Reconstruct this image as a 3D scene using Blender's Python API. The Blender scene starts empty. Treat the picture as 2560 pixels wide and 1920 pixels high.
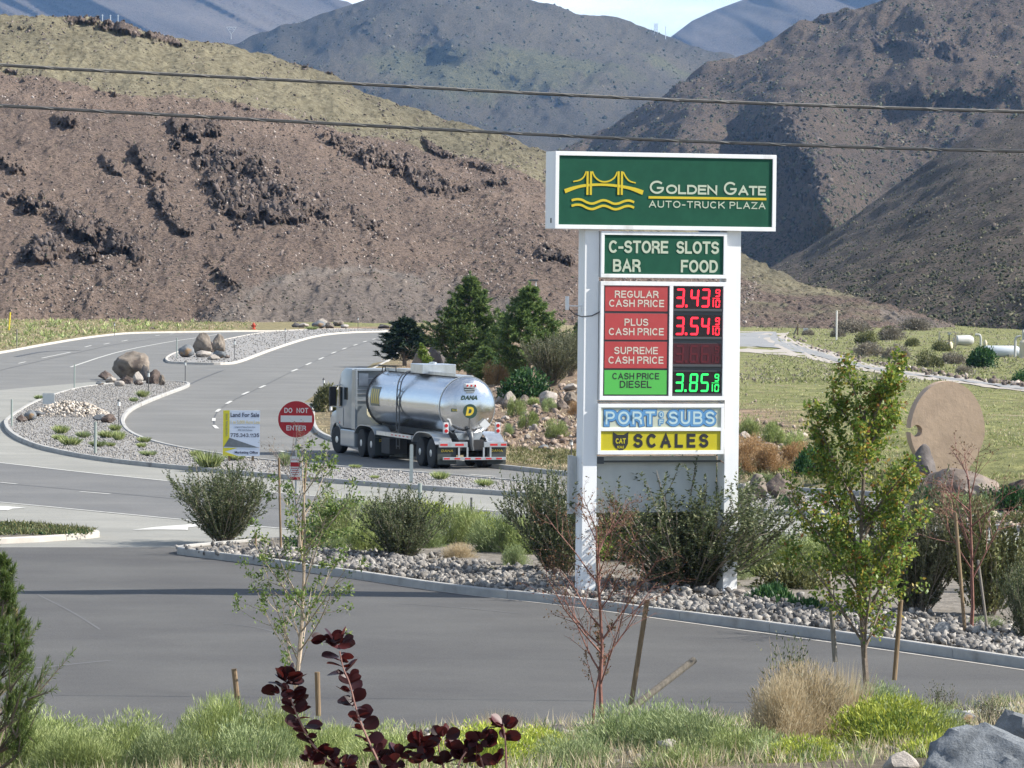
import bpy, bmesh, math, random
import numpy as np
from mathutils import Vector, Matrix
from mathutils.geometry import tessellate_polygon

random.seed(7); RNG = np.random.default_rng(11)
C = bpy.context.scene.collection
scene = bpy.context.scene
PI = math.pi
R = math.radians

# ------------------------------------------------------------------ camera
FPX = 11000.0          # focal length in pixels of a 2560 px wide frame
CAM_Z = 7.0
PITCH = math.atan2(960 - 655, FPX)
ROLL = R(0.6)
cam_d = bpy.data.cameras.new('camera')
cam = bpy.data.objects.new('camera', cam_d); C.objects.link(cam)
cam_d.sensor_width = 36; cam_d.lens = 36 * FPX / 2560
cam_d.clip_start = 0.5; cam_d.clip_end = 40000
CM = Matrix.Rotation(PI / 2 - PITCH, 3, 'X') @ Matrix.Rotation(ROLL, 3, 'Z')
cam.matrix_world = Matrix.Translation((0, 0, CAM_Z)) @ CM.to_4x4()
scene.camera = cam
CMn = np.array(CM)

# ------------------------------------------------------------------ light
SUN_EL = R(39); SUN_ROT = R(90.5)
world = bpy.data.worlds.new('World'); scene.world = world; world.use_nodes = True
wn = world.node_tree; wn.nodes.clear()
wo = wn.nodes.new('ShaderNodeOutputWorld'); bg = wn.nodes.new('ShaderNodeBackground')
sky = wn.nodes.new('ShaderNodeTexSky'); sky.sky_type = 'NISHITA'; sky.sun_disc = False
sky.sun_elevation = SUN_EL; sky.sun_rotation = SUN_ROT; sky.altitude = 1300; sky.air_density = 1.0; sky.dust_density = 0.6
tc = wn.nodes.new('ShaderNodeTexCoord'); mp = wn.nodes.new('ShaderNodeMapping'); mp.inputs['Scale'].default_value = (3, 3, 22)
nz = wn.nodes.new('ShaderNodeTexNoise'); nz.inputs['Scale'].default_value = 2.2; nz.inputs['Detail'].default_value = 7
nz.inputs['Roughness'].default_value = 0.6
rp = wn.nodes.new('ShaderNodeValToRGB'); rp.color_ramp.elements[0].position = 0.45; rp.color_ramp.elements[1].position = 0.68
rp.color_ramp.elements[0].color = (0, 0, 0, 1); rp.color_ramp.elements[1].color = (.85, .85, .85, 1)
mx = wn.nodes.new('ShaderNodeMixRGB'); mx.inputs[2].default_value = (9.0, 9.6, 10.2, 1)
wn.links.new(tc.outputs['Generated'], mp.inputs[0]); wn.links.new(mp.outputs[0], nz.inputs['Vector'])
wn.links.new(nz.outputs['Fac'], rp.inputs[0]); wn.links.new(rp.outputs[0], mx.inputs[0])
wn.links.new(sky.outputs[0], mx.inputs[1]); wn.links.new(mx.outputs[0], bg.inputs[0])
bg.inputs[1].default_value = 0.085
wn.links.new(bg.outputs[0], wo.inputs[0])
sd = bpy.data.lights.new('sun', 'SUN'); sd.energy = 4.9; sd.angle = R(0.5); sd.color = (1.0, 0.95, 0.87)
sun = bpy.data.objects.new('sun', sd); C.objects.link(sun)
SUNV = Vector((math.sin(SUN_ROT) * math.cos(SUN_EL), math.cos(SUN_ROT) * math.cos(SUN_EL), math.sin(SUN_EL)))
sun.rotation_euler = SUNV.to_track_quat('Z', 'Y').to_euler(); sun.location = (30, -10, 60)
scene.view_settings.view_transform = 'Standard'; scene.view_settings.look = 'None'
scene.view_settings.gamma = 1; scene.view_settings.use_curve_mapping = False
scene.view_settings.exposure = 1.05
scene.render.engine = 'CYCLES'
scene.cycles.max_bounces = 6; scene.cycles.diffuse_bounces = 3; scene.cycles.glossy_bounces = 3
scene.cycles.transparent_max_bounces = 6; scene.cycles.volume_bounces = 1
scene.cycles.use_denoising = True

# ------------------------------------------------------------------ mapping helpers
def ray(px, py):
    """direction(s) through a photo pixel, scaled so that y = 1"""
    px = np.asarray(px, float); py = np.asarray(py, float)
    px, py = np.broadcast_arrays(px, py)
    v = np.stack([(px - 1280) / FPX, -(py - 960) / FPX, -np.ones_like(px)], -1) @ CMn.T
    return v / v[..., 1:2]
def W(px, py, d):
    v = ray(px, py) * np.asarray(d, float)[..., None]
    v[..., 2] += CAM_Z
    return v
def G(px, py, z=0.0):
    v = ray(px, py)
    d = (z - CAM_Z) / v[..., 2]
    return W(px, py, d)
def GL(pts, z=0.0):
    a = np.array(pts, float); return G(a[:, 0], a[:, 1], z)

# ------------------------------------------------------------------ noise
def _hash(i, j, s):
    h = (i * 374761393 + j * 668265263 + s * 974634777) & 0xffffffff
    h = ((h ^ (h >> 13)) * 1274126177) & 0xffffffff
    return ((h ^ (h >> 16)) & 0xffff) / 65535.0
def vnoise(x, y, s=0):
    xi = np.floor(x).astype(np.int64); yi = np.floor(y).astype(np.int64)
    u = x - xi; v = y - yi; u = u * u * (3 - 2 * u); v = v * v * (3 - 2 * v)
    a = _hash(xi, yi, s); b = _hash(xi + 1, yi, s); c = _hash(xi, yi + 1, s); d = _hash(xi + 1, yi + 1, s)
    return (a * (1 - u) + b * u) * (1 - v) + (c * (1 - u) + d * u) * v
def fbm(x, y, o=4, s=0, g=0.5):
    t = np.zeros(np.broadcast(x, y).shape); a = 1.0; n = 0
    for k in range(o):
        t = t + a * (vnoise(x * 2 ** k, y * 2 ** k, s + k * 17) - .5); n += a; a *= g
    return t / n * 2
def ridged(x, y, o=4, s=0):
    t = np.zeros(np.broadcast(x, y).shape); a = 1.0; n = 0
    for k in range(o):
        t = t + a * (1 - np.abs(2 * vnoise(x * 2 ** k, y * 2 ** k, s + k * 13) - 1)); n += a; a *= .5
    return t / n
def sstep(x, a=0., b=1.):
    t = np.clip((x - a) / (b - a), 0, 1); return t * t * (3 - 2 * t)

# ------------------------------------------------------------------ materials
def newmat(name):
    m = bpy.data.materials.new(name); m.use_nodes = True; nt = m.node_tree
    return m, nt, nt.nodes['Principled BSDF'], nt.nodes['Material Output']
def N(nt, t, **kw):
    n = nt.nodes.new(t)
    for k, v in kw.items():
        if k in n.inputs: n.inputs[k].default_value = v
        else: setattr(n, k, v)
    return n
def c4(c): return (c[0], c[1], c[2], 1)
def mat(name, c1, c2=None, scale=5, rough=.6, metal=0, bump=0, bscale=None, detail=6, pos=(.35, .65), spec=.5, emit=0, coat=0, stretch=None, c3=None, c3scale=60, c3pos=(.6, .7), bdist=.02):
    m, nt, b, out = newmat(name)
    b.inputs['Roughness'].default_value = rough; b.inputs['Metallic'].default_value = metal
    b.inputs['Specular IOR Level'].default_value = spec
    b.inputs['Coat Weight'].default_value = coat
    b.inputs['Base Color'].default_value = c4(c1)
    tcn = N(nt, 'ShaderNodeTexCoord'); src = tcn.outputs['Object']
    if stretch:
        mpn = N(nt, 'ShaderNodeMapping'); mpn.inputs['Scale'].default_value = stretch
        nt.links.new(src, mpn.inputs[0]); src = mpn.outputs[0]
    col = None
    if c2:
        n = N(nt, 'ShaderNodeTexNoise', Scale=scale, Detail=detail, Roughness=.62)
        r = N(nt, 'ShaderNodeValToRGB'); r.color_ramp.elements[0].position = pos[0]; r.color_ramp.elements[1].position = pos[1]
        r.color_ramp.elements[0].color = c4(c1); r.color_ramp.elements[1].color = c4(c2)
        nt.links.new(src, n.inputs['Vector']); nt.links.new(n.outputs['Fac'], r.inputs[0]); col = r.outputs[0]
    if c3:
        n = N(nt, 'ShaderNodeTexNoise', Scale=c3scale, Detail=4); r = N(nt, 'ShaderNodeValToRGB')
        r.color_ramp.elements[0].position = c3pos[0]; r.color_ramp.elements[1].position = c3pos[1]
        nt.links.new(src, n.inputs['Vector']); nt.links.new(n.outputs['Fac'], r.inputs[0])
        x = N(nt, 'ShaderNodeMixRGB'); x.inputs[1].default_value = c4(c1); x.inputs[2].default_value = c4(c3)
        if col: nt.links.new(col, x.inputs[1])
        nt.links.new(r.outputs[0], x.inputs[0]); col = x.outputs[0]
    if col: nt.links.new(col, b.inputs['Base Color'])
    if emit:
        b.inputs['Emission Color'].default_value = c4(c1); b.inputs['Emission Strength'].default_value = emit
    if bump:
        n = N(nt, 'ShaderNodeTexNoise', Scale=bscale or scale * 4, Detail=5)
        bp = N(nt, 'ShaderNodeBump', Strength=bump, Distance=bdist)
        nt.links.new(src, n.inputs['Vector']); nt.links.new(n.outputs['Fac'], bp.inputs['Height']); nt.links.new(bp.outputs[0], b.inputs['Normal'])
    return m
def leafmat(name, ramp, trans=.3, rough=.55, spec=.25):
    """foliage: colour picked per leaf from attribute c"""
    m, nt, b, out = newmat(name)
    a = N(nt, 'ShaderNodeAttribute'); a.attribute_name = 'c'
    r = N(nt, 'ShaderNodeValToRGB')
    els = r.color_ramp.elements
    while len(els) < len(ramp): els.new(.5)
    for e, (p, c) in zip(els, ramp): e.position = p; e.color = c4(c)
    nt.links.new(a.outputs['Fac'], r.inputs[0])
    oi = N(nt, 'ShaderNodeObjectInfo'); hs = N(nt, 'ShaderNodeHueSaturation')
    mr = N(nt, 'ShaderNodeMapRange'); mr.inputs[3].default_value = .85; mr.inputs[4].default_value = 1.2
    nt.links.new(oi.outputs['Random'], mr.inputs[0]); nt.links.new(mr.outputs[0], hs.inputs['Value'])
    nt.links.new(r.outputs[0], hs.inputs['Color'])
    nt.links.new(hs.outputs[0], b.inputs['Base Color']); b.inputs['Roughness'].default_value = rough
    b.inputs['Specular IOR Level'].default_value = spec
    t = N(nt, 'ShaderNodeBsdfTranslucent'); nt.links.new(hs.outputs[0], t.inputs[0])
    mxs = N(nt, 'ShaderNodeMixShader', Fac=trans)
    nt.links.new(b.outputs[0], mxs.inputs[1]); nt.links.new(t.outputs[0], mxs.inputs[2]); nt.links.new(mxs.outputs[0], out.inputs[0])
    return m

# ------------------------------------------------------------------ mesh helpers
def mesh_np(name, v, f, m=None, c=None, col=None, smooth=False):
    v = np.asarray(v, np.float32).reshape(-1, 3); f = np.asarray(f, np.int32)
    me = bpy.data.meshes.new(name); k = f.shape[1]
    me.vertices.add(len(v)); me.vertices.foreach_set('co', v.ravel())
    me.loops.add(f.size); me.loops.foreach_set('vertex_index', f.ravel())
    me.polygons.add(len(f)); me.polygons.foreach_set('loop_start', np.arange(0, f.size, k, dtype=np.int32))
    me.polygons.foreach_set('loop_total', np.full(len(f), k, np.int32))
    me.update(calc_edges=True)
    if smooth: me.polygons.foreach_set('use_smooth', np.ones(len(f), bool))
    if c is not None:
        at = me.attributes.new('c', 'FLOAT', 'POINT'); at.data.foreach_set('value', np.asarray(c, np.float32))
    if col is not None:
        at = me.attributes.new('col', 'FLOAT_COLOR', 'POINT')
        cc = np.ones((len(v), 4), np.float32); cc[:, :3] = col; at.data.foreach_set('color', cc.ravel())
    if m: me.materials.append(m)
    return me
def link(name, me, parent=None, loc=None, rot=None, scale=None, **props):
    o = bpy.data.objects.new(name, me); C.objects.link(o)
    if parent: o.parent = parent
    if loc is not None: o.location = loc
    if rot is not None: o.rotation_euler = rot
    if scale is not None: o.scale = scale if hasattr(scale, '__len__') else (scale,) * 3
    for k, v in props.items(): o[k] = v
    return o
def thing(name, label, cat, loc=(0, 0, 0), rotz=0, group=None, scale=None):
    o = link(name, None, None, loc, (0, 0, rotz), scale); o.empty_display_size = .2
    o['label'] = label; o['category'] = cat
    if group: o['group'] = group
    return o
def dup(root, loc, rotz, scale, label, group=None, name=None):
    r = root.copy(); C.objects.link(r)
    if name: r.name = name
    r.location = loc; r.rotation_euler = (0, 0, rotz); r.scale = scale if hasattr(scale, '__len__') else (scale,) * 3
    r['label'] = label
    if group: r['group'] = group
    for ch in list(root.children):
        c = ch.copy(); C.objects.link(c); c.parent = r
        for g in list(ch.children):
            d = g.copy(); C.objects.link(d); d.parent = c
    return r
class Geo:
    def __init__(s): s.v = []; s.f = []
    def add(s, v, f):
        n = len(s.v); s.v += [tuple(map(float, p)) for p in v]; s.f += [tuple(i + n for i in q) for q in f]; return s
    def box(s, x0, x1, y0, y1, z0, z1, M=None):
        v = [(x, y, z) for z in (z0, z1) for y in (y0, y1) for x in (x0, x1)]
        if M is not None: v = [M @ Vector(p) for p in v]
        return s.add(v, [(0, 2, 3, 1), (4, 5, 7, 6), (0, 1, 5, 4), (2, 6, 7, 3), (0, 4, 6, 2), (1, 3, 7, 5)])
    def bar(s, p, q, w, h=None):
        p = Vector(p); q = Vector(q); d = q - p; L = d.length; Rm = d.to_track_quat('Y', 'Z').to_matrix().to_4x4()
        h = h or w
        return s.box(-w / 2, w / 2, 0, L, -h / 2, h / 2, Matrix.Translation(p) @ Rm)
    def tube(s, pts, rad, n=8, cap=True):
        pts = [Vector(p) for p in pts]; k = len(pts)
        if not hasattr(rad, '__len__'): rad = [rad] * k
        vs = []; fs = []; up = Vector((0, 0, 1)); prev = None
        for i, p in enumerate(pts):
            d = (pts[min(i + 1, k - 1)] - pts[max(i - 1, 0)])
            d = d.normalized() if d.length > 1e-9 else Vector((0, 0, 1))
            if prev is None:
                a = d.cross(up) if abs(d.z) < .95 else d.cross(Vector((1, 0, 0)))
            else: a = prev - d * prev.dot(d)
            a.normalize(); prev = a; b = d.cross(a)
            for j in range(n):
                t = 2 * PI * j / n; vs.append(p + (a * math.cos(t) + b * math.sin(t)) * rad[i])
        for i in range(k - 1):
            for j in range(n):
                fs.append((i * n + j, i * n + (j + 1) % n, (i + 1) * n + (j + 1) % n, (i + 1) * n + j))
        if cap:
            fs.append(tuple(reversed(range(n)))); fs.append(tuple(range((k - 1) * n, k * n)))
        return s.add(vs, fs)
    def lathe(s, prof, n=24, M=None, axis='z'):
        """prof: (radius, height)"""
        vs = []; fs = []
        for r, h in prof:
            for j in range(n):
                t = 2 * PI * j / n; a, b = r * math.cos(t), r * math.sin(t)
                p = Vector((a, b, h)) if axis == 'z' else Vector((h, a, b)) if axis == 'x' else Vector((a, h, b))
                vs.append(M @ p if M is not None else p)
        for i in range(len(prof) - 1):
            for j in range(n): fs.append((i * n + j, i * n + (j + 1) % n, (i + 1) * n + (j + 1) % n, (i + 1) * n + j))
        fs.append(tuple(reversed(range(n)))); fs.append(tuple(range((len(prof) - 1) * n, len(prof) * n)))
        return s.add(vs, fs)
    def poly(s, pts2, z0, z1, M=None):
        """extruded outline; pts2 in xy, extruded in z"""
        n = len(pts2)
        v = [Vector((x, y, z0)) for x, y in pts2] + [Vector((x, y, z1)) for x, y in pts2]
        tri = tessellate_polygon([[Vector((x, y, 0)) for x, y in pts2]])
        f = [tuple(reversed(t)) for t in tri] + [tuple(i + n for i in t) for t in tri] + [(i, (i + 1) % n, (i + 1) % n + n, i + n) for i in range(n)]
        if M is not None: v = [M @ p for p in v]
        return s.add(v, f)
    def mesh(s, name, m, smooth=False, bevel=0):
        me = bpy.data.meshes.new(name); me.from_pydata(s.v, [], s.f)
        bm = bmesh.new(); bm.from_mesh(me)
        bmesh.ops.recalc_face_normals(bm, faces=bm.faces)
        if bevel:
            bmesh.ops.remove_doubles(bm, verts=bm.verts, dist=1e-5)
            es = [e for e in bm.edges if len(e.link_faces) == 2 and e.calc_face_angle(0) > .6]
            bmesh.ops.bevel(bm, geom=es, offset=bevel, segments=2, affect='EDGES', profile=.6, clamp_overlap=True)
        bm.to_mesh(me); bm.free()
        if m: me.materials.append(m)
        if smooth:
            me.polygons.foreach_set('use_smooth', np.ones(len(me.polygons), bool))
            try: me.set_sharp_from_angle(angle=R(35))
            except Exception: pass
        me.update(); return me
    def obj(s, name, m, parent=None, smooth=False, bevel=0, loc=None, rot=None, **kw):
        return link(name, s.mesh(name, m, smooth, bevel), parent, loc, rot, **kw)

# flat sheet from an outline in world coordinates
def sheet(name, pts, z, m, kind='structure', parent=None):
    n = len(pts); V = [Vector((p[0], p[1], 0)) for p in pts]
    tri = tessellate_polygon([V])
    tri = [t if (V[t[1]] - V[t[0]]).cross(V[t[2]] - V[t[0]]).z > 0 else tuple(reversed(t)) for t in tri]
    me = bpy.data.meshes.new(name); me.from_pydata([(p[0], p[1], z) for p in pts], [], tri)
    me.materials.append(m); o = link(name, me, parent)
    if kind and not parent: o['kind'] = kind
    return o
def resample(P, step):
    P = np.asarray(P, float); d = np.r_[0, np.cumsum(np.linalg.norm(np.diff(P, axis=0), axis=1))]
    n = max(2, int(round(d[-1] / step)) + 1); t = np.linspace(0, d[-1], n)
    return np.stack([np.interp(t, d, P[:, k]) for k in range(P.shape[1])], 1)
def smooth_line(P, it=2, closed=False):
    P = np.asarray(P, float)
    for _ in range(it):
        Q = []
        n = len(P)
        for i in range(n if closed else n - 1):
            a, b = P[i], P[(i + 1) % n]; Q += [a * .75 + b * .25, a * .25 + b * .75]
        if not closed: Q = [P[0]] + Q[1:-1] + [P[-1]]
        P = np.array(Q)
    return P
# ================================================================== GROUND, ROADS
def px_line(pts, z=0.0): return GL(pts, z)[:, :2]
LEFT_KERB = [(-700, 1010), (-200, 908), (0, 880), (100, 861), (200, 844), (290, 833), (345, 829.5), (520, 827), (640, 825.5), (760, 825)]
RIGHT_KERB = [(1010, 826), (1002, 865), (975, 896), (937, 915), (852, 962), (785, 1000), (777, 1030), (779, 1058), (792, 1078), (833, 1095), (950, 1128), (1140, 1150), (1270, 1163), (1425, 1180), (1870, 1211), (2200, 1230), (2560, 1252), (3000, 1280), (3600, 1320)]
NEAR_KERB = [(3600, 1690), (2900, 1735), (2560, 1762), (2420, 1777), (2100, 1797), (1720, 1815), (1500, 1822), (1130, 1838), (930, 1847), (300, 1865), (0, 1875), (-400, 1887), (-1200, 1900)]
ROAD = np.vstack([px_line(LEFT_KERB), px_line(RIGHT_KERB), px_line(NEAR_KERB)])
def inside(P, x, y):
    ins = np.zeros(x.shape, bool); n = len(P)
    for i in range(n):
        x0, y0 = P[i]; x1, y1 = P[(i + 1) % n]
        c = ((y0 > y) != (y1 > y))
        if abs(y1 - y0) > 1e-9: ins ^= c & (x < (x1 - x0) * (y - y0) / (y1 - y0) + x0)
    return ins
def pdist(P, x, y, closed=False):
    d = np.full(x.shape, 1e9); n = len(P)
    for i in range(n if closed else n - 1):
        a = P[i]; b = P[(i + 1) % n]; ab = b - a; L = ab @ ab + 1e-12
        t = np.clip(((x - a[0]) * ab[0] + (y - a[1]) * ab[1]) / L, 0, 1)
        d = np.minimum(d, np.hypot(x - a[0] - t * ab[0], y - a[1] - t * ab[1]))
    return d
KR = px_line(RIGHT_KERB); KL = px_line(LEFT_KERB); KN = px_line(NEAR_KERB)[::-1]
UX = lambda px: (px - 1280) / FPX
def near_y(x): return np.interp(x, KN[:, 0], KN[:, 1])
def Hfun(x, y):
    x = np.asarray(x, float); y = np.asarray(y, float); x, y = np.broadcast_arrays(x, y)
    ins = inside(ROAD, x, y)
    az = x / np.maximum(y, 1.) * FPX + 1280
    dr = pdist(KR, x, y)
    hm = np.interp(az, [820, 1000, 1500, 1800, 2560], [.5, 2.2, 2.2, 1.3, 1.2]) * (1 - .92 * sstep(y, 190, 320))
    bank = .1 + (hm - .1) * sstep(dr, 1.0, 15.) + .12 * fbm(x / 5, y / 5, 3, 5) * sstep(dr, 1., 6.)
    left = .11 + .25 * fbm(x / 9, y / 9, 3, 9) * sstep(pdist(KL, x, y), .5, 8)
    wl = sstep(az, 700, 1010)
    wl = np.where(y < 250, (az > 770) * 1.0, wl)
    h = left * (1 - wl) + bank * wl
    ny = near_y(x)
    fg = .1 + .07 * np.maximum(ny - 1.5 - y, 0)
    fg = np.minimum(fg, 5.3)
    fg = fg + .12 * fbm(x / 3, y / 3, 3, 3) * sstep(ny - y, 1, 5)
    h = np.where(ins, -.06, h)
    h = np.where(y < ny, fg, h)
    return h
def gp(px, py):
    """point of the ground seen through a photo pixel"""
    ds = np.concatenate([np.arange(12, 220, .5), np.arange(220, 520, 1.5)])
    P = W(np.full(ds.shape, px), np.full(ds.shape, py), ds)
    g = P[:, 2] - Hfun(P[:, 0], P[:, 1])
    i = np.argmax(g < 0)
    if i == 0: return P[-1]
    t = g[i - 1] / (g[i - 1] - g[i]); return P[i - 1] * (1 - t) + P[i] * t

def groundmat():
    m, nt, b, out = newmat('ground_soil')
    a = N(nt, 'ShaderNodeAttribute'); a.attribute_name = 'col'
    tcn = N(nt, 'ShaderNodeTexCoord')
    n1 = N(nt, 'ShaderNodeTexNoise', Scale=.9, Detail=8, Roughness=.7); nt.links.new(tcn.outputs['Object'], n1.inputs['Vector'])
    r1 = N(nt, 'ShaderNodeValToRGB'); r1.color_ramp.elements[0].position = .40; r1.color_ramp.elements[1].position = .66
    r1.color_ramp.elements[0].color = (.62, .62, .6, 1); r1.color_ramp.elements[1].color = (1.35, 1.25, 1.15, 1)
    nt.links.new(n1.outputs['Fac'], r1.inputs[0])
    mu = N(nt, 'ShaderNodeMixRGB', blend_type='MULTIPLY'); mu.inputs[0].default_value = 1
    nt.links.new(a.outputs['Color'], mu.inputs[1]); nt.links.new(r1.outputs[0], mu.inputs[2])
    n2 = N(nt, 'ShaderNodeTexNoise', Scale=.16, Detail=9, Roughness=.75); nt.links.new(tcn.outputs['Object'], n2.inputs['Vector'])
    r2 = N(nt, 'ShaderNodeValToRGB'); r2.color_ramp.elements[0].position = .56; r2.color_ramp.elements[1].position = .66
    nt.links.new(n2.outputs['Fac'], r2.inputs[0])
    mx2 = N(nt, 'ShaderNodeMixRGB'); mx2.inputs[2].default_value = (.33, .26, .19, 1)
    sc = N(nt, 'ShaderNodeMath', operation='MULTIPLY'); sc.inputs[1].default_value = .7
    nt.links.new(r2.outputs[0], sc.inputs[0]); nt.links.new(sc.outputs[0], mx2.inputs[0]); nt.links.new(mu.outputs[0], mx2.inputs[1])
    nt.links.new(mx2.outputs[0], b.inputs['Base Color']); b.inputs['Roughness'].default_value = .95; b.inputs['Specular IOR Level'].default_value = .1
    n3 = N(nt, 'ShaderNodeTexNoise', Scale=2.5, Detail=8, Roughness=.7); nt.links.new(tcn.outputs['Object'], n3.inputs['Vector'])
    bp = N(nt, 'ShaderNodeBump', Strength=1., Distance=.25); nt.links.new(n3.outputs['Fac'], bp.inputs['Height']); nt.links.new(bp.outputs[0], b.inputs['Normal'])
    return m
def grow(a, b, step, far, near=None, g=1.35):
    l = list(np.arange(a, b + step, step)); s = step; hi = l[-1]; lo = l[0]
    while hi < far: s *= g; hi += s; l.append(hi)
    s = step
    near = far if near is None else near
    while lo > -near: s *= g; lo -= s; l.insert(0, lo)
    return np.array(l)
gx = grow(-42, 62, .75, 9000); gy = grow(8, 430, .75, 9000, 300)
GX, GY = np.meshgrid(gx, gy)
GZ = Hfun(GX, GY)
az = GX / np.maximum(GY, 1) * FPX + 1280
col = np.empty(GX.shape + (3,)); col[:] = (.20, .19, .115)
def blend(mask, c):
    global col
    col = col * (1 - mask[..., None]) + np.array(c) * mask[..., None]
dKR = pdist(KR, GX, GY)
beyond = (~inside(ROAD, GX, GY)) & (GY > near_y(GX))
right = beyond & (az > 760)
blend(right * 1.0, (.205, .218, .098))                                     # green field
nb = fbm(GX / 4, GY / 4, 4, 77)
bk = right * sstep(18 + 5 * nb - dKR, 0, 4) * sstep(2150 - az, 0, 300)
blend(bk, (.27, .205, .15))                                                # tan bank soil
blend(right * sstep(az, 1000, 1100) * (1 - sstep(az, 1750, 1850)) * sstep(dKR, 14, 20) * .7, (.28, .235, .16))
blend(right * sstep(2.2 - dKR + .8 * nb, 0, 1) * .7, (.21, .19, .115))
lf = beyond & (az <= 760)
blend(lf * 1.0, (.24, .215, .125))
blend((GY < near_y(GX)) * 1.0, (.17, .15, .12))
ny_, nx_ = GX.shape
idx = np.arange(ny_ * nx_).reshape(ny_, nx_)
F = np.stack([idx[:-1, :-1], idx[:-1, 1:], idx[1:, 1:], idx[1:, :-1]], -1).reshape(-1, 4)
link('ground', mesh_np('ground', np.stack([GX, GY, GZ], -1), F, groundmat(), col=col.reshape(-1, 3), smooth=True), kind='structure')

def asphalt(name, c, wear, cr=True, sc=.25):
    m, nt, b, out = newmat(name)
    tcn = N(nt, 'ShaderNodeTexCoord'); o = tcn.outputs['Object']
    n1 = N(nt, 'ShaderNodeTexNoise', Scale=sc, Detail=8, Roughness=.65); nt.links.new(o, n1.inputs['Vector'])
    r1 = N(nt, 'ShaderNodeValToRGB'); r1.color_ramp.elements[0].position = .35; r1.color_ramp.elements[1].position = .68
    r1.color_ramp.elements[0].color = c4(c); r1.color_ramp.elements[1].color = c4(wear); nt.links.new(n1.outputs['Fac'], r1.inputs[0])
    n2 = N(nt, 'ShaderNodeTexNoise', Scale=38, Detail=3, Roughness=.8); nt.links.new(o, n2.inputs['Vector'])
    r2 = N(nt, 'ShaderNodeValToRGB'); r2.color_ramp.elements[0].color = (.62, .62, .62, 1); r2.color_ramp.elements[1].color = (1.40, 1.39, 1.36, 1)
    r2.color_ramp.elements[0].position = .3; r2.color_ramp.elements[1].position = .7
    nt.links.new(n2.outputs['Fac'], r2.inputs[0])
    mu = N(nt, 'ShaderNodeMixRGB', blend_type='MULTIPLY'); mu.inputs[0].default_value = 1
    nt.links.new(r1.outputs[0], mu.inputs[1]); nt.links.new(r2.outputs[0], mu.inputs[2]); last = mu.outputs[0]
    # long faint wheel streaks
    mpn = N(nt, 'ShaderNodeMapping'); mpn.inputs['Scale'].default_value = (.05, .5, 1); mpn.inputs['Rotation'].default_value = (0, 0, R(12))
    nt.links.new(o, mpn.inputs[0]); n3 = N(nt, 'ShaderNodeTexNoise', Scale=1.5, Detail=5, Distortion=.6); nt.links.new(mpn.outputs[0], n3.inputs['Vector'])
    r3 = N(nt, 'ShaderNodeValToRGB'); r3.color_ramp.elements[0].position = .35; r3.color_ramp.elements[1].position = .75
    r3.color_ramp.elements[0].color = (.98, .98, .98, 1); r3.color_ramp.elements[1].color = (1.09, 1.09, 1.08, 1)
    nt.links.new(n3.outputs['Fac'], r3.inputs[0])
    mu2 = N(nt, 'ShaderNodeMixRGB', blend_type='MULTIPLY'); mu2.inputs[0].default_value = 1
    nt.links.new(last, mu2.inputs[1]); nt.links.new(r3.outputs[0], mu2.inputs[2]); last = mu2.outputs[0]
    nt.links.new(last, b.inputs['Base Color']); b.inputs['Roughness'].default_value = .85; b.inputs['Specular IOR Level'].default_value = .25
    bp = N(nt, 'ShaderNodeBump', Strength=.3, Distance=.01); nt.links.new(n2.outputs['Fac'], bp.inputs['Height']); nt.links.new(bp.outputs[0], b.inputs['Normal'])
    return m
M_ROAD = asphalt('road_asphalt', (.128, .127, .122), (.165, .162, .155))
M_LOT = asphalt('parking_lot_asphalt', (.066, .064, .0635), (.089, .087, .084))
M_ROAD2 = asphalt('street_asphalt', (.112, .112, .112), (.14, .138, .135))
M_CONC = asphalt('concrete_paving', (.20, .198, .182), (.255, .25, .228))
M_PAINT = mat('road_paint', (.52, .51, .47), (.38, .37, .34), scale=3, rough=.7, pos=(.45, .75))
M_SEAM = mat('crack_sealant', (.05, .05, .052), rough=.6)
sheet('road', ROAD, 0, M_ROAD)
sheet('shoulder', px_line([(-700, 1010), (0, 975), (230, 955), (400, 958), (355, 995), (306, 1030), (303, 1065), (330, 1100), (520, 1150), (700, 1175), (1390, 1225), (1845, 1255), (2560, 1300), (3400, 1345), (3400, 1425), (2560, 1370), (1850, 1322), (1400, 1290), (700, 1233), (500, 1210), (200, 1180), (0, 1157), (-700, 1080)]), .004, M_CONC)
sheet('street', px_line([(-700, 1080), (0, 1157), (200, 1180), (500, 1210), (700, 1233), (1400, 1290), (1850, 1322), (2560, 1370), (3400, 1425), (3400, 1500), (2560, 1450), (1850, 1400), (1000, 1345), (700, 1322), (465, 1301), (300, 1286), (0, 1256), (-700, 1190)]), .008, M_ROAD2)
sheet('turn_lane', px_line([(-700, 1190), (0, 1256), (300, 1286), (465, 1301), (700, 1322), (800, 1331), (700, 1400), (447, 1369), (-700, 1369)]), .004, M_CONC)
PL_NEAR = [(447, 1378), (656, 1414), (800, 1437), (900, 1450), (1128, 1485), (1415, 1515), (1660, 1550), (2070, 1606), (2560, 1676), (3000, 1745), (3600, 1850)]
sheet('parking_lot', np.vstack([px_line([(-900, 1369), (0, 1369), (447, 1369)]), px_line(PL_NEAR[:-1]), px_line([(2900, 1735), (2560, 1762), (2420, 1777), (2100, 1797), (1720, 1815), (1500, 1822), (1130, 1838), (930, 1847), (300, 1865), (0, 1875), (-400, 1887), (-1200, 1900)])]), .008, M_LOT)

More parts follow.
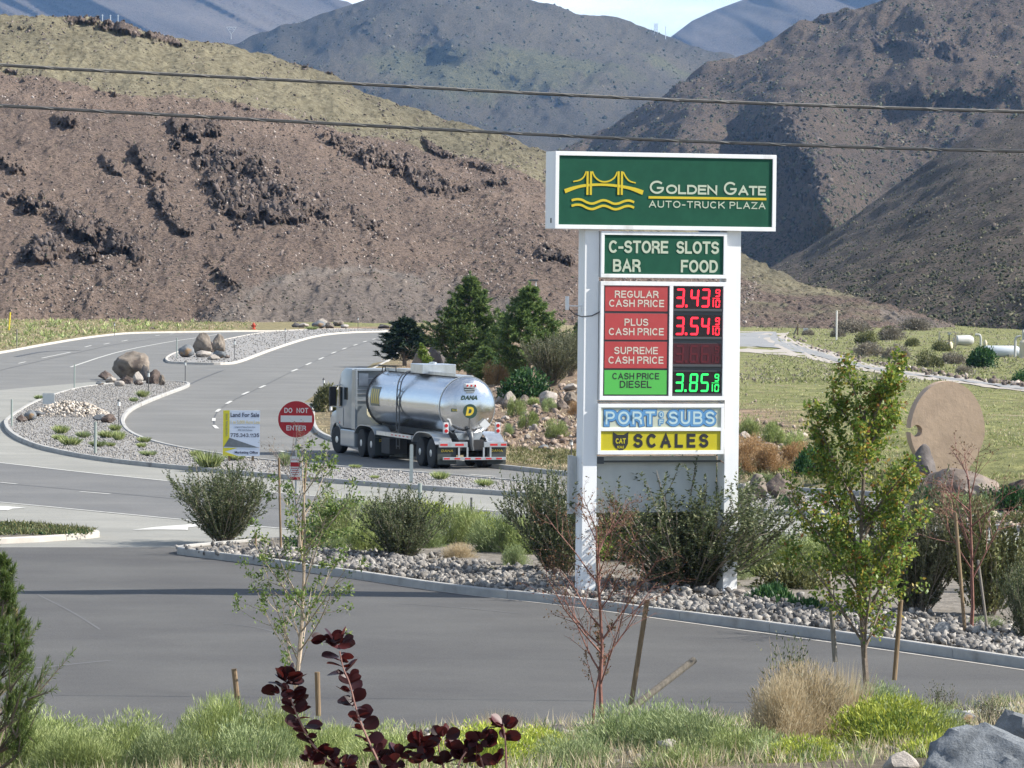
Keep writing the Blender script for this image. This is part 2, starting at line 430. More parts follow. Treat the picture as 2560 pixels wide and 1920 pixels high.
# painted lines
road_marks = link('road_marking', None); road_marks['kind'] = 'structure'
def stripe(pts, w, name='line', z=.016, m=None, smooth=True):
    P = px_line(pts)
    if smooth and len(P) > 2: P = smooth_line(P, 2)
    n = len(P); T = np.gradient(P, axis=0); T /= np.linalg.norm(T, axis=1)[:, None] + 1e-9
    Nn = np.stack([-T[:, 1], T[:, 0]], 1) * w / 2
    v = np.vstack([np.c_[P - Nn, np.full(n, z)], np.c_[P + Nn, np.full(n, z)]])
    f = [(i, i + 1, n + i + 1, n + i) for i in range(n - 1)]
    me = bpy.data.meshes.new(name); me.from_pydata(v.tolist(), [], f); me.materials.append(m or M_PAINT)
    link(name, me, road_marks)
stripe([(-700, 1082), (0, 1157), (200, 1181), (500, 1211), (700, 1234), (1000, 1258), (1400, 1291), (1850, 1322), (2100, 1339), (2560, 1370), (3400, 1426)], .13)
stripe([(-700, 1192), (0, 1256), (300, 1285), (465, 1301), (700, 1322), (1000, 1346)], .13)
for a, b in (((-250, 1185), (-150, 1195)), ((0, 1207), (42, 1211)), ((200, 1230), (276, 1236)), ((490, 1257), (560, 1263)), ((770, 1283), (840, 1289)), ((1050, 1303), (1120, 1309)), ((2150, 1375), (2230, 1381))):
    stripe([a, b], .13, 'lane_dash')
stripe([(-100, 1200), (200, 1226), (490, 1253), (735, 1277), (1000, 1300)], .05, 'sealed_crack', .013, M_SEAM)
stripe([(177, 918), (290, 880), (420, 855), (500, 843.5), (552, 835)], .16)
for a, b in (((46, 909), (64, 905)), ((104, 896), (176, 881)), ((212, 868), (228, 864)), ((260, 861), (274, 858)), ((304, 853.5), (319, 850.5)), ((388, 840), (400, 838)), ((425, 836), (435, 834.5)), ((1175, 1187), (1238, 1192)), ((700, 1128), (728, 1134))):
    stripe([a, b], .15, 'lane_dash')
DASH = [(543, 1072, 535, 1064), (534, 1053, 535, 1046), (541, 1030, 550, 1023), (566, 1010, 578, 1003), (606, 987, 622, 980), (649, 970, 663, 964), (729, 929, 744, 923), (765, 913, 778, 907), (797, 899, 809, 894), (829, 884, 840, 880), (856, 873.5, 866, 870), (884, 864, 893, 861), (908, 855.5, 917, 853), (931, 849, 939, 847), (955, 843.5, 962, 842)]
for a, b, c, d in DASH: stripe([(a, b), (c, d)], .16, 'lane_dash')
stripe([(0, 926), (60, 912), (180, 885), (300, 858), (480, 836)], .06, 'sealed_crack', .013, M_SEAM)
stripe([(536, 1060), (534, 1047), (545, 1027), (578, 1003), (655, 967), (736, 926), (861, 872), (960, 843)], .04, 'sealed_crack', .013, M_SEAM)
stripe([(448, 975), (495, 950), (560, 925)], .09, 'sealed_crack', .013, M_SEAM)
stripe([(40, 892), (110, 878), (200, 876)], .35, 'sealed_crack', .013, M_SEAM)
stripe([(520, 925), (562, 926)], .12, 'line')
def arrow(pts):
    P = px_line(pts); sheet('arrow_marking', P, .016, M_PAINT, parent=road_marks)
M_GUT = mat('pale_gutter_dust', (.30, .28, .25), (.40, .37, .33), scale=2, rough=.95)
stripe(PL_NEAR[:-1] + [(3000, 1745)], .10, 'gutter_line', .014, M_GUT)
M_SCUFF = mat('tyre_scuff', (.088, .087, .087), (.103, .102, .101), scale=1.2, rough=.9, stretch=(1, .3, 1))
for pts, w_ in (([(95, 1488), (180, 1530), (250, 1575)], .05), ([(90, 1672), (180, 1662), (280, 1652)], .12), ([(560, 1560), (640, 1568), (700, 1585)], .06), ([(1000, 1510), (1150, 1520), (1300, 1535)], .07)):
    stripe(pts, w_, 'tyre_scuff', .012, M_SCUFF)
arrow([(330, 1326), (395, 1318), (462, 1313), (505, 1310), (505, 1316), (470, 1320), (470, 1326), (400, 1325)])
arrow([(-60, 1264), (20, 1267), (66, 1271), (30, 1273), (20, 1277), (-60, 1274)])

# ------------------------------------------------------------------ kerbs
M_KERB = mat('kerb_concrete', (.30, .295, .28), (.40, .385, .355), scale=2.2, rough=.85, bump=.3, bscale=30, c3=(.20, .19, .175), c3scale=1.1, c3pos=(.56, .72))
M_KERB2 = mat('sunlit_kerb_concrete', (.40, .37, .325), (.50, .46, .41), scale=1.5, rough=.85, bump=.25, bscale=30)  # paler, warmer copy of the kerb concrete, sunlight put into its colour
def kerb(pts, side=1, h=.15, w=.16, m=None, closed=False, sec=3.0, zpx=None):
    """pts: outer (road side) line in pixels; side=+1 bed lies to the left of travel"""
    root = link('kerb', None); root['kind'] = 'structure'
    P = px_line(pts, h if zpx is None else zpx); P = smooth_line(P, 2, closed)
    if closed: P = np.vstack([P, P[:1]])
    P = resample(P, .5); per = max(1, int(sec / .5)); n = len(P)
    T = np.gradient(P, axis=0); T /= np.linalg.norm(T, axis=1)[:, None] + 1e-9
    Nn = np.stack([-T[:, 1], T[:, 0]], 1) * side
    prof = [(0, -.04), (-.0, h - .02), (.018, h), (w - .01, h), (w, h - .01), (w, -.04)]
    for s in range(0, n - 1, per):
        e = min(s + per, n - 1); seg = P[s:e + 1].copy(); nn = Nn[s:e + 1]
        if e - s >= 1:
            seg[0] += (seg[1] - seg[0]) * .012; seg[-1] += (seg[-2] - seg[-1]) * .012
        v = []; k = len(prof)
        dz = random.uniform(-.004, .004)
        for p, q in zip(seg, nn):
            for a, b in prof: v.append((p[0] + q[0] * a, p[1] + q[1] * a, b + dz))
        f = []
        for i in range(len(seg) - 1):
            for j in range(k - 1): f.append((i * k + j, i * k + j + 1, (i + 1) * k + j + 1, (i + 1) * k + j))
        f.append(tuple(range(k))); f.append(tuple(reversed(range((len(seg) - 1) * k, len(seg) * k))))
        me = bpy.data.meshes.new('kerb_section'); me.from_pydata(v, [], f)
        me.materials.append(m or M_KERB)
        link('kerb_section', me, root)
    return P
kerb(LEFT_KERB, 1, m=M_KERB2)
kerb(RIGHT_KERB[1:-1], 1)
kerb(NEAR_KERB, 1, sec=3)
M1 = [(9, 1048), (9, 1058), (16, 1072), (38, 1089), (72, 1104), (120, 1119), (237, 1141), (380, 1157), (538, 1171), (700, 1186), (1016, 1211), (1374, 1235), (1845, 1266), (2262, 1297), (2560, 1316), (3000, 1345), (3600, 1385), (3600, 1325), (3000, 1295), (2300, 1258), (1860, 1232), (1430, 1209), (1330, 1202), (1100, 1182), (795, 1159), (640, 1144), (538, 1130), (443, 1114), (380, 1099), (332, 1080), (313, 1061), (310, 1042), (329, 1019), (370, 1000), (427, 978), (478, 960), (470, 953), (408, 951), (300, 954), (222, 962), (158, 975), (85, 1000), (35, 1029)]
M2 = [(411, 893), (416, 901), (430, 904), (500, 906), (570, 907), (601, 902), (650, 883), (700, 865), (763, 845), (811, 834.5), (877, 828.5), (985, 826), (985, 823), (900, 820.5), (760, 822), (700, 826), (640, 832), (576, 844), (500, 862), (433, 880)]
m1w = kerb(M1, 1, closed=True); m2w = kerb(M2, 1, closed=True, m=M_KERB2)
PLT = [(440, 1366), (447, 1369), (656, 1394), (800, 1416), (900, 1428), (1128, 1463), (1415, 1490), (1660, 1523), (2070, 1574), (2560, 1646), (3000, 1710), (3600, 1810), (3600, 1490), (3000, 1450), (2560, 1422), (1850, 1380), (1400, 1350), (1000, 1332), (700, 1340), (447, 1361)]
plw = kerb(PLT, 1, h=.18, w=.17, closed=True)
CR = [(-600, 1356), (0, 1347), (245, 1331), (252, 1327), (240, 1323), (120, 1312), (0, 1300), (-600, 1262)]
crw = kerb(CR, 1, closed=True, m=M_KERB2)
M_GRAVEL = mat('gravel_bed', (.17, .165, .16), (.31, .295, .275), scale=9, rough=.95, bump=.8, bscale=14, detail=9, pos=(.38, .62), bdist=.05, c3=(.12, .115, .12), c3scale=22, c3pos=(.58, .66))
def bed(name, P, z, m):
    o = sheet(name, P[:-1], z, m); return o
bed('gravel_median', m1w, .11, M_GRAVEL); bed('gravel_median', m2w, .11, M_GRAVEL)
M_SOIL = mat('bed_soil', (.11, .095, .075), (.20, .175, .145), scale=3, rough=.95, bump=.8, bscale=12, detail=9, bdist=.05)
bed('planting_bed', plw, .12, M_SOIL); bed('planting_bed', crw, .11, M_SOIL)

# dirt road on the right, following the ground
def ribbon(name, A, B, m, dz=.05, nu=8, step=1.2):
    """strip between two pixel polylines, draped on the ground"""
    A = np.array([gp(*p)[:2] for p in A]); B = np.array([gp(*p)[:2] for p in B])
    n = 90
    def par(P):
        d = np.r_[0, np.cumsum(np.linalg.norm(np.diff(P, axis=0), axis=1))]; t = np.linspace(0, d[-1], n)
        return np.stack([np.interp(t, d, P[:, k]) for k in range(2)], 1)
    A = par(A); B = par(B); u = np.linspace(0, 1, nu)[None, :, None]
    P = A[:, None] * (1 - u) + B[:, None] * u
    Z = Hfun(P[..., 0], P[..., 1]) + dz
    V = np.dstack([P, Z]); ii = np.arange(n * nu).reshape(n, nu)
    f = np.stack([ii[:-1, :-1], ii[:-1, 1:], ii[1:, 1:], ii[1:, :-1]], -1).reshape(-1, 4)
    return link(name, mesh_np(name, V, f, m, smooth=True), kind='structure')
M_DIRT = mat('dirt_road_shoulder', (.29, .26, .225), (.36, .32, .275), scale=.5, rough=.95, bump=.3)
M_DROAD = mat('access_road_surface', (.19, .193, .195), (.235, .235, .23), scale=.3, rough=.9)
ribbon('dirt_shoulder', [(1500, 832), (1850, 829), (1975, 828), (1966, 842), (2018, 861), (2081, 880), (2176, 909), (2335, 938), (2560, 968), (2800, 995)], [(1500, 895), (1850, 880), (1900, 884), (1960, 888), (2018, 897), (2060, 906), (2113, 919), (2271, 947), (2560, 980), (2800, 1012)], M_DIRT, .03)
ribbon('access_road', [(1500, 840), (1850, 833), (1940, 830), (1945, 845), (1990, 863), (2060, 885), (2150, 910), (2320, 941), (2560, 970), (2800, 998)], [(1500, 880), (1850, 866), (1900, 868), (1950, 872), (2010, 884), (2060, 896), (2113, 909), (2271, 939), (2560, 975.5), (2800, 1005)], M_DROAD, .05)

# ================================================================== HILLS
def hillmat(name, rock1, rock2, grass1, grass2, s=1.0, dots=(.05, .055, .05), dscale=.5, dthr=(.2, .28), bump=1., bd=.6, patch=.03, shrub=.8):
    m, nt, b, out = newmat(name)
    tcn = N(nt, 'ShaderNodeTexCoord'); o = tcn.outputs['Object']
    a = N(nt, 'ShaderNodeAttribute'); a.attribute_name = 'c'
    def ramp(src, p0, p1, c0, c1):
        r = N(nt, 'ShaderNodeValToRGB'); r.color_ramp.elements[0].position = p0; r.color_ramp.elements[1].position = p1
        r.color_ramp.elements[0].color = c4(c0); r.color_ramp.elements[1].color = c4(c1); nt.links.new(src, r.inputs[0]); return r.outputs[0]
    def noise(sc, det=8, ro=.7):
        n = N(nt, 'ShaderNodeTexNoise', Scale=sc, Detail=det, Roughness=ro); nt.links.new(o, n.inputs['Vector']); return n.outputs['Fac']
    fine = noise(2.6 * s, 9, .82)
    rk = ramp(fine, .41, .60, rock1, rock2); gs = ramp(noise(.7 * s, 8, .75), .36, .66, grass1, grass2)
    # zone + ragged border
    add = N(nt, 'ShaderNodeMath', operation='ADD'); nt.links.new(a.outputs['Fac'], add.inputs[0])
    nn = noise(patch * s, 9, .7); mm = N(nt, 'ShaderNodeMath', operation='MULTIPLY_ADD'); mm.inputs[1].default_value = 1.6; mm.inputs[2].default_value = -.8
    nt.links.new(nn, mm.inputs[0]); nt.links.new(mm.outputs[0], add.inputs[1])
    zf = ramp(add.outputs[0], .42, .58, (0, 0, 0), (1, 1, 1))
    mx1 = N(nt, 'ShaderNodeMixRGB'); nt.links.new(zf, mx1.inputs[0]); nt.links.new(rk, mx1.inputs[1]); nt.links.new(gs, mx1.inputs[2])
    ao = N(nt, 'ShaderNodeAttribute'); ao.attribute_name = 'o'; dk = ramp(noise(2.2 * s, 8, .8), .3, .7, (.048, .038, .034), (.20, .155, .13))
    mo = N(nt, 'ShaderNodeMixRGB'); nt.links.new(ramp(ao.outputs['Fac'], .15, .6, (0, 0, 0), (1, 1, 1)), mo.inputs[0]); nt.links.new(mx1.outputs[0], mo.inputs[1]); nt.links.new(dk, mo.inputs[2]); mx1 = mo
    ak = N(nt, 'ShaderNodeAttribute'); ak.attribute_name = 'k'; pk = ramp(noise(1.3 * s, 9, .8), .35, .65, (.13, .112, .10), (.26, .225, .195))
    mk_ = N(nt, 'ShaderNodeMixRGB'); nt.links.new(ak.outputs['Fac'], mk_.inputs[0]); nt.links.new(mx1.outputs[0], mk_.inputs[1]); nt.links.new(pk, mk_.inputs[2]); mx1 = mk_
    vo = N(nt, 'ShaderNodeTexVoronoi', Scale=dscale * s); nt.links.new(o, vo.inputs['Vector'])
    dr = ramp(vo.outputs['Distance'], dthr[0], dthr[1], (shrub, shrub, shrub), (0, 0, 0))
    mx2 = N(nt, 'ShaderNodeMixRGB'); nt.links.new(dr, mx2.inputs[0]); nt.links.new(mx1.outputs[0], mx2.inputs[1]); mx2.inputs[2].default_value = c4(dots)
    big = noise(.02 * s, 5, .6); br = ramp(big, .3, .7, (.68, .68, .70), (1.25, 1.22, 1.17))
    mu = N(nt, 'ShaderNodeMixRGB', blend_type='MULTIPLY'); mu.inputs[0].default_value = 1
    nt.links.new(mx2.outputs[0], mu.inputs[1]); nt.links.new(br, mu.inputs[2])
    nt.links.new(mu.outputs[0], b.inputs['Base Color']); b.inputs['Roughness'].default_value = .95; b.inputs['Specular IOR Level'].default_value = .1
    bp = N(nt, 'ShaderNodeBump', Strength=bump, Distance=bd); nt.links.new(fine, bp.inputs['Height']); nt.links.new(bp.outputs[0], b.inputs['Normal'])
    return m
HILLS = {}
def hill(name, x0, x1, nx, nt_, ridge, dfp, drp, m, a=1.0, bexp=1.6, zfoot=-2.5, dd=None, dz=None, zone=None, back=14, crag=None, cs=1., kf=None):
    xs = np.concatenate([x0 - 1700 * np.linspace(1, .012, 50) ** 1.3, np.linspace(x0, x1, nx), x1 + 1700 * np.linspace(.012, 1, 50) ** 1.3]); nx = len(xs); ra = np.array(ridge, float); ry = np.interp(xs, ra[:, 0], ra[:, 1])
    df = np.interp(xs, *zip(*dfp)); dr = np.interp(xs, *zip(*drp)); dr = np.maximum(dr, df * 1.05)
    r0 = ray(xs, np.full(nx, 655.)); r1 = ray(xs, np.full(nx, 855.))
    sf = (zfoot - CAM_Z) / df; k = (r1[:, 2] - r0[:, 2]) / 200; pyf = 655 + (sf - r0[:, 2]) / k
    ry = np.minimum(ry, pyf - 1)
    t = np.linspace(0, 1, nt_)[:, None]
    PY = pyf + (ry - pyf) * t ** a; PX = np.broadcast_to(xs, PY.shape)
    D = df + (dr - df) * t ** bexp
    if dd is not None: D = D + dd(PX, PY, t) * (df * .4 + D * .6) / 1000.0
    cg = None
    if crag is not None:
        cg = crag(PX, PY); P0 = W(PX, PY, D); X0, Z0 = P0[..., 0], P0[..., 2]
        lean = X0 + Z0 * .35
        blk = .5 * np.round(vnoise(lean / 1.5 / cs, Z0 / 3.2 / cs, 401) * 4) / 4 + .3 * np.round(vnoise(lean / .6 / cs, Z0 / 1.3 / cs, 402) * 4) / 4 + .2 * vnoise(lean / .25 / cs, Z0 / .6 / cs, 403)
        D = D - cg * (blk * 5.5 * cs)
    V = W(PX, PY, D)
    if cg is not None: V[..., 2] += cg * blk * .9 * cs
    # far side of the ridge
    L = V[-1]; bk = []
    wlen = (dr - df) * .6 + 60
    for i in range(1, back + 1):
        u = i / back; q = L.copy(); q[:, 1] += wlen * u; q[:, 0] *= 1 + wlen * u / L[:, 1]; q[:, 2] = L[:, 2] * (1 - u ** 1.5) - 2 * u; bk.append(q)
    V = np.concatenate([V, np.array(bk)], 0)
    if dz is not None:
        fade = np.concatenate([np.broadcast_to(sstep(t, 0, .04), PY.shape), np.ones((back, nx))], 0)
        V[..., 2] += dz(V[..., 0], V[..., 1]) * fade
    c = np.zeros(V.shape[:2])
    if zone is not None: c[:nt_] = zone(PX, PY); c[nt_:] = c[nt_ - 1]
    n0, n1 = V.shape[:2]; ii = np.arange(n0 * n1).reshape(n0, n1)
    f = np.stack([ii[:-1, :-1], ii[:-1, 1:], ii[1:, 1:], ii[1:, :-1]], -1).reshape(-1, 4)
    me = mesh_np(name, V, f, m, c=c.ravel(), smooth=True)
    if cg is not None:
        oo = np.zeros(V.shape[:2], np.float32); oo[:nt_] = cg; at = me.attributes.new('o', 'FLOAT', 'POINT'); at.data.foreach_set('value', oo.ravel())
    if kf is not None:
        kk = np.zeros(V.shape[:2], np.float32); kk[:nt_] = kf(PX, PY); at = me.attributes.new('k', 'FLOAT', 'POINT'); at.data.foreach_set('value', kk.ravel())
    o = link(name, me, kind='structure')
    HILLS[name] = o
    return dict(V=V[:nt_], PX=PX, PY=PY, xs=xs, pyf=pyf, ry=ry, a=a, nt=nt_, o=o)
def on_hill(h, px, py):
    px = np.asarray(px, float); py = np.asarray(py, float)
    i = np.clip(np.searchsorted(h['xs'], px), 0, len(h['xs']) - 1)
    t = np.clip((h['pyf'][i] - py) / (h['pyf'][i] - h['ry'][i]), 0, 1) ** (1 / h['a'])
    j = np.clip(np.round(t * (h['nt'] - 1)).astype(int), 0, h['nt'] - 1)
    return h['V'][j, i]

A_RIDGE = [(-400, 60), (0, 33), (140, 38), (250, 50), (330, 72), (420, 100), (560, 118), (700, 145), (830, 185), (910, 225), (1000, 262), (1100, 300), (1200, 330), (1290, 352), (1400, 405), (1500, 450), (1650, 530), (1850, 640), (2000, 705), (2200, 765), (2300, 795), (2380, 830), (2420, 852), (2500, 900), (2900, 950)]
ZA = np.array([(-400, 160), (0, 175), (110, 185), (200, 205), (330, 235), (450, 250), (620, 275), (800, 300), (870, 330), (1000, 345), (1200, 400), (1300, 440), (1450, 520), (1600, 600), (1900, 700), (2560, 800)], float)
def zoneA(PX, PY):
    b = np.interp(PX, ZA[:, 0], ZA[:, 1]); z = sstep((b - PY) / 45 + .5)
    cut = np.exp(-((PX - 900) / 330.) ** 2 - ((PY - 790) / 90.) ** 2)
    right = sstep(PX, 1500, 1900) * sstep(PY, 600, 760) * .42
    return np.clip(z * 1.0 + right, 0, 1)
def ddA(PX, PY, t):
    g = ridged(PX / 260 + PY / 900, PY / 1400, 4, 3)
    return (g - .5) * 13 + fbm(PX / 120, PY / 160, 4, 8) * 7
def dzA(x, y):
    return fbm(x / 14, y / 26, 4, 21) * 1.2 + fbm(x / 2.6, y / 7, 4, 31, .62) * .55 + np.maximum(fbm(x / .9, y / 2.5, 3, 41), 0) * .45
MA = hillmat('brown_rocky_hillside', (.066, .049, .041), (.236, .181, .148), (.125, .108, .070), (.25, .23, .158), s=1.0, dscale=.9, dthr=(.15, .28), shrub=.7, dots=(.05, .045, .035), bd=.45)
CR0 = [(500, 340, 28, 70, 1.2, 1.), (450, 320, 35, 25, 0, .8), (560, 420, 80, 45, .5, 1.1), (600, 490, 90, 60, .6, 1.2), (680, 530, 120, 40, .1, 1.2), (640, 440, 90, 40, .5, 1), (370, 420, 70, 22, .8, 1), (395, 500, 60, 20, .8, 1), (275, 420, 36, 12, .7, .8), (170, 305, 55, 14, .5, .8),
       (900, 385, 100, 20, .45, 1.1), (1010, 415, 100, 24, .42, 1.2), (1070, 450, 80, 20, .3, 1), (860, 355, 60, 14, .4, .9), (1110, 378, 80, 12, .5, .9), (1200, 422, 70, 10, .4, .8), (1200, 470, 100, 10, -.1, .8), (80, 505, 70, 22, .2, .9), (110, 622, 55, 36, -.4, 1.2), (190, 560, 90, 28, .6, 1.1), (290, 600, 90, 26, .6, 1.1), (215, 640, 35, 22, .4, .9), (440, 560, 70, 18, .7, .8), (30, 420, 80, 12, .4, .7), (120, 215, 90, 9, .4, .5), (40, 175, 80, 8, .2, .45), (300, 235, 100, 8, .4, .45), (40, 65, 70, 6, .1, .45), (600, 275, 80, 10, .3, .5), (230, 52, 70, 14, .25, 1.), (300, 74, 80, 13, .45, 1.), (400, 102, 70, 9, .35, .8), (790, 172, 70, 7, .3, .6), (1380, 640, 90, 26, .5, .7), (930, 565, 110, 24, .6, .5), (560, 690, 70, 36, .8, .4)]
def cragA(PX, PY):
    m_ = np.zeros(PX.shape)
    for cx, cy, rx, ry, an, am in CR0: m_ = np.maximum(m_, am * bump2(PX, PY, cx, cy, rx, ry, an))
    n_ = fbm(PX / 26, PY / 24, 5, 501, .7)
    return sstep(m_ + 1.15 * n_, .45, .70) * np.clip(m_ * 1.6, 0, 1)
def bump2(X, Y, cx, cy, rx, ry, ang=0):
    ca, sa = math.cos(ang), math.sin(ang); u = (X - cx) * ca + (Y - cy) * sa; v = -(X - cx) * sa + (Y - cy) * ca
    return np.exp(-(u / rx) ** 2 - (v / ry) ** 2)
hA = hill('hillside', -250, 2600, 960, 540, A_RIDGE, [(-400, 470), (1000, 480), (2300, 440), (2500, 420), (2900, 420)], [(-400, 690), (1000, 690), (1800, 640), (2400, 500), (2500, 480), (2900, 480)], MA, a=1.0, bexp=1.5, dd=ddA, dz=dzA, zone=zoneA, crag=cragA, kf=lambda X, Y: np.clip(.75 * sstep(1.15 - np.hypot((X - 920) / 400, (Y - 870) / 190) + .25 * fbm(X / 60, Y / 40, 3, 9), 0, .25) + np.exp(-((Y - np.interp(X, [480, 560, 640, 760, 900, 1010, 1100], [860, 800, 735, 692, 672, 688, 720])) / 8.) ** 2) * ((X > 500) & (X < 1060)) + .9 * np.exp(-((Y - np.interp(X, [2150, 2290, 2420], [772, 815, 850])) / 9.) ** 2) * ((X > 2200) & (X < 2420)), 0, 1))

B_RIDGE = [(1300, 790), (1500, 760), (1700, 740), (1850, 700), (1950, 660), (2003, 632), (2070, 580), (2136, 535), (2240, 462), (2330, 398), (2420, 345), (2500, 310), (2560, 285), (2700, 240), (3000, 180)]
MB_ = hillmat('dark_scrub_hillside', (.085, .070, .060), (.165, .135, .115), (.11, .10, .062), (.17, .155, .10), s=.5, dscale=1.5, dthr=(.3, .45), dots=(.028, .034, .024), bd=1.2, shrub=.95)
hB = hill('hillside', 1300, 3000, 380, 210, B_RIDGE, [(1300, 600), (2150, 575), (2620, 445), (3000, 425)], [(1300, 1300), (3000, 1300)], MB_, a=.9, bexp=1.7,
          dd=lambda X, Y, t: (ridged(X / 330 - Y / 500, Y / 900, 4, 51) - .5) * -26 + fbm(X / 60, Y / 60, 4, 4) * 4, dz=lambda x, y: fbm(x / 9, y / 30, 3, 23) * 1.6)

C_RIDGE = [(1150, 560), (1300, 440), (1380, 385), (1480, 340), (1560, 285), (1640, 245), (1700, 210), (1760, 172), (1850, 130), (1950, 86), (2010, 58), (2050, 40), (2080, 33), (2120, 20), (2180, 2), (2300, -60), (2600, -160), (3000, -220)]
MC = hillmat('brown_scrub_mountain', (.085, .065, .050), (.18, .14, .11), (.105, .095, .055), (.18, .162, .095), s=.3, dscale=1.6, dthr=(.24, .40), dots=(.032, .036, .024), bd=2.5, patch=.02, shrub=.9)
def bump2(X, Y, cx, cy, rx, ry, ang=0):
    ca, sa = math.cos(ang), math.sin(ang); u = (X - cx) * ca + (Y - cy) * sa; v = -(X - cx) * sa + (Y - cy) * ca
    return np.exp(-(u / rx) ** 2 - (v / ry) ** 2)
CRC = [(1960, 350, 70, 80, -.2, 1.2), (2010, 440, 60, 70, .6, 1.1), (1890, 330, 30, 60, .5, .8), (2000, 565, 60, 16, .1, .8), (1985, 602, 30, 10, .2, .7), (2290, 110, 110, 34, .2, .9), (2200, 95, 26, 36, .2, .8), (2360, 125, 60, 26, .2, .8), (2060, 44, 34, 9, .1, .9), (1880, 195, 60, 12, -.2, .6), (2210, 330, 70, 14, .2, .6), (2480, 100, 60, 24, .8, .6), (1740, 205, 90, 12, -.5, .5)]
def cragC(PX, PY):
    m_ = np.zeros(PX.shape)
    for cx, cy, rx, ry, an, am in CRC: m_ = np.maximum(m_, am * bump2(PX, PY, cx, cy, rx, ry, an))
    return sstep(m_ + .75 * fbm(PX / 34, PY / 26, 4, 511, .6), .42, .75) * np.clip(m_ * 1.5, 0, 1)
def ddC(X, Y, t):
    r = (ridged(X / 520 + Y / 700, Y / 800, 5, 61) - .5) * -75 + fbm(X / 90, Y / 90, 5, 66, .6) * 7
    r -= bump2(X, Y, 2030, 400, 90, 190, -.5) * 100      # craggy spur, its left side in shade
    r -= bump2(X, Y, 1730, 330, 150, 110, .3) * 35
    r -= bump2(X, Y, 2040, 540, 130, 80, .3) * 35
    r -= bump2(X, Y, 2350, 200, 420, 50, -.05) * 30
    r += bump2(X, Y, 1900, 420, 60, 140, -.6) * 50
    return r
hC = hill('mountainside', 1150, 3000, 500, 300, C_RIDGE, [(1150, 1900), (3000, 1900)], [(1150, 2900), (1700, 2800), (3000, 2900)], MC, a=.9, bexp=1.3, dd=ddC, dz=lambda x, y: fbm(x / 20, y / 60, 4, 71) * 6, zone=lambda X, Y: .25 * sstep(300 - Y, 0, 300), crag=cragC, cs=3.5)

D_RIDGE = [(300, 190), (520, 128), (600, 102), (700, 62), (800, 30), (900, 4), (1000, -28), (1150, -30), (1290, -3), (1400, 18), (1475, 34), (1560, 48), (1640, 72), (1690, 98), (1760, 122), (1860, 135), (2200, 220)]
MD = hillmat('blue_grey_mountain', (.070, .062, .046), (.135, .115, .085), (.08, .08, .042), (.14, .135, .075), s=.15, dscale=2.0, dthr=(.25, .4), dots=(.03, .036, .02), bd=5, patch=.025)
def ddD(X, Y, t):
    r = (ridged(X / 620 + Y / 520, Y / 900 - X / 1500, 5, 81) - .5) * -105 + fbm(X / 110, Y / 90, 5, 86, .6) * 8
    r -= bump2(X, Y, 1350, 140, 420, 90, .22) * 25
    r -= bump2(X, Y, 760, 170, 300, 60, .15) * 20
    return r
hD = hill('mountain', 300, 2200, 400, 200, D_RIDGE, [(300, 4300), (2200, 4300)], [(300, 5700), (2200, 5800)], MD, a=.9, bexp=1.2, dd=ddD, dz=lambda x, y: fbm(x / 60, y / 160, 4, 91) * 10, zone=lambda X, Y: .45 * bump2(X, Y, 1250, 200, 380, 80) + .2)
E1 = [(-500, -150), (0, -140), (500, -90), (700, -40), (790, -12), (870, 4), (960, 60), (1100, 140)]
ME = hillmat('far_blue_mountain', (.12, .10, .09), (.17, .15, .125), (.13, .13, .08), (.17, .165, .1), s=.1, dscale=1., dthr=(.2, .35), dots=(.06, .065, .05), bd=8, patch=.03)
ddE = lambda X, Y, t: (ridged(X / 380 - Y / 200, Y / 500 - X / 1500, 5, 95) - .5) * -90
hill('far_mountain', -500, 1100, 260, 120, E1, [(-500, 7000), (1100, 7000)], [(-500, 9500), (1100, 9500)], ME, dd=ddE, a=.9)
E2 = [(1500, 240), (1600, 150), (1680, 90), (1730, 52), (1790, 24), (1850, 2), (1930, -30), (2200, -90), (2700, -140)]
hill('far_mountain', 1500, 2700, 240, 120, E2, [(1500, 7000), (2700, 7000)], [(1500, 9500), (2700, 9500)], ME, dd=lambda X, Y, t: (ridged(X / 420 - Y / 200, Y / 500, 5, 99) - .5) * -55, a=.9)

# ------------------------------------------------------------------ rocks
def hull_rock(seed, n=15, sub=0):
    rr = np.random.default_rng(seed); p = rr.normal(size=(n, 3)); p /= np.linalg.norm(p, axis=1)[:, None]
    p *= rr.uniform(.75, 1., (n, 1)); bm = bmesh.new()
    for q in p: bm.verts.new(q)
    r = bmesh.ops.convex_hull(bm, input=bm.verts)
    for g in list({*r['geom_interior'], *r['geom_unused']}):
        if isinstance(g, bmesh.types.BMVert) and g.is_valid: bm.verts.remove(g)
    bmesh.ops.triangulate(bm, faces=bm.faces); bmesh.ops.recalc_face_normals(bm, faces=bm.faces)
    bm.verts.index_update(); v = np.array([q.co[:] for q in bm.verts]); f = np.array([[w.index for w in q.verts] for q in bm.faces]); bm.free()
    return v, f
HULLS = [hull_rock(100 + i, 9 + i % 4) for i in range(12)]
def rot_rand(n, rng=RNG):
    q = rng.normal(size=(n, 4)); q /= np.linalg.norm(q, axis=1)[:, None]; w, x, y, z = q.T
    return np.stack([np.stack([1 - 2 * (y * y + z * z), 2 * (x * y - z * w), 2 * (x * z + y * w)], 1), np.stack([2 * (x * y + z * w), 1 - 2 * (x * x + z * z), 2 * (y * z - x * w)], 1), np.stack([2 * (x * z - y * w), 2 * (y * z + x * w), 1 - 2 * (x * x + y * y)], 1)], 1)
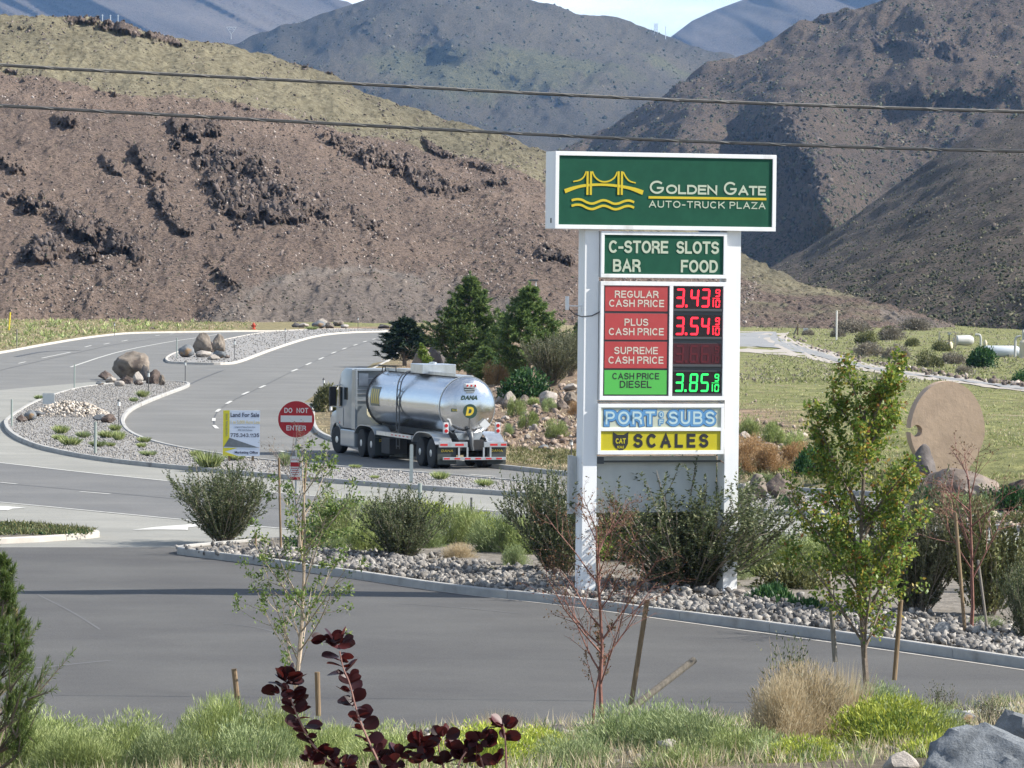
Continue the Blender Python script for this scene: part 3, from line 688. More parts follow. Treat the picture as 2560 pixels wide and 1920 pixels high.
def rock_field(name, P, size, m, aspect=(1, .8, .6), parent=None, kind='stuff', stretch_z=1., label=None, category=None):
    n = len(P); which = RNG.integers(0, len(HULLS), n); Rm = rot_rand(n); vs = []; fs = []; cs = []; off = 0
    for k, (v, f) in enumerate(HULLS):
        ids = np.where(which == k)[0]
        if not len(ids): continue
        sc = np.array(aspect)[None] * RNG.uniform(.75, 1.25, (len(ids), 3))
        vv = v[None] * sc[:, None] ; vv = np.einsum('nij,nkj->nki', Rm[ids], vv); vv[..., 2] *= stretch_z
        vv = vv * np.asarray(size)[ids][:, None, None] + P[ids][:, None]
        ff = f[None] + (np.arange(len(ids)) * len(v))[:, None, None] + off
        cc = np.repeat(RNG.uniform(0, 1, len(ids)), len(v)); off += len(ids) * len(v)
        vs.append(vv.reshape(-1, 3)); fs.append(ff.reshape(-1, 3)); cs.append(cc)
    o = link(name, mesh_np(name, np.vstack(vs), np.vstack(fs), m, c=np.concatenate(cs)), parent)
    if kind: o['kind'] = kind
    if label: o['label'] = label
    if category: o['category'] = category
    return o
def rockmat(name, ramp, sc=6, var=.35, rough=.9, bump=.4, lich=None):
    m, nt, b, out = newmat(name)
    a = N(nt, 'ShaderNodeAttribute'); a.attribute_name = 'c'; r = N(nt, 'ShaderNodeValToRGB'); els = r.color_ramp.elements
    while len(els) < len(ramp): els.new(.5)
    for e, (p, c) in zip(els, ramp): e.position = p; e.color = c4(c)
    oi = N(nt, 'ShaderNodeObjectInfo'); ad = N(nt, 'ShaderNodeMath', operation='ADD'); nt.links.new(a.outputs['Fac'], ad.inputs[0]); nt.links.new(oi.outputs['Random'], ad.inputs[1])
    fr = N(nt, 'ShaderNodeMath', operation='FRACT'); nt.links.new(ad.outputs[0], fr.inputs[0]); nt.links.new(fr.outputs[0], r.inputs[0])
    tcn = N(nt, 'ShaderNodeTexCoord'); n1 = N(nt, 'ShaderNodeTexNoise', Scale=sc, Detail=7, Roughness=.7); nt.links.new(tcn.outputs['Object'], n1.inputs['Vector'])
    r2 = N(nt, 'ShaderNodeValToRGB'); r2.color_ramp.elements[0].position = .3; r2.color_ramp.elements[1].position = .7
    r2.color_ramp.elements[0].color = (1 - var,) * 3 + (1,); r2.color_ramp.elements[1].color = (1 + var, 1 + var * .95, 1 + var * .9, 1)
    nt.links.new(n1.outputs['Fac'], r2.inputs[0]); mu = N(nt, 'ShaderNodeMixRGB', blend_type='MULTIPLY'); mu.inputs[0].default_value = 1
    nt.links.new(r.outputs[0], mu.inputs[1]); nt.links.new(r2.outputs[0], mu.inputs[2]); last = mu.outputs[0]
    if lich:
        n3 = N(nt, 'ShaderNodeTexNoise', Scale=sc * .35, Detail=6); nt.links.new(tcn.outputs['Object'], n3.inputs['Vector'])
        r3 = N(nt, 'ShaderNodeValToRGB'); r3.color_ramp.elements[0].position = .56; r3.color_ramp.elements[1].position = .64; nt.links.new(n3.outputs['Fac'], r3.inputs[0])
        mx3 = N(nt, 'ShaderNodeMixRGB'); nt.links.new(r3.outputs[0], mx3.inputs[0]); nt.links.new(last, mx3.inputs[1]); mx3.inputs[2].default_value = c4(lich); last = mx3.outputs[0]
    nt.links.new(last, b.inputs['Base Color']); b.inputs['Roughness'].default_value = rough; b.inputs['Specular IOR Level'].default_value = .2
    bp = N(nt, 'ShaderNodeBump', Strength=bump, Distance=.08); nt.links.new(n1.outputs['Fac'], bp.inputs['Height']); nt.links.new(bp.outputs[0], b.inputs['Normal'])
    return m
M_TALUS = rockmat('talus_rock', [(0, (.055, .044, .038)), (.45, (.14, .112, .095)), (.8, (.24, .20, .172)), (1, (.38, .335, .30))], 2, bump=.6)
M_CRAG = rockmat('crag_rock', [(0, (.045, .038, .036)), (.5, (.082, .068, .062)), (.85, (.15, .12, .108)), (1, (.26, .21, .185))], 1.2, bump=.9)
# talus over the brown hillside
n = 56000
px = RNG.uniform(-300, 1900, n); u = RNG.uniform(0, 1, n)
zb = np.interp(px, ZA[:, 0], ZA[:, 1]); py = zb - 10 + u * (845 - zb)
den = fbm(px / 130, py / 90, 4, 123); keep = RNG.uniform(0, 1, n) < np.clip(.62 + den * 1.3, .12, 1)
keep &= ~((np.abs(px - 950) < 330) & (py > 730) & (RNG.uniform(0, 1, n) < .8))
px, py = px[keep], py[keep]
rock_field('talus', on_hill(hA, px, py), (.05 + .34 * RNG.uniform(0, 1, len(px)) ** 4.5), M_TALUS, (1, .8, .6), hA['o'])
n = 2600; px = RNG.uniform(-100, 1500, n); ra = np.array(A_RIDGE); top = np.interp(px, ra[:, 0], ra[:, 1]); zb = np.interp(px, ZA[:, 0], ZA[:, 1])
py = top + 2 + RNG.uniform(0, 1, n) ** 1.5 * (zb - top); keep = fbm(px / 60, py / 30, 3, 5) > .02
rock_field('talus', on_hill(hA, px[keep], py[keep]), .12 + .35 * RNG.uniform(0, 1, keep.sum()) ** 3, M_CRAG, (1, .8, .6), hA['o'])
# crags: cx, cy, rx, ry, angle, count, size (m)
CRAGS = [(500, 340, 28, 60, 1.2, 38, .62), (450, 320, 25, 25, 0, 16, .6), (560, 420, 70, 45, .5, 90, .8), (600, 500, 80, 60, .6, 130, .95), (680, 530, 110, 45, .1, 120, 1.05), (640, 440, 80, 40, .5, 80, .75), (720, 480, 60, 40, .3, 40, .7), (370, 420, 60, 28, .8, 50, .62), (395, 500, 55, 25, .8, 42, .7), (275, 420, 30, 12, .7, 16, .55), (170, 305, 45, 16, .5, 24, .55),
         (900, 385, 90, 22, .45, 90, .8), (1010, 415, 90, 26, .42, 110, .9), (1060, 450, 70, 20, .3, 60, .75), (860, 355, 50, 14, .4, 40, .6), (1100, 375, 70, 12, .5, 40, .55), (1200, 420, 60, 12, .4, 40, .5), (1200, 470, 90, 14, -.1, 50, .5),
         (80, 505, 60, 25, .2, 50, .7), (110, 625, 55, 40, -.4, 95, .85), (190, 560, 80, 35, .6, 80, .75), (290, 600, 80, 30, .6, 80, .8), (215, 640, 35, 25, .4, 30, .7), (440, 560, 60, 20, .7, 34, .6), (30, 420, 70, 14, .4, 24, .55), (120, 215, 80, 14, .4, 40, .5), (40, 175, 70, 12, .2, 34, .5), (300, 235, 90, 14, .4, 40, .45), (40, 65, 60, 8, .1, 26, .5), (600, 275, 70, 12, .3, 24, .5), (700, 330, 130, 14, .2, 40, .45),
         (230, 50, 60, 14, .25, 70, .6), (300, 70, 70, 14, .45, 70, .6), (400, 100, 60, 9, .35, 46, .55), (790, 170, 60, 8, .3, 34, .55), (1600, 620, 60, 16, .5, 24, .5), (1780, 700, 60, 16, .5, 24, .5), (2050, 750, 60, 14, .4, 20, .45), (1380, 640, 80, 30, .5, 60, .5), (1080, 640, 160, 12, .3, 40, .4), (930, 560, 100, 30, .6, 34, .4), (1150, 700, 120, 16, .3, 36, .4), (560, 690, 60, 40, .8, 30, .35)]
cp = []; cs_ = []
for cx, cy, rx, ry, an, cnt, sz in CRAGS:
    g = RNG.normal(size=(int(cnt * 1.5), 2)) * .75; X = g[:, 0] * rx; Y = g[:, 1] * ry
    cp.append(np.stack([cx + X * math.cos(an) - Y * math.sin(an), cy + X * math.sin(an) + Y * math.cos(an)], 1)); cs_.append(sz * (.18 + RNG.uniform(0, 1, len(g)) ** 3 * .6))
cp = np.vstack(cp); cs_ = np.concatenate(cs_); order = np.argsort(-cs_)
PW = on_hill(hA, cp[:, 0], cp[:, 1]); PW[:, 2] += cs_ * .15
big = order[:260]; rest = order[260:]
rock_field('crag', PW[rest], cs_[rest], M_CRAG, (.8, .75, .6), hA['o'], stretch_z=1.15)
hm = []
for k, (v, f) in enumerate(HULLS): hm.append(mesh_np('crag_boulder', v * (.85, .85, 1.15), f, M_CRAG, c=np.full(len(v), random.random())))
for i in big:
    link('crag_boulder', hm[i % len(hm)], hA['o'], PW[i], (random.uniform(-.5, .5), random.uniform(-.5, .5), random.uniform(0, 6)), (cs_[i] * random.uniform(.55, .9), cs_[i] * random.uniform(.7, 1.0), cs_[i] * random.uniform(.8, 1.3)))
# crags of the right hand mountain
M_DCRAG = rockmat('dark_crag_rock', [(0, (.03, .027, .024)), (.6, (.065, .056, .048)), (1, (.12, .10, .088))], .5, bump=.9)
for hh, lst in ((hC, [(1960, 350, 60, 70, -.2, 260, 4.2), (2010, 430, 60, 60, .6, 200, 4.), (1880, 320, 30, 60, .5, 90, 3.6), (1900, 400, 70, 50, .6, 160, 3.6), (2000, 560, 55, 16, .1, 60, 3), (1980, 600, 30, 10, .2, 24, 2.6), (2280, 110, 110, 34, .2, 130, 3.4), (2200, 90, 26, 34, .2, 40, 3.4), (2350, 120, 60, 26, .2, 50, 3.4), (2060, 40, 30, 7, .1, 30, 3.4), (2030, 135, 14, 7, .1, 14, 3), (1880, 190, 60, 12, -.2, 30, 2.8), (2200, 330, 60, 14, .2, 36, 2.8), (2480, 100, 60, 24, .8, 36, 3), (1740, 200, 90, 12, -.5, 40, 2.5), (1560, 320, 60, 10, -.6, 30, 2.4), (2400, 200, 200, 14, .0, 60, 2.4), (2300, 60, 200, 40, .0, 50, 2.)]),
                (hB, [(2350, 530, 40, 10, -.3, 16, 1.8), (2500, 560, 20, 12, .3, 12, 1.6)])):
    cp = []; cs_ = []
    for cx, cy, rx, ry, an, cnt, sz in lst:
        g = RNG.normal(size=(cnt, 2)) * .6; X = g[:, 0] * rx; Y = g[:, 1] * ry
        cp.append(np.stack([cx + X * math.cos(an) - Y * math.sin(an), cy + X * math.sin(an) + Y * math.cos(an)], 1)); cs_.append(sz * .8 * (.2 + RNG.uniform(0, 1, cnt) ** 2.5 * .7))
    cp = np.vstack(cp); cs_ = np.concatenate(cs_); ra = (hh['xs'], hh['ry']); ok = cp[:, 1] > np.interp(cp[:, 0], *ra) + 1
    cp, cs_ = cp[ok], cs_[ok]; PW = on_hill(hh, cp[:, 0], cp[:, 1])
    rock_field('crag', PW, cs_, M_DCRAG, (1, .85, .8), hh['o'], stretch_z=1.1)
# sage bushes sprinkled on the near right slope
M_SCR = rockmat('distant_sagebrush', [(0, (.022, .028, .016)), (.5, (.05, .056, .034)), (.85, (.085, .088, .052)), (1, (.15, .135, .10))], .5, bump=.3)
SMALL = [hull_rock(950 + i, 7) for i in range(6)]
def speckle(hh, n, x0, x1, smin, smax, seed, thr=-.25, name='sagebrush'):
    global HULLS
    rng = np.random.default_rng(seed); px = rng.uniform(x0, x1, n); xs = hh['xs']; top = np.interp(px, xs, hh['ry']); bot = np.interp(px, xs, hh['pyf'])
    py = top + 1 + rng.uniform(0, 1, n) * (bot - top); k = (fbm(px / 90, py / 60, 4, seed) > thr + rng.uniform(-.3, .3, n)) & (px < xs[-1]) & (px > xs[0]); px, py = px[k], py[k]
    h_, HULLS = HULLS, SMALL; o = rock_field(name, on_hill(hh, px, py), smin + (smax - smin) * rng.uniform(0, 1, len(px)) ** 2.5, M_SCR, (1, .9, .6), hh['o']); HULLS = h_; return o
speckle(hB, 19000, 1700, 2700, .16, .62, 601, -.6); speckle(hC, 15000, 1300, 2700, .6, 2.2, 602, -.4); speckle(hD, 9000, 450, 2000, 1.2, 4.2, 603, -.3)
speckle(hA, 9000, -150, 2400, .08, .28, 604, -.4)
M_SAGE = leafmat('sagebrush_leaves', [(0, (.05, .058, .04)), (.6, (.085, .095, .06)), (1, (.13, .13, .08))], .1)

# ------------------------------------------------------------------ haze
hz = Geo().box(-15500, 15500, -1800, 15500, -4.5, 1400)
mh = bpy.data.materials.new('haze'); mh.use_nodes = True; mh.node_tree.nodes.clear()
ho = mh.node_tree.nodes.new('ShaderNodeOutputMaterial'); hp = mh.node_tree.nodes.new('ShaderNodeVolumePrincipled')
hp.inputs['Color'].default_value = (.30, .55, 1.0, 1); hp.inputs['Density'].default_value = 3.1e-5; hp.inputs['Anisotropy'].default_value = .1
mh.node_tree.links.new(hp.outputs[0], ho.inputs['Volume'])
hzo = hz.obj('haze', mh); hzo['kind'] = 'stuff'
# ================================================================== SIGN PYLON
def sub(a, b): return [x - y for x, y in zip(a, b)]
M_GALV = mat('galvanised_steel', (.42, .43, .42), (.50, .50, .49), rough=.5, metal=.3, scale=8)
M_WHITE = mat('white_painted_metal', (.86, .86, .85), (.80, .80, .79), scale=2.5, rough=.45, stretch=(1, 1, .25), c3=(.62, .60, .57), c3scale=1.6, c3pos=(.62, .75))
M_GREEN = mat('green_sign_face', (.008, .070, .040), (.011, .085, .048), scale=3, rough=.6, spec=.2)
M_YEL = mat('yellow_vinyl', (.62, .47, .02), rough=.4)
M_CREAM = mat('cream_vinyl', (.47, .53, .40), rough=.4)
M_RED = mat('red_sign_face', (.40, .045, .045), (.44, .055, .055), scale=4, rough=.4)
M_LIME = mat('bright_green_sign_face', (.085, .45, .075), rough=.4)
M_DGREY = mat('dark_grey_metal', (.055, .06, .065), rough=.5)
M_BLACKV = mat('black_vinyl', (.022, .022, .024), rough=.4)
M_SUBS = mat('pale_sign_face', (.50, .53, .42), rough=.4)
M_BLUE = mat('mid_blue_vinyl', (.10, .27, .50), rough=.4)
M_NAVY = mat('navy_vinyl', (.03, .08, .20), rough=.4)
M_PALEB = mat('pale_blue_vinyl', (.45, .60, .62), rough=.4)
M_YFACE = mat('yellow_sign_face', (.50, .43, .012), rough=.4)
M_LEDR = mat('red_led', (1.0, .012, .03), emit=1.15)
M_LEDG = mat('green_led', (.02, .75, .12), emit=.55)
M_LEDOFF = mat('unlit_red_led', (.10, .008, .015), rough=.3)
M_SCREEN = mat('price_screen', (.012, .006, .008), rough=.25)
M_SCREENR = mat('unlit_price_screen', (.055, .006, .012), rough=.3)
M_GREYP = mat('grey_weathered_panel', (.46, .48, .47), (.56, .58, .56), scale=1.4, rough=.6, stretch=(1, 1, .4))
M_RUST = mat('rusty_bracket', (.25, .15, .08), rough=.8)
M_WIRE = mat('black_cable', (.02, .02, .022), rough=.6)

def arc(cx, cz, rx, rz, a0, a1, n=9):
    return [(cx + rx * math.cos(R(a0 + (a1 - a0) * i / n)), cz + rz * math.sin(R(a0 + (a1 - a0) * i / n))) for i in range(n + 1)]
# bold grotesque capitals as centre-line strokes in a unit box (width, strokes)
GLY = {
 'A': (.74, [[(0, 0), (.37, 1), (.74, 0)], [(.13, .33), (.61, .33)]]),
 'B': (.64, [[(0, .5), (0, 1), (.36, 1)] + arc(.36, .76, .24, .24, 90, -90) + [(0, .52)], [(.36, .52)] + arc(.38, .26, .26, .26, 90, -90) + [(0, 0), (0, .52)]]),
 'C': (.70, [arc(.36, .5, .36, .5, 52, 308, 16)]),
 'D': (.66, [[(0, 0), (0, 1), (.30, 1)] + arc(.30, .5, .36, .5, 90, -90, 12) + [(0, 0)]]),
 'E': (.56, [[(.56, 1), (0, 1), (0, 0), (.56, 0)], [(0, .52), (.50, .52)]]),
 'F': (.54, [[(.54, 1), (0, 1), (0, 0)], [(0, .5), (.46, .5)]]),
 'G': (.74, [arc(.37, .5, .37, .5, 50, 340, 18) + [(.72, .44), (.42, .44)]]),
 'H': (.66, [[(0, 0), (0, 1)], [(.66, 0), (.66, 1)], [(0, .52), (.66, .52)]]),
 'I': (.02, [[(.01, 0), (.01, 1)]]), 'K': (.66, [[(0, 0), (0, 1)], [(.62, 1), (.03, .40)], [(.24, .60), (.66, 0)]]),
 'L': (.52, [[(0, 1), (0, 0), (.52, 0)]]), 'M': (.80, [[(0, 0), (0, 1), (.40, .15), (.80, 1), (.80, 0)]]),
 'N': (.66, [[(0, 0), (0, 1), (.66, 0), (.66, 1)]]), 'O': (.76, [arc(.38, .5, .38, .5, 90, 450, 22)]),
 'P': (.60, [[(0, 0), (0, 1), (.34, 1)] + arc(.34, .74, .26, .26, 90, -90) + [(0, .48)]]),
 'R': (.64, [[(0, 0), (0, 1), (.36, 1)] + arc(.36, .75, .25, .25, 90, -90) + [(0, .5)], [(.34, .48), (.60, .28), (.64, 0)]]),
 'S': (.62, [arc(.31, .755, .29, .245, 28, 250, 9) + arc(.31, .265, .31, .265, 75, -152, 10)]),
 'T': (.62, [[(0, 1), (.62, 1)], [(.31, 1), (.31, 0)]]), 'U': (.64, [[(0, 1), (0, .32)] + arc(.32, .32, .32, .32, 180, 360, 10) + [(.64, 1)]]),
 'V': (.68, [[(0, 1), (.34, 0), (.68, 1)]]), 'X': (.66, [[(0, 0), (.66, 1)], [(0, 1), (.66, 0)]]), 'Z': (.62, [[(0, 1), (.62, 1), (0, 0), (.62, 0)]]),
 '-': (.30, [[(0, .42), (.30, .42)]]), '.': (.02, [[(.0, .0), (.02, .0)]]), ' ': (.22, []),
 '1': (.24, [[(0, .74), (.16, .80), (.24, 1), (.24, 0)]]), '3': (.54, [arc(.26, .755, .25, .245, 150, -80, 9) + arc(.27, .26, .27, .26, 80, -155, 10)]),
 '4': (.58, [[(.44, 0), (.44, 1), (0, .30), (.58, .30)]]), '5': (.54, [[(.50, 1), (.10, 1), (.04, .54)] + arc(.27, .32, .27, .31, 125, -150, 11)]),
 '7': (.52, [[(0, 1), (.52, 1), (.36, .55), (.20, 0)]]), '0': (.54, [arc(.27, .5, .27, .5, 90, 450, 18)]), '2': (.54, [arc(.27, .74, .26, .26, 160, -20, 8) + [(.42, .42), (0, 0), (.54, 0)]]),
 '6': (.54, [arc(.27, .31, .27, .31, 0, 360, 14), [(.0, .31), (.06, .7), (.24, .96), (.40, 1)]]), '8': (.54, [arc(.27, .76, .23, .24, 0, 360, 12), arc(.27, .26, .27, .26, 0, 360, 14)]), '9': (.54, [arc(.27, .69, .27, .31, 0, 360, 14), [(.54, .69), (.48, .3), (.3, .04), (.14, 0)]])}
def cap(s, h, m, parent, x, y, z, width, name='lettering', t=.16, align='LEFT', shear=0, gap=.30, rnd=False, small=None):
    """bold capital lettering; h = letter height, t = stroke as a share of it; one mesh per word"""
    adv = []; tot = 0; hs = []
    for i, ch in enumerate(s):
        k = 1.0 if small is None or i in small[0] else small[1]; hs.append(k)
        adv.append(tot); tot += (GLY[ch][0] + (gap if ch != ' ' else .1)) * k
    tot -= gap * hs[-1]; th = t * h; iw = width - th; sx = iw / tot; ih = h - th
    x0 = x - width / 2 if align == 'CENTER' else x; V = []; Fc = []; layer = 0
    for ch, a, k in zip(s, adv, hs):
        for st in GLY[ch][1]:
            P = np.array([((a + q[0] * k) * sx, q[1] * (h * k - th)) for q in st]) + th / 2
            keep = [0] + [i for i in range(1, len(P)) if np.linalg.norm(P[i] - P[i - 1]) > 1e-5]; P = P[keep]
            clo = np.linalg.norm(P[0] - P[-1]) < 1e-4
            if clo: P = P[:-1]
            n = len(P); A = []; B = []
            for i in range(n):
                d0 = P[i] - P[i - 1] if (i > 0 or clo) else P[1] - P[0]
                d1 = P[(i + 1) % n] - P[i] if (i < n - 1 or clo) else P[-1] - P[-2]
                d0 = d0 / np.linalg.norm(d0); d1 = d1 / np.linalg.norm(d1); mv = d0 + d1
                mv = mv / (np.linalg.norm(mv) + 1e-9) if np.linalg.norm(mv) > .2 else d0
                nn = np.array([-mv[1], mv[0]]); co = max(.5, abs(mv @ d0)); ex = np.zeros(2)
                if not clo and i == 0: ex = -d1 * th / 2
                if not clo and i == n - 1: ex = d0 * th / 2
                if rnd: ex = ex * .4
                A.append(P[i] + nn * th / 2 / co + ex); B.append(P[i] - nn * th / 2 / co + ex)
            layer += 1; yy = y - .0012 - .00025 * (layer % 5); o = len(V)
            for q in A + B: V.append((x0 + q[0] + shear * q[1], yy, z + q[1]))
            for i in range(n if clo else n - 1): Fc.append((o + i, o + n + i, o + n + (i + 1) % n, o + (i + 1) % n))
    me = bpy.data.meshes.new(name); me.from_pydata(V, [], Fc); me.materials.append(m)
    return link(name, me, parent)
def txt(s, size, m, parent, x, y, z, name='lettering', width=None, bold=0.0, ext=.006, align='LEFT', shear=0, rot=None, spacing=1.0, kind=None, font=True):
    """flat lettering in the local xz plane, facing -y; x,z = lower left corner (or centre)"""
    cu = bpy.data.curves.new('t', 'FONT'); cu.body = s; cu.size = size * 1; cu.extrude = ext; cu.offset = bold; cu.shear = shear
    cu.space_character = spacing; cu.resolution_u = 3
    o = bpy.data.objects.new('t', cu); C.objects.link(o)
    bpy.context.view_layer.update()
    me = bpy.data.meshes.new_from_object(o.evaluated_get(bpy.context.evaluated_depsgraph_get()))
    bpy.data.objects.remove(o); bpy.data.curves.remove(cu)
    co = np.empty(len(me.vertices) * 3); me.vertices.foreach_get('co', co); co = co.reshape(-1, 3)
    w = co[:, 0].max() - co[:, 0].min(); x0 = co[:, 0].min(); co[:, 0] -= x0
    if width: co[:, 0] *= width / w; w = width
    if align == 'CENTER': co[:, 0] -= w / 2
    me.vertices.foreach_set('co', co.ravel()); me.materials.clear(); me.materials.append(m); me.name = name; me.update()
    ob = link(name, me, parent, (x, y, z), rot or (PI / 2, 0, 0))
    return ob
def frame_panel(root, x0, x1, z0, z1, yf, yb, fw, face, fname='sign_face', divs=()):
    """cabinet with a white frame and a recessed face; front at y=yf (towards -y)"""
    g = Geo(); g.box(x0, x1, yf + .05, yb, z0, z1)
    cab = g.obj('cabinet', M_WHITE, root, bevel=.008)
    g = Geo(); g.box(x0 - .002, x1 + .002, yf, yf + .045, z1 - fw, z1 + .002); g.box(x0 - .002, x1 + .002, yf, yf + .045, z0 - .002, z0 + fw)
    g.box(x0 - .002, x0 + fw, yf, yf + .045, z0 + fw + .001, z1 - fw - .001); g.box(x1 - fw, x1 + .002, yf, yf + .045, z0 + fw + .001, z1 - fw - .001)
    g.obj('frame', M_WHITE, cab, bevel=.006)
    if face:
        f = Geo().box(x0 + fw + .001, x1 - fw - .001, yf + .025, yf + .048, z0 + fw + .001, z1 - fw - .001)
        return cab, f.obj(fname, face, root)
    return cab, None
SB = G(1638, 1494, 0.0)
SYAW = R(17)      # the left end stands nearer
sign = thing('pylon_sign', 'tall white pylon sign on two poles with green name board and LED fuel prices', 'sign', (SB[0], SB[1], .1), SYAW, None, (.948, 1.02, 1))
SP = []
for sx in (-1.63, 1.67):
    g = Geo(); g.box(sx - .165, sx + .165, -.21, .21, -.3, 7.7); g.box(sx - .21, sx + .21, -.26, .26, -.2, .06)
    SP.append(g.obj('pole', M_WHITE, sign, bevel=.006))
Z0 = -.1
# main board
x0, x1, z0, z1 = -2.53, 2.60, 7.60, 9.20
cab, fc = frame_panel(sign, x0, x1, z0, z1, -.33, .33, .085, M_GREEN)
yF = -.33 + .019
for xx in (x0, ):  # vent and latch on the left end
    Geo().box(xx - .012, xx, -.10, -.04, z0 + .12, z0 + .22).obj('vent', M_BLACKV, cab)
# proportions: face width 4.94 (photo zoom 190..2105 -> x), height photo 90..720
def mx_(u): return x0 + .085 + (u - 190) / (2108 - 190) * (x1 - x0 - .17)
def mz_(v): return z1 - .085 - v * (z1 - z0 - .17)
cap('GOLDEN', .275, M_CREAM, sign, mx_(1000), yF, mz_(.535), mx_(1608) - mx_(1000), t=.155, small=((0,), .72), gap=.22)
cap('GATE', .275, M_CREAM, sign, mx_(1668), yF, mz_(.535), mx_(2050) - mx_(1668), t=.155, small=((0,), .72), gap=.22)
Geo().box(mx_(990), mx_(2055), yF - .003, yF + .006, mz_(.605), mz_(.57)).obj('underline', M_YEL, sign)
cap('AUTO-TRUCK', .145, M_CREAM, sign, mx_(995), yF, mz_(.735), mx_(1678) - mx_(995), t=.16)
cap('PLAZA', .145, M_CREAM, sign, mx_(1722), yF, mz_(.735), mx_(2048) - mx_(1722), t=.16)
# bridge and waves emblem, in photo zoom units (u right, v down; tilt removed)
def em(pts): return [(mx_(u), z1 - .085 - (v - 90 - (u - 190) * .0165) / 633. * (z1 - z0 - .17)) for u, v in pts]
def band(g, pts, t):
    P = np.array(em(pts)); P = smooth_line(P, 2) if len(P) > 2 else P
    T = np.gradient(P, axis=0); T /= np.linalg.norm(T, axis=1)[:, None]; Nn = np.stack([-T[:, 1], T[:, 0]], 1); k = len(P)
    t = np.interp(np.linspace(0, 1, k), np.linspace(0, 1, len(t)), t) if hasattr(t, '__len__') else np.full(k, t)
    A = P + Nn * t[:, None] / 2; B = P - Nn * t[:, None] / 2
    v = [(p[0], yF - .004, p[1]) for p in A] + [(p[0], yF - .004, p[1]) for p in B] + [(p[0], yF + .006, p[1]) for p in A] + [(p[0], yF + .006, p[1]) for p in B]
    f = []
    for i in range(k - 1):
        f += [(i, i + 1, k + i + 1, k + i), (2 * k + i, 3 * k + i, 3 * k + i + 1, 2 * k + i + 1), (i, 2 * k + i, 2 * k + i + 1, i + 1), (k + i, k + i + 1, 3 * k + i + 1, 3 * k + i)]
    g.add(v, f)
g = Geo()
band(g, [(243, 418), (330, 385), (430, 362), (590, 356), (740, 372), (850, 396), (940, 432)], [.085, .06, .055, .05, .055, .065, .095])
g2 = Geo()
for u in (459, 735):
    for du in (-15, 15):
        P = em([(u + du - 9, 236), (u + du - 9, 452), (u + du + 9, 452), (u + du + 9, 236)])
        g2.box(P[0][0], P[2][0], yF - .007, yF + .006, P[1][1], P[0][1])
    g2.obj('bridge_tower_emblem', M_YEL, sign); g2 = Geo()
band(g, [(318, 330), (380, 318), (415, 285), (432, 236)], [.025, .03, .03, .03])
band(g, [(486, 236), (505, 285), (550, 325), (595, 335), (645, 325), (690, 290), (708, 242)], .032)
band(g, [(762, 242), (785, 290), (820, 330), (875, 342)], [.03, .03, .03, .025])
g.obj('bridge_emblem', M_YEL, sign)
g3 = Geo()
for v0 in (0, 50):
    band(g3, [(305, 502 + v0), (345, 490 + v0), (395, 494 + v0), (440, 522 + v0), (490, 536 + v0), (540, 515 + v0), (585, 498 + v0), (630, 510 + v0), (680, 536 + v0), (725, 532 + v0), (775, 508 + v0), (820, 502 + v0), (862, 520 + v0)], .048)
g3.obj('wave_emblem', M_YEL, sign)
# C-store board
cx0, cx1 = -1.45, 1.47
cab, fc = frame_panel(sign, cx0, cx1, 6.60, 7.56, -.30, .22, .075, M_GREEN)
yF = -.30 + .019
def px_c(u, a=612, b=1690): return cx0 + .075 + (u - a) / (b - a) * (cx1 - cx0 - .15)
cap('C-STORE', .262, M_CREAM, sign, px_c(653), yF, 7.11, px_c(1188) - px_c(653), t=.19)
cap('SLOTS', .262, M_CREAM, sign, px_c(1262), yF, 7.11, px_c(1650) - px_c(1262), t=.19)
cap('BAR', .262, M_CREAM, sign, px_c(692), yF, 6.72, px_c(942) - px_c(692), t=.19)
cap('FOOD', .262, M_CREAM, sign, px_c(1305), yF, 6.72, px_c(1642) - px_c(1305), t=.19)
# price board: local z from 4.04 to 6.52
pz0, pz1 = 4.05, 6.52
g = Geo(); g.box(cx0, cx1, -.25, .22, pz0, pz1); pc = g.obj('price_cabinet', M_WHITE, sign, bevel=.006)
g = Geo(); w = .085; xm = .145
g.box(cx0 - .002, cx1 + .002, -.30, -.252, pz1 - w, pz1 + .002); g.box(cx0 - .002, cx1 + .002, -.30, -.252, pz0 - .002, pz0 + w)
for a, b in ((cx0 - .002, cx0 + .075), (xm, xm + .085), (cx1 - .07, cx1 + .002)): g.box(a, b, -.30, -.252, pz0 + w + .001, pz1 - w - .001)
g.obj('frame', M_WHITE, pc, bevel=.005)
def vz(v): return pz1 - (v - 85) / (1125 - 85) * (pz1 - pz0)      # zoom v of the price board
g = Geo(); g.box(cx0 + .076, xm - .001, -.272, -.253, pz0 + w + .002, pz1 - w - .002); g.obj('backing_panel', M_DGREY, pc)
rows = [(125, 345, M_RED), (365, 595, M_RED), (612, 845, M_RED), (862, 1075, M_LIME)]
labels = [('REGULAR', 'CASH PRICE'), ('PLUS', 'CASH PRICE'), ('SUPREME', 'CASH PRICE'), ('CASH PRICE', 'DIESEL')]
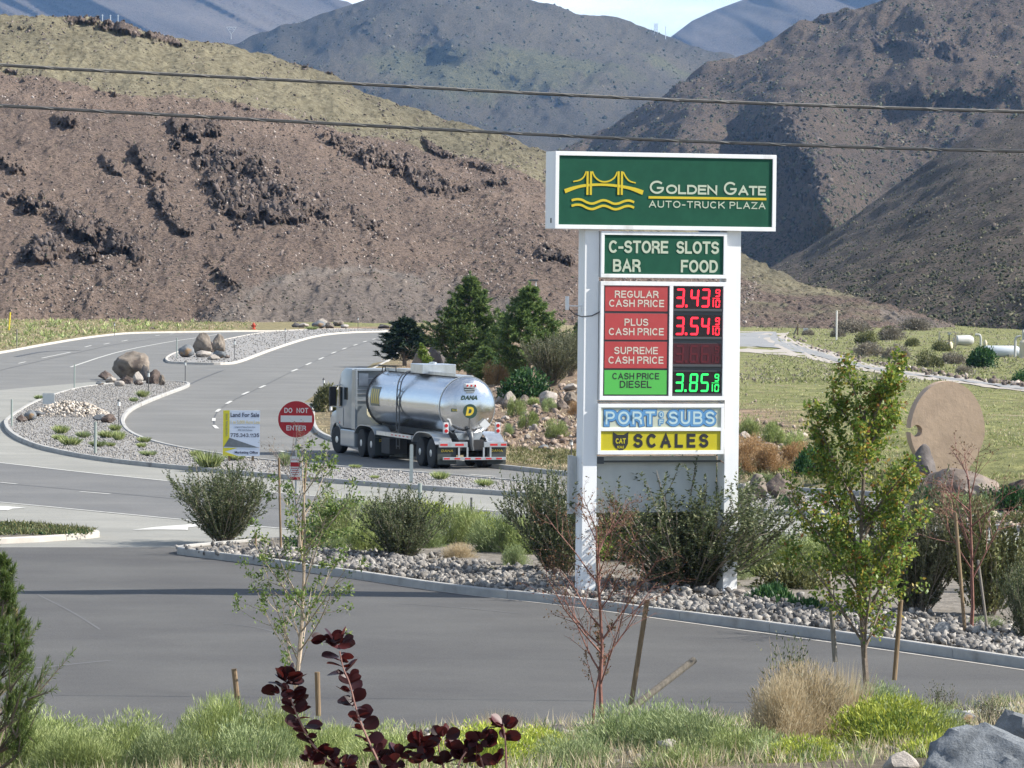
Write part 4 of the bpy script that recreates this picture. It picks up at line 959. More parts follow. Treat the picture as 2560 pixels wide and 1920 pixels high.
for (va, vb, m), (t1, t2) in zip(rows, labels):
    fp = Geo().box(cx0 + .112, xm - .035, -.285, -.2725, vz(vb), vz(va)).obj('price_label_panel', m, pc)
    mid = (cx0 + .112 + xm - .035) / 2; W_ = xm - .035 - cx0 - .112; H_ = vz(va) - vz(vb)
    mt = M_BLACKV if m is M_LIME else ( mat('light_vinyl', (.60, .55, .46), rough=.4) if 'light_vinyl' not in bpy.data.materials else bpy.data.materials['light_vinyl'])
    ws = {'REGULAR': .70, 'PLUS': .38, 'SUPREME': .70, 'CASH PRICE': .88, 'DIESEL': .51}
    s1 = .20 if m is M_RED else .17
    cap(t1, .15 if m is M_RED else .135, mt, fp, mid, -.286, vz(va) - H_ * (.47 if m is M_RED else .38), W_ * (ws[t1] if m is M_RED else .75), align='CENTER', t=.17)
    cap(t2, .15, mt, fp, mid, -.286, vz(va) - H_ * (.83 if m is M_RED else .73), W_ * ws[t2], align='CENTER', t=.17)
# LED screens
SEG = {'3': 'abcdg', '4': 'bcfg', '5': 'acdfg', '8': 'abcdefg', '9': 'abcdfg', '1': 'bc', '0': 'abcdef', '6': 'acdefg'}
def digit(g, ch, x, z, w, h, t, y):
    sl = .06 * h
    def q(pts): g.poly([(x + a + (b / h) * sl * 1.0, z + b) for a, b in pts], 0, .006, Matrix(((1, 0, 0, 0), (0, 0, -1, y), (0, 1, 0, 0), (0, 0, 0, 1))))
    def hor(zc): q([(t * .25, zc), (t * .7, zc + t * .5), (w - t * .7, zc + t * .5), (w - t * .25, zc), (w - t * .7, zc - t * .5), (t * .7, zc - t * .5)])
    def ver(xc, a, b): q([(xc, a), (xc + t * .5, a + t * .45), (xc + t * .5, b - t * .45), (xc, b), (xc - t * .5, b - t * .45), (xc - t * .5, a + t * .45)])
    S = SEG[ch]; hh = h / 2
    if 'a' in S: hor(h - t / 2)
    if 'g' in S: hor(hh)
    if 'd' in S: hor(t / 2)
    if 'f' in S: ver(t / 2, hh + t * .1, h - t * .4)
    if 'e' in S: ver(t / 2, t * .4, hh - t * .1)
    if 'b' in S: ver(w - t / 2, hh + t * .1, h - t * .4)
    if 'c' in S: ver(w - t / 2, t * .4, hh - t * .1)
g = Geo(); g.box(xm + .086, cx1 - .071, -.262, -.253, pz0 + w + .002, pz1 - w - .002); g.obj('screen_housing', M_DGREY, pc)
for (va, vb, tx, ml, mscr) in ((125, 320, '343', M_LEDR, M_SCREEN), (375, 565, '354', M_LEDR, M_SCREEN), (625, 808, '366', M_LEDOFF, M_SCREENR), (872, 1065, '385', M_LEDG, M_SCREEN)):
    sx0, sx1 = xm + .115, cx1 - .095; sz0, sz1 = vz(vb), vz(va)
    scn = Geo().box(sx0, sx1, -.272, -.2625, sz0, sz1).obj('price_screen', mscr, pc)
    Geo().box(sx0 - .02, sx1 + .015, -.292, -.2635, sz0 - .055, sz0 - .005).obj('screen_ledge', M_DGREY, scn, bevel=.005)
    g = Geo(); H_ = sz1 - sz0; dh = H_ * .84; dw = (sx1 - sx0) * .175; zz = sz0 + H_ * .07; y = -.2725
    X = [.03, .33, .56]
    for ch, xx in zip(tx, X):
        digit(g, ch, sx0 + (sx1 - sx0) * xx, zz, dw, dh, .042, y); g.obj('digit', ml, scn); g = Geo()
    g.box(sx0 + (sx1 - sx0) * .235, sx0 + (sx1 - sx0) * .235 + .05, y - .006, y, zz, zz + .05); g.obj('decimal_point', ml, scn); g = Geo()
    xr = sx0 + (sx1 - sx0) * .86
    digit(g, '9', xr, zz + dh * .56, dw * .55, dh * .42, .026, y); digit(g, '0', xr, zz, dw * .55, dh * .42, .026, y)
    g.box(xr - .055, xr - .032, y - .006, y, zz + .01, zz + dh * .42); g.box(xr - .06, xr + dw * .55, y - .006, y, zz + dh * .475, zz + dh * .505)
    g.obj('tenths_figure', ml, scn)
# sandwich + scales cabinet
bz0, bz1 = 2.92, 3.97; cab = Geo().box(cx0 - .03, cx1 - .02, -.25, .22, bz0, bz1).obj('cabinet', M_WHITE, sign, bevel=.006)
g = Geo(); bx0, bx1 = cx0 - .03, cx1 - .02; zmid = 3.44
g.box(bx0 - .002, bx1 + .002, -.30, -.252, bz1 - .075, bz1 + .002); g.box(bx0 - .002, bx1 + .002, -.30, -.252, bz0 - .002, bz0 + .08)
g.box(bx0 + .071, bx1 - .071, -.30, -.252, zmid - .035, zmid + .035)
for a, b in ((bx0 - .002, bx0 + .07), (bx1 - .07, bx1 + .002)): g.box(a, b, -.30, -.252, bz0 + .081, bz1 - .076)
g.obj('frame', M_WHITE, cab, bevel=.005)
subs = Geo().box(bx0 + .071, bx1 - .071, -.275, -.253, zmid + .036, bz1 - .076).obj('sign_face', M_SUBS, cab)
scl = Geo().box(bx0 + .071, bx1 - .071, -.275, -.253, bz0 + .081, zmid - .036).obj('sign_face', M_YFACE, cab)
def bx_(u): return bx0 + .07 + (u - 420) / (1612 - 420) * (bx1 - bx0 - .14)
zt = zmid + .105; y = -.2785
for s, u0, u1 in (('PORT', 445, 975), ('SUBS', 1070, 1570)):
    w_ = bx_(u1) - bx_(u0)
    cap(s, .375, M_NAVY, subs, bx_(u0), y, zt - .055, w_, t=.40, gap=.30)
    cap(s, .355, M_BLUE, subs, bx_(u0) + .01, y - .003, zt - .045, w_ - .02, t=.36, gap=.30)
    cap(s, .270, M_PALEB, subs, bx_(u0) + .05, y - .006, zt, w_ - .10, t=.16, gap=.42)
for s, zz in (('O', zmid + .245), ('F', zmid + .085)):
    cap(s, .15, M_BLUE, subs, bx_(1018), y, zz - .012, .13, align='CENTER', t=.42); cap(s, .11, M_PALEB, subs, bx_(1018), y - .003, zz + .008, .09, align='CENTER', t=.2)
cap('SCALES', .295, M_BLACKV, scl, bx_(745), y, bz0 + .135, bx_(1492) - bx_(745), t=.22, gap=.62)
def cu(u, v): return (bx_(u), bz0 + .081 + (1440 - v) / (1440 - 1250) * (zmid - .036 - bz0 - .081))
Mxz = lambda yy: Matrix(((1, 0, 0, 0), (0, 0, -1, yy), (0, 1, 0, 0), (0, 0, 0, 1)))
g = Geo(); g.poly([cu(*p) for p in [(541, 1258), (585, 1285), (650, 1285), (695, 1258), (690, 1375), (665, 1420), (640, 1436), (600, 1436), (570, 1415), (545, 1375)]], 0, .006, Mxz(y + .004))
g.obj('scale_emblem', M_BLACKV, scl)
cap('CAT', .11, M_YFACE, scl, bx_(618), y - .004, cu(0, 1372)[1], .235, align='CENTER', t=.2)
txt('SCALE', .07, M_YFACE, scl, bx_(618), y - .004, cu(0, 1418)[1], width=.16, bold=.002, align='CENTER', ext=.002)
# blank board behind the poles and fittings
Geo().box(-1.98, 1.46, .17, .23, 1.68, 2.86).obj('blank_panel', M_GREYP, sign, bevel=.005)
Geo().box(-1.985, -1.89, .13, .25, 1.66, 2.88).obj('panel_edge_channel', M_GALV, sign)
Geo().box(-1.46, -1.30, -.20, .0, 2.72, 2.86).obj('bracket', M_DGREY, sign)
for zz, m in ((4.01, M_RUST), (2.76, M_RUST)):
    Geo().box(-1.52, 1.5, -.02, .02, zz - .02, zz + .02).obj('cross_bar', M_WHITE if zz > 3 else M_DGREY, sign)
g = Geo(); g.box(-2.16, -2.09, -.05, .0, 5.92, 6.20); g.tube([(-2.09, -.02, 6.0), (-1.80, -.02, 6.0)], .012, 6); g.box(-1.81, -1.78, -.05, .02, 5.87, 6.03)
g.obj('antenna', M_WHITE, sign)
g = Geo(); g.tube([(-2.08, -.03, 5.93), (-1.98, -.1, 5.83), (-1.85, -.2, 5.78), (-1.62, -.22, 5.80), (-1.42, -.26, 5.90)], .012, 6); g.obj('antenna_cable', M_WIRE, sign)
g = Geo(); g.tube([(-1.80, -.18, 2.74), (-1.45, -.19, 2.73), (-1.40, -.18, 2.74)], .012, 6); g.obj('strap', M_RUST, sign)
g = Geo(); g.tube([(1.42, -.19, 2.78), (1.6, -.20, 2.66), (1.84, -.18, 2.76)], .009, 6); g.obj('strap', M_RUST, sign)
Geo().box(-1.43, -1.38, -.12, -.02, 1.42, 1.60).obj('junction_box', M_WHITE, sign)

# ================================================================== OTHER SIGNS
M_WOOD = mat('brown_wood_post', (.17, .115, .065), (.27, .19, .11), scale=4, rough=.9, stretch=(6, 6, .6), bump=.3)
M_WOODG = mat('grey_weathered_wood', (.17, .15, .125), (.28, .25, .21), scale=4, rough=.9, stretch=(6, 6, .6), bump=.3)
M_DNRED = mat('red_reflective_sheet', (.36, .006, .016), rough=.35)
M_SWHITE = mat('white_reflective_sheet', (.62, .62, .61), rough=.4)
M_SFADE = mat('pale_blue_sign_sheet', (.50, .56, .66), rough=.4)
# do not enter
p = gp(738, 1352); sc = 1.0
dne = thing('do_not_enter_sign', 'round red DO NOT ENTER sign on a thin steel post behind the bare staked tree', 'traffic sign', (p[0], p[1], p[2]), 0)
D = p[1]; pxm = FPX / D
cz = W(737, 1048, D)[2] - p[2]; rad = 45.5 / pxm
Geo().box(-.022, .022, .0, .03, -.1, cz + .2).obj('post', M_GALV, dne)
g = Geo().lathe([(rad - .004, .006), (rad, 0), (rad, -.004)], 56, Matrix.Translation((0, -.012, cz)), 'y'); g.obj('sign_disc', M_DNRED, dne)
rr = Geo().lathe([(rad + .018, .002), (rad + .018, -.001)], 56, Matrix.Translation((0, -.008, cz)), 'y'); 
Geo().box(-rad * .86, rad * .86, -.022, -.0165, cz - rad * .16, cz + rad * .2).obj('white_bar', M_SWHITE, dne)
cap('DO', .125, M_SWHITE, dne, -rad * .44, -.0175, cz + rad * .35, rad * .44, align='CENTER', t=.17); cap('NOT', .125, M_SWHITE, dne, rad * .33, -.0175, cz + rad * .35, rad * .64, align='CENTER', t=.17)
cap('ENTER', .125, M_SWHITE, dne, 0, -.0175, cz - rad * .62, rad * 1.08, align='CENTER', t=.17)
zb = W(735, 1199, D)[2] - p[2]; zt = W(735, 1141, D)[2] - p[2]
nb_ = Geo().box(-.145, .12, -.03, -.024, zb, zt).obj('notice_board', M_SWHITE, dne)
hh = zt - zb
for a, b in ((.56, .75), (.0, .12)): Geo().box(-.135, .11, -.034, -.0305, zb + hh * a, zb + hh * b).obj('red_band', M_DNRED, nb_)
txt('PRIVATE ROAD', .05, M_DNRED, nb_, -.012, -.032, zb + hh * .83, width=.2, align='CENTER', ext=.001)
for k, (a, b) in enumerate(((.47, .2), (.38, .17), (.29, .21), (.2, .15))):
    g = Geo()
    for q in range(5): g.box(-.012 - b / 2 + q * b / 5, -.012 - b / 2 + q * b / 5 + b / 6.5, -.0325, -.0305, zb + hh * a, zb + hh * a + .022)
    g.obj('small_print', M_DNRED, nb_)
g = Geo().box(.125, .155, -.01, .03, zb - .02, zt - .02); g.obj('side_board', M_SWHITE, dne)
# land for sale
pA = G(589, 1152, .12); ls = thing('land_for_sale_sign', 'yellow, white and grey Land For Sale board on two short dark posts in the gravel', 'sign', (pA[0], pA[1], .1), R(4))
pxm = FPX / pA[1]; k = 1 / pxm
w2 = 92 * k; zb = W(600, 1140, pA[1])[2] - .1; zt = W(600, 1026, pA[1])[2] - .1; H = zt - zb; x0 = -32 * k; x1 = x0 + w2
brd = Geo().box(x0, x1, -.02, .02, zb, zt).obj('board', M_SFADE, ls)
for u in (573 - 589, 632 - 589): Geo().box(u * k - .04, u * k + .04, .022, .09, -.3, zt - .2).obj('post', M_WOOD, ls)
M_SYEL = mat('yellow_sign_print', (.50, .46, .02), rough=.5); M_SGREY = mat('grey_sign_print', (.13, .145, .17), (.09, .11, .12), scale=6, rough=.5); M_TAN = mat('tan_sign_print', (.55, .46, .22), rough=.5); M_NAVT = mat('dark_navy_print', (.03, .035, .07), rough=.5)
def L(u, v): return (x0 + u * w2, zt - v * H)
def lpoly(name, pts, m, yy): Geo().poly([L(*q) for q in pts], 0, .003, Mxz(yy)).obj(name, m, brd)
lpoly('yellow_panel', [(0, 0), (.175, 0), (.175, .61), (.02, .80), (.02, .82), (.4, .82), (.05, .905), (.4, 1), (0, 1)], M_SYEL, -.021)
lpoly('grey_wedge', [(.175, .60), (.98, .815), (.02, .80)], M_SGREY, -.0245)
txt('Land For Sale', .2, M_NAVT, brd, L(.2, 0)[0], -.022, L(0, .14)[1], width=w2 * .78, bold=.005, ext=.002)
txt('1 to 5,000 Acre Lots', .16, M_TAN, brd, L(.21, 0)[0], -.022, L(0, .29)[1], width=w2 * .79, bold=.003, ext=.002)
txt('Largest in Tahoe Reno Area', .07, M_SGREY, brd, L(.32, 0)[0], -.022, L(0, .375)[1], width=w2 * .55, ext=.002)
txt('408 USA Parkway', .08, M_SGREY, brd, L(.4, 0)[0], -.022, L(0, .445)[1], width=w2 * .4, ext=.002)
cap('775.343.1135', .13, M_NAVT, brd, L(.2, 0)[0], -.022, L(0, .585)[1], w2 * .78, t=.19)
txt('Marketing Office', .12, M_NAVT, brd, L(.32, 0)[0], -.022, L(0, .945)[1], width=w2 * .63, bold=.003, ext=.002)
txt('INDUSTRIAL PARK', .09, M_SGREY, brd, L(.125, 0)[0], -.0255, L(0, .56)[1], width=H * .5, ext=.002, rot=(PI / 2, -PI / 2, 0))
# small blank board on the median
pB = G(122, 1018, .12); k = pB[1] / FPX
sb = thing('blank_board', 'small pale blank board on two legs at the upper edge of the gravel median', 'board', (pB[0], pB[1], .1), R(-6))
for u in (-15, 14): Geo().box(u * k - .015, u * k + .015, -.015, .015, -.1, 33 * k).obj('leg', M_GALV, sb)
Geo().box(-14.5 * k, 13.5 * k, -.03, -.016, 9 * k, 33 * k).obj('panel', M_GREYP, sb)
Geo().box(-15.5 * k, 14.5 * k, -.04, .02, 33.2 * k, 36 * k).obj('top_rail', M_GREYP, sb)

# ================================================================== POSTS
M_POSTD = mat('dark_post_paint', (.06, .06, .06), rough=.6)
M_POSTG = mat('grey_green_post_paint', (.26, .30, .27), rough=.6)
M_LAMPW = mat('white_lamp_glass', (.75, .75, .72), rough=.3)
def lamp_post(px_, py_, hpx, label, kind):
    p = gp(px_, py_) if kind != 'm' else G(px_, py_, .12)
    h = hpx / FPX * p[1]
    t = thing('path_light', label, 'light post', (p[0], p[1], p[2] - .02), 0, 'short lamp posts along the median roads')
    g = Geo(); g.tube([(0, 0, -.1), (0, 0, h * .74)], .022, 8); g.obj('post', M_POSTD, t)
    g = Geo(); g.lathe([(.05, h * .74), (.055, h * .76), (.05, h * .90), (.05, h * .91)], 10); g.obj('lamp_glass', M_LAMPW if 'lit white' in label or 'white' in label else M_GREYP, t)
    g = Geo(); g.lathe([(.075, h * .91), (.06, h * .95), (.015, h), (.012, h + .02)], 10); g.obj('cap', M_POSTD, t)
    return t
for a in ((297, 1064, 68, 'dark lamp post with a white lantern between the rubble heap and the road', 'm'),
          (371, 987, 62, 'dark lamp post just in front of the big domed boulder', 'm'),
          (463, 950, 50, 'dark lamp post at the pointed far tip of the near gravel median', 'm'),
          (586, 899, 52, 'dark lamp post right of the pointed boulder group', 'm'),
          (809, 994, 50, 'dark lamp post behind the roadside shrub beside the truck cab', 'b'),
          (827, 1069, 60, 'dark lamp post with a white lantern near the truck mirror', 'b'),
          (1428, 1150, 52, 'lamp post with a bright white lantern beside the left sign pole', 'b'),
          (713, 858, 38, 'thin dark lamp post on the far gravel median', 'm'),
          (895, 822, 30, 'thin dark lamp post at the far kerb under the hill foot', 'm'),
          (286, 836, 30, 'thin dark post by the kerb behind the left road', 'm')): lamp_post(*a)
def marker(px_, py_, hpx, w, m, label, z=None, cat='post', name='marker_post', group=None, lean=0, band=None, top='flat'):
    p = gp(px_, py_) if z is None else G(px_, py_, z); h = hpx / FPX * p[1]
    t = thing(name, label, cat, (p[0], p[1], p[2] - .02), 0, group); t.rotation_euler = (0, lean, 0)
    g = Geo()
    if top == 'round':
        g.poly([(-w / 2, -.1), (w / 2, -.1), (w / 2, h * .97), (w * .3, h), (-w * .3, h), (-w / 2, h * .97)], -.012, .012, Mxz(0))
    else: g.tube([(0, 0, -.15), (0, 0, h)], w / 2, 8)
    g.obj('shaft', m, t)
    if band: Geo().tube([(0, 0, h * .8), (0, 0, h * .97)], w / 2 + .004, 8).obj('reflector', band, t)
    return t
grp = 'flexible marker posts round the near median'
marker(186, 967, 57, .075, M_POSTG, 'grey marker post at the upper left kerb of the near median', .12, group=grp)
marker(29, 1065, 68, .08, M_POSTG, 'grey marker post at the far left end of the near median', .12, group=grp)
marker(238, 1133, 80, .10, M_POSTG, 'grey marker post rising from the gravel near the left weeds', .12, group=grp)
marker(1028, 1207, 98, .11, mat('pale_marker_post', (.42, .45, .42), rough=.6), 'tall pale marker post in front of the tanker rear wheels', .12, group=grp, top='round')
marker(1049, 1290, 84, .11, M_POSTG, 'grey marker post rising behind the round dark shrub', group=grp)
marker(442, 894, 50, .08, M_POSTG, 'grey marker post left of the pointed boulder group', .12, group=grp)
marker(867, 1262, 30, .055, M_POSTD, 'short black stake in the far edge of the planting bed', None, name='stake', cat='stake')
marker(1178, 1288, 46, .06, M_POSTD, 'short black stake right of the round dark shrub', None, name='stake', cat='stake')
marker(1942, 1470, 42, .05, M_POSTD, 'short black stake behind the dark green ground plant', .15, name='stake', cat='stake')
marker(639, 1370, 42, .05, M_WOOD, 'small brown stub of a stake left of the staked bare tree', .15, name='stake', cat='stake')
marker(42, 868, 46, .09, M_WOODG, 'thin grey post standing in the roadside grass at far left', name='marker_post')
marker(523, 829, 16, .10, M_WOOD, 'stubby brown post at the kerb behind the pointed boulder', name='marker_post')
M_YPOST = mat('yellow_marker_paint', (.62, .50, .03), rough=.6)
marker(22, 826, 46, .16, M_YPOST, 'yellow pipeline marker post leaning in grass at far left', name='yellow_marker', cat='marker post', lean=.07)
marker(1250, 826, 45, .16, M_YPOST, 'yellow marker post between the two big pines', name='yellow_marker', cat='marker post')
marker(2091, 852, 76, .16, mat('pale_pole_paint', (.6, .58, .54), rough=.7), 'slim pale pole standing alone beyond the access road', name='slim_pole', cat='pole')
wp = marker(1393, 806, 44, .22, M_WOOD, 'wooden utility stub with a pale brace left of the sign', name='utility_pole', cat='pole')
h_ = wp.location; Geo().tube([(.45, 0, 0), (.05, 0, 1.1)], .05, 6).obj('brace', M_SWHITE, wp)
# light pole with flat head between the pines
p = gp(1338, 860); h = (860 - 700) / FPX * p[1]; lp = thing('area_light_pole', 'slim grey light pole with a flat dark head behind the right pine', 'light pole', tuple(p))
Geo().tube([(0, 0, 0), (0, 0, h - .1)], [.07, .05], 8).obj('pole', M_GALV, lp); Geo().box(-.62, .18, -.2, .2, h - .10, h + .05).obj('lamp_head', M_DGREY, lp, bevel=.03)
# hydrant
p = gp(634, 823); k = p[1] / FPX; hy = thing('fire_hydrant', 'small red fire hydrant at the far end of the road', 'hydrant', tuple(p))
M_HYD = mat('red_hydrant_paint', (.45, .05, .02), rough=.5)
g = Geo(); g.lathe([(.22, -.1), (.22, .06), (.13, .1), (.13, .42), (.17, .44), (.15, .52), (.06, .6), (.05, .66)], 12); g.tube([(-.24, 0, .32), (.24, 0, .32)], .08, 8); g.obj('body', M_HYD, hy)
Geo().tube([(0, -.25, .3), (0, 0, .3)], .1, 8).obj('outlet', M_HYD, hy)

# ================================================================== POWER LINES
M_CAB2 = mat('dull_cable_sheath', (.045, .043, .04), (.09, .085, .08), scale=5, rough=.5)
M_CAB = mat('old_power_cable', (.22, .21, .19), (.36, .34, .31), scale=6, rough=.6, metal=.2)
for nm, pts, lab in (('power_line', [(-1500, 60), (0, 165), (400, 186), (800, 206), (1200, 228), (1600, 248), (2000, 264), (2560, 282), (4200, 318)], 'upper thick lashed cable crossing above the sign'),
                     ('power_line', [(-1500, 175), (0, 266), (400, 288), (800, 309), (1280, 335), (1700, 354), (2100, 368), (2560, 381), (4200, 405)], 'lower thick lashed cable crossing just above the sign')):
    P = np.array(pts, float); d = 70.; Wp = W(P[:, 0], P[:, 1], np.full(len(P), d)); Wp = smooth_line(Wp, 2)
    root = thing(nm, lab, 'cable', tuple(Wp[0]), 0, 'power lines overhead')
    Q = [Vector(q) - Vector(Wp[0]) for q in Wp]
    Geo().tube(Q, .017, 8).obj('cable', M_CAB2, root, smooth=True)
    up = [q + Vector((0, 0, .026)) for q in Q]
    Geo().tube(up, .010, 6).obj('messenger_wire', M_CAB, root, smooth=True)
    R_ = resample(np.array([tuple(q) for q in Q]), .25); g = []
    n = len(R_); ph = np.arange(n) * 1.9
    g = [(R_[i][0], R_[i][1] + .024 * math.cos(ph[i]), R_[i][2] + .010 + .024 * math.sin(ph[i])) for i in range(n)]
    Geo().tube(g, .005, 4).obj('lashing_wire', M_CAB, root)
# ================================================================== TANKER TRUCK
PSI = R(18.5)
TP = G(1182, 1173, 0); truck = thing('tanker_truck', 'polished silver tanker truck with white sleeper cab, seen from behind on the curving road', 'truck', (TP[0], TP[1], .0), PSI)
def polished():
    m, nt, b, out = newmat('polished_steel')
    b.inputs['Base Color'].default_value = (.60, .61, .62, 1); b.inputs['Metallic'].default_value = 1; b.inputs['Roughness'].default_value = .11
    tcn = N(nt, 'ShaderNodeTexCoord'); mpn = N(nt, 'ShaderNodeMapping'); mpn.inputs['Scale'].default_value = (.6, .25, .6); nt.links.new(tcn.outputs['Object'], mpn.inputs[0])
    n = N(nt, 'ShaderNodeTexNoise', Scale=2.2, Detail=3); nt.links.new(mpn.outputs[0], n.inputs['Vector'])
    bp = N(nt, 'ShaderNodeBump', Strength=.35, Distance=.03); nt.links.new(n.outputs['Fac'], bp.inputs['Height']); nt.links.new(bp.outputs[0], b.inputs['Normal'])
    n2 = N(nt, 'ShaderNodeTexNoise', Scale=7, Detail=5); nt.links.new(tcn.outputs['Object'], n2.inputs['Vector'])
    mr = N(nt, 'ShaderNodeMapRange'); mr.inputs[3].default_value = .10; mr.inputs[4].default_value = .34; nt.links.new(n2.outputs['Fac'], mr.inputs[0]); nt.links.new(mr.outputs[0], b.inputs['Roughness'])
    return m
M_POL = polished()
M_ALU = mat('brushed_aluminium', (.62, .63, .64), (.5, .51, .52), scale=5, rough=.32, metal=.85)
M_CABW = mat('shade_darkened_cab_paint', (.25, .275, .295), (.20, .225, .24), scale=2, rough=.3, coat=.4)  # white paint greyed down: the shade on the cab is put into its colour
M_TYRE = mat('tyre_rubber', (.011, .011, .012), (.02, .02, .02), scale=20, rough=.8)
M_DARK = mat('dark_chassis', (.018, .018, .02), (.03, .028, .027), scale=6, rough=.7)
M_LADR = mat('grey_ladder_metal', (.10, .105, .11), rough=.5, metal=.4)
M_GLASS = mat('dark_window_glass', (.02, .028, .03), rough=.1)
M_TAIL = mat('red_lens', (.42, .01, .012), rough=.25)
M_REFR = mat('red_reflective_tape', (.50, .02, .02), rough=.4)
M_RUBBER = mat('mudflap_rubber', (.03, .036, .034), rough=.7)
M_TGOLD = mat('gold_lettering', (.55, .40, .03), rough=.4); M_TGREEN = mat('dark_green_lettering', (.02, .05, .035), rough=.4)
zc, rx_, rz_ = 2.08, .985, 1.03
def shell(y0, y1, n=40, dish=.0, front=True):
    pass
def tankpt(t, y, s=1.0, dz=0.0): return (rx_ * s * math.cos(t), y, zc + rz_ * s * math.sin(t) + dz)
g = Geo(); NS = 56
prof = [(.34, .0 + .18), (.62, .06 + .20), (.84, .14 + .22), (.93, .22 + .24), (.975, .34 + .26), (1.0, .46 + .28), (1.0, 2.6), (1.0, 5.0), (1.0, 7.0), (1.0, 9.15), (.98, 9.35), (.9, 9.5), (.7, 9.6), (.35, 9.66)]
vs = []; fs = []
# slightly dished rear head, rim then long barrel
prof = [(.02, .30), (.3, .32), (.55, .37), (.75, .44), (.88, .52), (.95, .60), (.985, .68), (1.0, .78)] + [(1.0, y) for y in (2, 3.5, 5, 6.5, 8, 9.15)] + [(.985, 9.3), (.93, 9.42), (.8, 9.52), (.5, 9.6), (.02, 9.62)]
for s, y in prof:
    for j in range(NS): vs.append(tankpt(2 * PI * j / NS, y, s))
for i in range(len(prof) - 1):
    for j in range(NS): fs.append((i * NS + j, i * NS + (j + 1) % NS, (i + 1) * NS + (j + 1) % NS, (i + 1) * NS + j))
g.add(vs, fs); tank = g.obj('tank', M_POL, truck, smooth=True)
for y0, w in ((.70, .045), (9.2, .16)):
    vs = []; fs = []
    for k, (s, dy) in enumerate(((1.0, 0), (1.018, 0), (1.018, w), (1.0, w))):
        for j in range(NS): vs.append(tankpt(2 * PI * j / NS, y0 + dy, s))
    for i in range(3):
        for j in range(NS): fs.append((i * NS + j, i * NS + (j + 1) % NS, (i + 1) * NS + (j + 1) % NS, (i + 1) * NS + j))
    Geo().add(vs, fs).obj('tank_band', M_ALU if y0 < 5 else M_DARK, tank, smooth=True)
# lower skirt trough under the tank
Geo().poly([(-.50, 1.2), (-.36, .96), (.36, .96), (.50, 1.2)], -9.0, -.45, Mxz(0)).obj('sump_trough', M_ALU, truck)
def onhead(x, z): # y on the rear head surface
    s = math.sqrt((x / rx_) ** 2 + ((z - zc) / rz_) ** 2)
    return float(np.interp(s, [p[0] for p in prof[:8]], [p[1] for p in prof[:8]]))
# rear head details
lb = Geo().box(-.215, .195, .22, .42, 2.74, 2.88).obj('light_bar', M_SWHITE, truck, bevel=.01)
for x in (-.15, -.01, .13): Geo().lathe([(.036, .20), (.036, .222)], 12, Matrix.Translation((x, 0, 2.81)), 'y').obj('marker_lamp', M_TAIL, lb)
g = Geo(); g.box(-.21, .19, .26, .44, 2.66, 2.70); g.box(-.15, .13, .28, .44, 2.58, 2.62); g.obj('light_bracket', M_ALU, lb)
cap('DANA', .15, M_TGREEN, truck, -.06, .292, 2.33, .58, align='CENTER', shear=.25, t=.24)
g = Geo().lathe([(.245, .292), (.245, .312)], 40, Matrix.Translation((-.02, 0, 1.945)), 'y'); dsc = g.obj('emblem_disc', M_TGREEN, truck)
cap('D', .30, M_TGOLD, dsc, -.05, .290, 1.795, .26, align='CENTER', shear=.2, t=.26)
lb2 = Geo().box(-.68, -.33, onhead(-.6, 2.0) - .035, onhead(-.4, 2.0) + .02, 1.93, 2.03).obj('id_plate', M_TGREEN, truck)
txt('TX 2056', .08, M_TGOLD, lb2, -.505, onhead(-.6, 2.0) - .037, 1.95, width=.3, align='CENTER', ext=.001)
for x, z, yv in ((.52, 1.50, .36),):
    Mq = Matrix.Translation((x, yv - .02, z)) @ Matrix.Rotation(R(45), 4, 'Y'); g = Geo(); g.box(-.135, .135, -.012, .012, -.135, .135, Mq); g.obj('placard', M_SWHITE, truck)
g = Geo(); g.tube([(-.02, .30, 1.70), (-.02, .32, 1.45), (-.02, .35, 1.2)], .008, 5); g.obj('vent_cable', M_WIRE, truck)
g = Geo(); g.tube([(-.02, .42, 1.26), (-.02, .22, 1.18), (-.02, .12, 1.02), (-.02, .10, .80), (.03, .10, .62)], [.09, .10, .085, .06, .05], 12); g.lathe([(.11, .18), (.13, .21), (.11, .24)], 14, Matrix.Translation((-.02, 0, 1.17)), 'y'); g.obj('discharge_valve', M_LADR, truck, smooth=True)
for x in (-.86, .98):
    bx = Geo().box(x - .085, x + .085, .30, .42, 1.19, 1.56).obj('tail_light_box', M_SWHITE, truck, bevel=.01)
    for z in (1.28, 1.46): Geo().lathe([(.06, .275), (.062, .302)], 16, Matrix.Translation((x, 0, z)), 'y').obj('tail_light', M_TAIL, bx)
# bumper, flaps, frame
for a, b in ((-1.2, -.20), (.38, 1.2)):
    bb = Geo().box(a, b, -.03, .05, .74, .92).obj('upper_bumper', M_ALU, truck, bevel=.01)
    for u in ((.03, .26), (.56, .30)) if a < 0 else ((.22, .26), (.6, .2)):
        Geo().box(a + u[0], a + u[0] + u[1], -.036, -.0305, .79, .86).obj('reflector', M_REFR, bb)
lo = Geo().box(-1.08, 1.16, -.06, .04, .31, .41).obj('under_ride_bar', M_ALU, truck, bevel=.01)
for k in range(6): Geo().box(-1.04 + k * .37, -1.04 + k * .37 + .2, -.066, -.0605, .335, .385).obj('reflector', M_REFR, lo)
for x in (-.2, .38, -.5, .62): Geo().box(x - .03, x + .03, -.02, .03, .41, .74).obj('hanger', M_ALU, truck)
for x in (-.9, .86):
    fl = Geo().box(x - .33, x + .33, .06, .075, .16, .74).obj('mudflap', M_RUBBER, truck)
    cap('DANA', .085, M_TGOLD, fl, x, .058, .58, .42, align='CENTER', shear=.2, t=.22)
    g = Geo()
    for sx in (-.42, .42): g.bar((sx, .2, .85), (sx, 9.3, .85), .08, .2)
